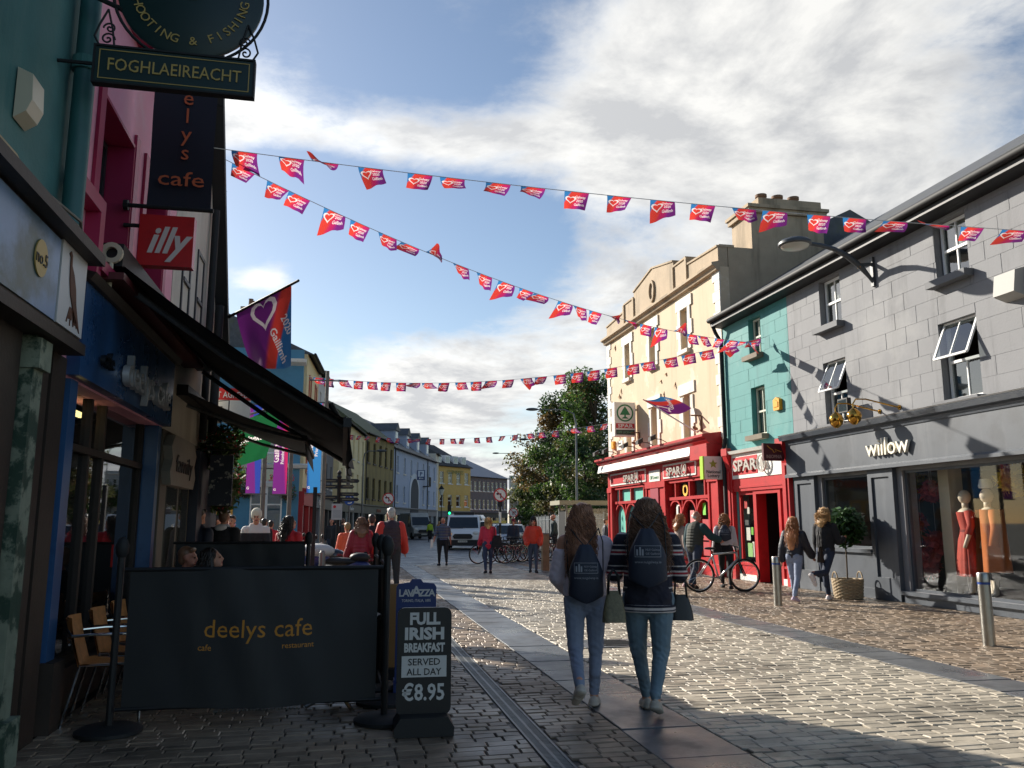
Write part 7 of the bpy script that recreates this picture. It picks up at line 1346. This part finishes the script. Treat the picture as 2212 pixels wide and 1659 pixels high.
            for i in range(m_ + 1):
                t = i / m_; p = root * (1 - t) ** 2 + wide * 2 * t * (1 - t) + end * t * t; k_ = min(1, t * 3); pts.append(p + Vector((math.cos(ph + fr * t), math.sin(ph + fr * t), .25 * math.sin(ph * 2 + fr * t))) * am * k_)
            w_ = rn.uniform(.0035, .0075) * s * (1.0 if voxel < .012 else 2.0); st.tube(pts, [w_ * (1 - .75 * (i / m_)) for i in range(m_ + 1)], 4, cap=False)
        if strands: so = st.build('strands', HMt, ho, smooth='all', kind='stuff')
    if hat: fuse('hat', [('e', hp(0, -.015, .075), .092 * s, .105 * s, .075 * s, 0), ('c', hp(0, -.012, .04), hp(0, -.012, .075), .1 * s, .1 * s, 0, dict(flat=1.1))] + ([('e', hp(0, -.02, .165), .035 * s, .035 * s, .035 * s, 0)] if hat[1] else []), hat[0], o, max(voxel, .01), 2)
    o['_'] = 0; del o['_']; DIRS[label] = (hands, N, P, s, hd, HM); return o
LILACS = mat('lilac knit jumper', C(214, 198, 208), .9, var=.1, vscale=9, bump=.0025, bscale=110, sheen=.4)
navy, cream_, red_ = C(34, 34, 48), C(200, 190, 186), C(150, 36, 50)
STRIPES = mat('striped navy jumper', navy, .85, bump=.0015, bscale=90, wave=(2, .17, [(0, navy), (.42, cream_), (.5, red_), (.6, cream_), (.68, navy), (.86, cream_), (.92, navy)], .12))
NAVYHEM = mat('navy rib with cream bands', navy, .85, wave=(2, .068, [(0, cream_), (.28, navy), (.55, cream_), (.85, navy)], .1))
# --- the two women in front
head1 = R(14)
w1 = person('woman in an off-shoulder lilac jumper and blue jeans with long auburn hair', (2.03, 6.9, 0), head1, 1.645, legs=(-13, 38, 8, 3), armL=(4, 13, 58, 26), armR=(12, 20, 118, 0), top=LILACS, bottom=JEAN1, shoe=mat('grey canvas trainers', C(188, 178, 166), .75, bump=.001), hair='long', hc=AUBURN, strands=430, hairlen=.52, hairw=.14, curl=.013, width=1.04, voxel=.0075, puff=.02, hem=.0, turn=28, lean=2, bare_shoulder=True, narrow=.012)
def decor_w1():
    hands, N, P, s, hd, HM = DIRS['woman in an off-shoulder lilac jumper and blue jeans with long auburn hair']
    hp = lambda x, y, z: hd + HM @ (Vector((x, y, z)) * s)
    fuse('bare_shoulder', [('c', N + Vector((-.05, 0, -.028)), hands[0][0] + Vector((.0, 0, .028)), .058, .062, 0), ('c', hands[0][0] + Vector((0, 0, .028)), hands[0][0] + Vector((-.012, 0, -.03)), .062, .063, 0)], SKIN, w1, .008)
    g = MB(); g.tube([hp(-.08, 0, .01), hp(-.07, .1, .005), hp(-.01, .108, .0), hp(.01, .108, .0), hp(.07, .1, .005), hp(.08, 0, .01)], .004, 5)
    for q in (-1, 1): g.tube([hp(q * .036 + .03 * math.cos(t), .107, -.004 + .022 * math.sin(t)) for t in np.linspace(0, 6.283, 15)], .003, 4)
    g.build('glasses', BLACK, w1)
decor_w1()
w2 = person('woman in a striped navy jumper and teal jeans with long curly brown hair', (2.50, 6.66, 0), R(20), 1.69, legs=(10, 3, -9, 24), armL=(12, 15, 116, 2), armR=(8, 13, 84, 30), top=STRIPES, bottom=JEAN2, shoe=mat('worn grey trainers', C(168, 160, 148), .75, bump=.001), hair='long', hc=BROWNH, strands=560, hairlen=.50, hairw=.185, curl=.026, width=1.2, voxel=.0075, puff=.014, hem=-.085, turn=-14, lean=2, narrow=.05)
def decor_w2():
    hands, N, P, s, hd, HM = DIRS['woman in a striped navy jumper and teal jeans with long curly brown hair']
    fuse('tied_jacket', [('c', P + Vector((0, -.012, -.1)), P + Vector((0, -.012, .08)), .215, .192, 0, dict(flat=.74, ends=(0, 0))), ('e', P + Vector((.1, -.04, -.02)), .1, .11, .1, 0), ('e', P + Vector((-.1, -.04, -.02)), .1, .11, .1, 0)], mat('navy jersey', navy, .85, bump=.001, bscale=80), w2, .009, 4, .002)
    fuse('jacket_hem', [('c', P + Vector((0, -.014, -.135)), P + Vector((0, -.012, -.075)), .224, .221, 0, dict(flat=.75, ends=(0, 0)))], NAVYHEM, w2, .007, 2)
decor_w2()
# drawstring bags and handbags
BAGN = mat('navy nylon bag', C(36, 42, 58), .6, var=.15, bump=.002, bscale=30)
def sack(label, person_, dz, dy, w, h, cords=True, plain=False, rot=0.0):
    hands, N, P, s, hd, HM = DIRS[person_['label']]; M = person_.matrix_basis; o = thing('drawstring_bag', label, 'bag', M @ Vector((0, P.y + dy, P.z + dz)), person_.rotation_euler.z + rot)
    def f(u, v):
        t = 2 * math.pi * u; wd = w * (.7 + 6 * v if v < .05 else 1) * (1 - .1 * v if v < .5 else (.95 - 1.55 * (v - .5) ** 1.25)); dp = .075 * (math.sin(math.pi * min(1, v * .9 + .12)) ** .6) + .012; pl = 1 + .05 * math.sin(t * 9) * max(0, v - .6) * 2.2
        zz = h * v - .04 * (1 - v) * (1 - abs(math.cos(t))) ; x = wd / 2 * math.copysign(abs(math.cos(t)) ** .75, math.cos(t)) * pl; y = dp * math.copysign(abs(math.sin(t)) ** .8, math.sin(t)) * pl; return (x, y, zz)
    m = MB(); m.grid(f, 44, 22); m.build('sack', BAGN, o, smooth='all'); c_ = MB(); top_ = Vector((0, 0, h))
    for sd in (-1, 1): sh = Vector((sd * .1, .16, h + .16)); c_.tube([(sd * w * .42, .0, .03), (sd * w * .5, .05, h * .5), (sd * .15, .11, h + .02), (sd * .12, .2, h + .13)], .005, 5); c_.tube([(0, 0, h - .02), (sd * .06, .05, h + .05), (sd * .12, .15, h + .13)], .005, 5)
    c_.build('cords', BLACK, o)
    g = lambda x, z: next((-(.075 * (math.sin(math.pi * min(1, v * .9 + .12)) ** .6) + .012) * (1 - (abs(x) / (w * .5)) ** 2.5 * .55) - .006) for v in [z / h])
    def on(polys, name, m_):
        q = MB()
        for pl in polys: q.add([(x, g(x, z), z) for x, z in pl], [tuple(range(len(pl)))])
        q.build(name, m_, o)
    def rect(a, b, c1, d, n=8): return [[(a + (b - a) * i / n, c1), (a + (b - a) * (i + 1) / n, c1), (a + (b - a) * (i + 1) / n, d), (a + (b - a) * i / n, d)] for i in range(n)]
    if not plain:
        k = w / .36; zc = h * .47; PG = mat('faded white print', C(150, 152, 160), .7); fr_ = rect(-.12 * k, .12 * k, zc, zc + .004) + rect(-.12 * k, .12 * k, zc + .1 * k, zc + .104 * k) + rect(-.12 * k, -.116 * k, zc, zc + .104 * k, 1) + rect(.116 * k, .12 * k, zc, zc + .104 * k, 1)
        tp = lambda s_, x, z, sz: [[(x + a * .001, z + b * .001) for a, b in pl] for pl in text_polys(s_, 0, 0, sz * 1000, 0, 1, .0)]
        on(fr_ + tp('NUI Galway', .045 * k, zc + .058 * k, .027 * k) + tp('OÉ Gaillimh', .045 * k, zc + .022 * k, .027 * k) + tp('www.nuigalway.ie', 0, zc - .055 * k, .034 * k), 'print', PG)
        arch = []
        for x0 in (-.105, -.078, -.055): arch += rect(x0 * k, (x0 + .016) * k, zc + .012, zc + (.07 if x0 != -.078 else .09) * k, 1)
        on(arch, 'emblem', PG)
    return o
sack('navy drawstring bag with university print on the woman in lilac', w1, .0, -.225, .29, .43); sack('navy drawstring bag with university print on the woman in stripes', w2, .12, -.265, .31, .42, rot=.05)
def handbag(label, loc, rz, m, w=.26, h=.24, d=.1, strap=.3):
    o = thing('handbag', label, 'bag', loc, rz); pr = MB(); pr.grid(lambda u, v: (w / 2 * (1 - .45 * v ** 1.6) * math.copysign(abs(math.cos(6.2832 * u)) ** .6, math.cos(6.2832 * u)), d / 2 * (1 - .6 * v) * math.copysign(abs(math.sin(6.2832 * u)) ** .7, math.sin(6.2832 * u)), h * v), 32, 10); pr.prism([(-w * .4, -d * .4), (w * .4, -d * .4), (w * .4, d * .4), (-w * .4, d * .4)], -.002, .004, plane='xy'); pr.build('body', m, o, smooth='all')
    for s_ in (-1, 1): q = MB(); q.tube([(-w * .25, s_ * .02, h * .9), (-w * .2, s_ * .025, h + strap * .7), (0, s_ * .02, h + strap), (w * .2, s_ * .025, h + strap * .7), (w * .25, s_ * .02, h * .9)], .007, 6); q.build('strap', BLACK, o, smooth='all')
    return o
_h1 = DIRS[w1['label']][0][1]; _e = w1.matrix_basis @ _h1[1]
handbag('olive snakeskin handbag hanging from the elbow of the woman in lilac', tuple(at_y(1327, 1344, 6.5)), -head1 + .15, mat('olive snakeskin', C(104, 98, 74), .5, var=.4, vscale=40, bump=.002, bscale=80), w=.19, h=.24, strap=.17)
_h2 = DIRS[w2['label']][0][1]; _e = w2.matrix_basis @ _h2[2]
handbag('small dark handbag at the hip of the woman in stripes', (w2.location.x + .26, w2.location.y - .06, .72), -.3, mat('black leather', C(30, 28, 28), .4, bump=.001), w=.2, h=.2, d=.12, strap=.16)
# --- middle distance (right)
PUFN = mat('navy padded jacket', C(26, 30, 44), .55, var=.2, bump=.002, bscale=30)
person('girl in a navy padded jacket with long ginger hair by the steel bollard', (8.70, 15.1, 0), R(52), 1.62, legs=(14, 4, -14, 12), armL=(-10, 12, 20, 0), armR=(22, 10, 22, 0), top=PUFN, bottom=JEAN1, shoe=mat('lilac trainers', C(190, 170, 190), .7), hair='long', hc=GINGER, strands=170, hairlen=.5, hairw=.14, puff=.03, voxel=.011, hem=.02, lean=4)
wb = person('woman in a black jacket with blonde bob walking past the bay tree', (9.42, 15.15, 0), R(62), 1.8, legs=(14, 6, -30, 52), armL=(6, 10, 20, 0), armR=(10, 14, 92, 10), top=BLACKC, bottom=JEAND, shoe=mat('white trainers', C(214, 206, 204), .7), hair='bob', hc=BLONDE, strands=120, hairlen=.2, hairw=.11, puff=.012, voxel=.011, lean=3)
handbag('brown shoulder bag carried by the blonde woman', (9.2, 14.98, .75), .6, BROWNP, w=.2, h=.3, strap=.3)
person('man in a teal fleece and olive gilet pushing the silver bicycle', (8.05, 18.35, 0), R(65), 1.77, legs=(8, 5, -12, 16), armL=(-6, 10, 24, 0), armR=(42, 12, 30, 6), top=mat('dark olive gilet', C(54, 54, 46), .8, var=.2), gilet=mat('teal fleece', C(36, 66, 72), .85, var=.15), bottom=JEAND, skin=SKIN2, hair='fringe', hc=GREYH, puff=.028, voxel=.012, width=1.22, lean=10, turn=30, shoe=BLACKC)
ws = person('woman in a white sweatshirt with a drawstring bag outside the red entrance', (8.92, 18.55, 0), R(25), 1.74, legs=(24, 30, -12, 6), armL=(-6, 10, 30, 0), armR=(10, 10, 30, 0), top=mat('white sweatshirt', C(206, 198, 204), .85, var=.08), bottom=BLACKC, shoe=BLACKC, hair='bob', hc=GINGER, strands=120, hairlen=.26, hairw=.13, voxel=.012, puff=.014, hem=.06)
sack('small navy drawstring bag on the woman in white', ws, .2, -.2, .3, .34); handbag('black shoulder bag at the side of the woman in white', (8.66, 18.42, .82), .2, BLACKC, w=.24, h=.3, strap=.35)
person('woman with curly hair and black backpack half hidden behind the bicycle man', (7.95, 18.95, 0), R(80), 1.72, legs=(14, 4, -14, 14), top=mat('taupe top', C(150, 130, 120), .8), bottom=JEAN1, hair='bob', hc=GINGER, strands=80, hairlen=.24, hairw=.12, voxel=.014, shoe=mat('pink trainers', C(206, 170, 170), .7))
# --- middle distance (centre)
person('smiling woman in an orange-red padded jacket and black bobble hat', tuple(gp(1152, 1237)), R(188), 1.66, legs=(7, 2, -3, 6), armL=(-14, 16, 46, 20), armR=(-14, 16, 46, 20), top=mat('orange red padded jacket', C(206, 62, 40), .55, var=.15), bottom=mat('slate jeans', C(66, 76, 94), .8, var=.2), shoe=BLACKC, hair='long', hc=BROWNH, strands=40, hairlen=.4, hairw=.13, hat=(BLACKC, True), puff=.034, voxel=.014, hem=.03, turn=4)
pw = person('blonde woman in a crimson anorak walking away across the square', tuple(gp(1054, 1239)), R(6), 1.66, legs=(-6, 14, 8, 3), armL=(6, 10, 30, 0), armR=(0, 8, 40, 0), top=mat('crimson anorak', C(196, 36, 66), .6, var=.12), bottom=denim('flared denim', C(46, 56, 82)), shoe=BLACKC, hair='bob', hc=BLONDE, strands=60, hairlen=.2, hairw=.1, puff=.022, voxel=.014, hem=-.08, hood=mat('crimson anorak', C(196, 36, 66), .6))
handbag('large black shoulder bag on the woman in the crimson anorak', (4.66, 25.2, .78), 0, BLACKC, w=.36, h=.36, strap=.34)
b1, b2, b3 = C(36, 40, 56), C(116, 120, 128), C(58, 72, 112)
person('bald man in a striped polo shirt walking away with a newspaper', tuple(gp(956, 1222)), R(-4), 1.68, legs=(7, 2, -6, 12), armL=(-16, 16, 16, 0), armR=(4, 10, 14, 0), top=mat('striped polo', b1, .8, wave=(2, .11, [(0, b1), (.3, b2), (.5, b1), (.62, b3), (.86, b2)], .3)), bottom=BLACKC, shoe=BLACKC, skin=SKIN2, hair='none', width=1.3, sleeves='short', voxel=.014, lean=2)
np_ = thing('newspaper', 'folded newspaper in the hand of the man in the striped polo', 'newspaper', (3.2, 30.15, .62)); MB().prism([(-.05, 0), (.05, .02), (.06, .3), (-.03, .32)], -.015, .015).build('sheets', WHITE, np_)
person('bald man in a dark green jumper standing behind the parked bicycles', (9.15, 35.6, 0), R(-75), 1.86, legs=(3, 3, -3, 3), top=mat('dark green jumper', C(40, 58, 58), .8), bottom=BLACKC, hair='fringe', hc=BROWNH, voxel=.016, nod=-22, width=1.1)
person('hooded figure in a navy coat standing among the bicycles', tuple(at_d(1109, 37.5)), R(200), 1.66, legs=(3, 2, -2, 2), top=NAVYJ, bottom=BLACKC, hair='none', hat=(mat('maroon hood', C(110, 36, 50), .8), False), puff=.03, voxel=.018)
# --- walkers beyond the terrace
person('grey haired man in a maroon gilet with red sleeves', tuple(at_d(853, 17.4)), R(-8), 1.80, legs=(7, 3, -7, 9), armL=(4, 14, 24, 0), armR=(4, 14, 26, 0), top=mat('dark maroon gilet', C(54, 36, 46), .6, var=.2), gilet=mat('red padded sleeve', C(206, 50, 40), .55), bottom=mat('charcoal trousers', C(50, 48, 50), .8), skin=SKIN2, hair='short', hc=GREYH, puff=.03, voxel=.012, width=1.12, shoe=BLACKC)
person('woman in a dark red quilted jacket with loose brown hair', tuple(at_d(790, 17.3)), R(-3), 1.60, legs=(6, 3, -6, 10), armL=(4, 14, 26, 0), armR=(4, 14, 26, 0), top=mat('dark red quilted jacket', C(140, 24, 46), .55, var=.15), bottom=BLACKC, hair='bob', hc=BROWNH, strands=150, hairlen=.24, hairw=.17, puff=.03, voxel=.012, hem=-.1, hood=mat('dark red quilted jacket', C(140, 24, 46), .55))
person('child in a bright orange jacket walking beside the quilted jacket', tuple(at_d(762, 19.6)), R(-20), 1.5, legs=(8, 3, -8, 10), top=mat('bright orange jacket', C(240, 100, 64), .6), bottom=BLACKC, hair='short', hc=BLONDE, puff=.03, voxel=.015)
person('walker in blue shorts half hidden between the quilted jacket and the gilet', tuple(at_d(812, 18.4)), R(0), 1.68, legs=(8, 3, -8, 10), top=BLACKC, bottom=mat('blue shorts', C(50, 60, 120), .8), short=True, hair='short', hc=DARKH, voxel=.016)
person('woman with dark hair in a bright red jacket near the black pole', tuple(at_d(637, 14.2)), R(20), 1.6, legs=(4, 2, -4, 4), top=mat('bright red jacket', C(196, 30, 40), .65, var=.1), bottom=BLACKC, hair='long', hc=DARKH, hairlen=.32, hairw=.1, strands=60, puff=.02, voxel=.013, turn=50, hem=-.08)
bn_ = person('man in a cream beanie and white and black hoodie facing the terrace', tuple(at_d(568, 15.6)), R(172), 1.71, legs=(4, 3, -4, 3), top=mat('white and black hoodie', C(210, 206, 204), .8, wave=(2, 3.0, [(0, C(34, 34, 40)), (.44, C(212, 208, 206))], 0.0)), bottom=BLACKC, hair='none', hat=(mat('cream knit', C(210, 206, 190), .9, bump=.003, bscale=60), False), puff=.016, voxel=.012, turn=4, hood=mat('white hood', C(212, 208, 206), .8), width=1.05)
person('man in a black jacket with a white hood seen from behind', tuple(at_d(497, 12.9)), R(15), 1.69, legs=(4, 3, -4, 3), top=BLACKC, bottom=BLACKC, hair='short', hc=BROWNH, hood=mat('white hood', C(212, 208, 206), .8), puff=.03, voxel=.013, width=1.15)
person('dark haired young man facing the man in the white hood', tuple(at_d(519, 17.2)), R(190), 1.64, legs=(3, 3, -3, 3), top=mat('beige jacket', C(120, 104, 88), .8), bottom=BLACKC, hair='short', hc=DARKH, voxel=.014)
person('man in a navy jacket standing near the flower baskets', tuple(at_d(442, 12.0)), R(30), 1.69, legs=(3, 3, -3, 3), top=NAVYJ, bottom=BLACKC, hair='short', hc=DARKH, puff=.02, voxel=.014, width=1.1)
person('dark haired person between the navy jacket and the white hood', tuple(at_d(479, 15.5)), R(60), 1.63, legs=(3, 3, -3, 3), top=BLACKC, bottom=BLACKC, hair='short', hc=DARKH, voxel=.016)
person('man in a black cap and coat before the blue corner house', tuple(at_d(584, 21.5)), R(20), 1.6, legs=(5, 3, -5, 5), top=BLACKC, bottom=BLACKC, hair='short', hc=DARKH, puff=.02, voxel=.018); person('person in a red top before the blue corner house', tuple(at_d(599, 23.5)), R(10), 1.56, legs=(5, 3, -5, 5), top=mat('bright red jacket', C(196, 30, 40), .65), bottom=BLACKC, hair='short', hc=DARKH, voxel=.018)
# seated couple
person('dark haired woman in black sitting at the terrace table', (-1.42, 9.28, 0), R(88), 1.62, legs=(84, 86, 82, 84), seat=.5, armL=(40, 8, 70, 20), armR=(40, 8, 70, 20), top=BLACKC, bottom=BLACKC, hair='long', hc=DARKH, hairlen=.28, hairw=.1, strands=60, voxel=.012, lean=10, nod=-14); person('short haired man sitting next to the dark haired woman', (-1.72, 9.72, 0), R(95), 1.62, legs=(84, 86, 82, 84), seat=.5, armL=(30, 8, 70, 20), armR=(30, 8, 70, 20), top=BLACKC, bottom=BLACKC, skin=SKIN2, hair='short', hc=BROWNH, voxel=.012, lean=8)
# --- far figures
far = [(1300, 36, 100, 'person in a navy coat with a backpack at the bus shelter', NAVYJ, BROWNH), (1318, 38, 20, 'fair haired person waiting by the corner of the cream house', BLACKC, BLONDE), (735, 30, 30, 'dark clad person by the fingerpost', BLACKC, DARKH), (728, 33, 200, 'woman in black standing before the grey shopfront', BLACKC, BROWNH), (934, 70, 0, 'worker in a yellow hi-vis vest by the parked high-roof van', mat('hi-vis yellow', C(170, 206, 40), .6), DARKH), (953, 74, 10, 'person in a tan coat near the traffic light', mat('tan coat', C(176, 130, 76), .8), BLONDE), (961, 76, 190, 'person in a maroon coat near the traffic light', mat('maroon coat', C(120, 34, 44), .8), DARKH), (968, 80, 10, 'person in grey beside the maroon coat', mat('grey coat', C(90, 92, 98), .8), DARKH), (975, 84, 200, 'person in navy crossing by the ochre pub', NAVYJ, BROWNH), (983, 86, 20, 'person in black crossing by the ochre pub', BLACKC, BLONDE), (1106, 66, 10, 'person in a pale shirt under the no right turn sign', WHITE, DARKH), (1114, 68, 190, 'person in navy under the no right turn sign', NAVYJ, BROWNH), (1124, 50, 240, 'distant figure in black beyond the woman in the orange jacket', BLACKC, DARKH), (750, 34, 10, 'person in brown near the grey shopfront', BROWNP, BROWNH)]
for px, dd, hdg, lab, m_, hc_ in far: person(lab, tuple(at_d(px, dd)), R(hdg), 1.68, legs=(9, 4, -9, 10), top=m_, bottom=JEAND if 'tan' in lab else BLACKC, hair='short', hc=hc_, voxel=.026, fingers=False, shoe=BLACKC)
# a gull gliding over the parapet
gu = thing('gull', 'small gull flying above the cream parapet', 'bird', at_d(1468, 40) + Vector((0, 0, 14.0))); g = MB(); g.ball((0, 0, 0), .07, .22, .06); g.add([(0, .08, .02), (-.5, .0, .16), (-.8, -.1, .06), (-.1, -.08, .02)], [(0, 1, 2, 3)]); g.add([(0, .08, .02), (.5, .0, .16), (.8, -.1, .06), (.1, -.08, .02)], [(0, 1, 2, 3)]); g.build('body', mat('gull grey', C(120, 122, 128), .7), gu)

bpy.data.scenes.remove(TMP)
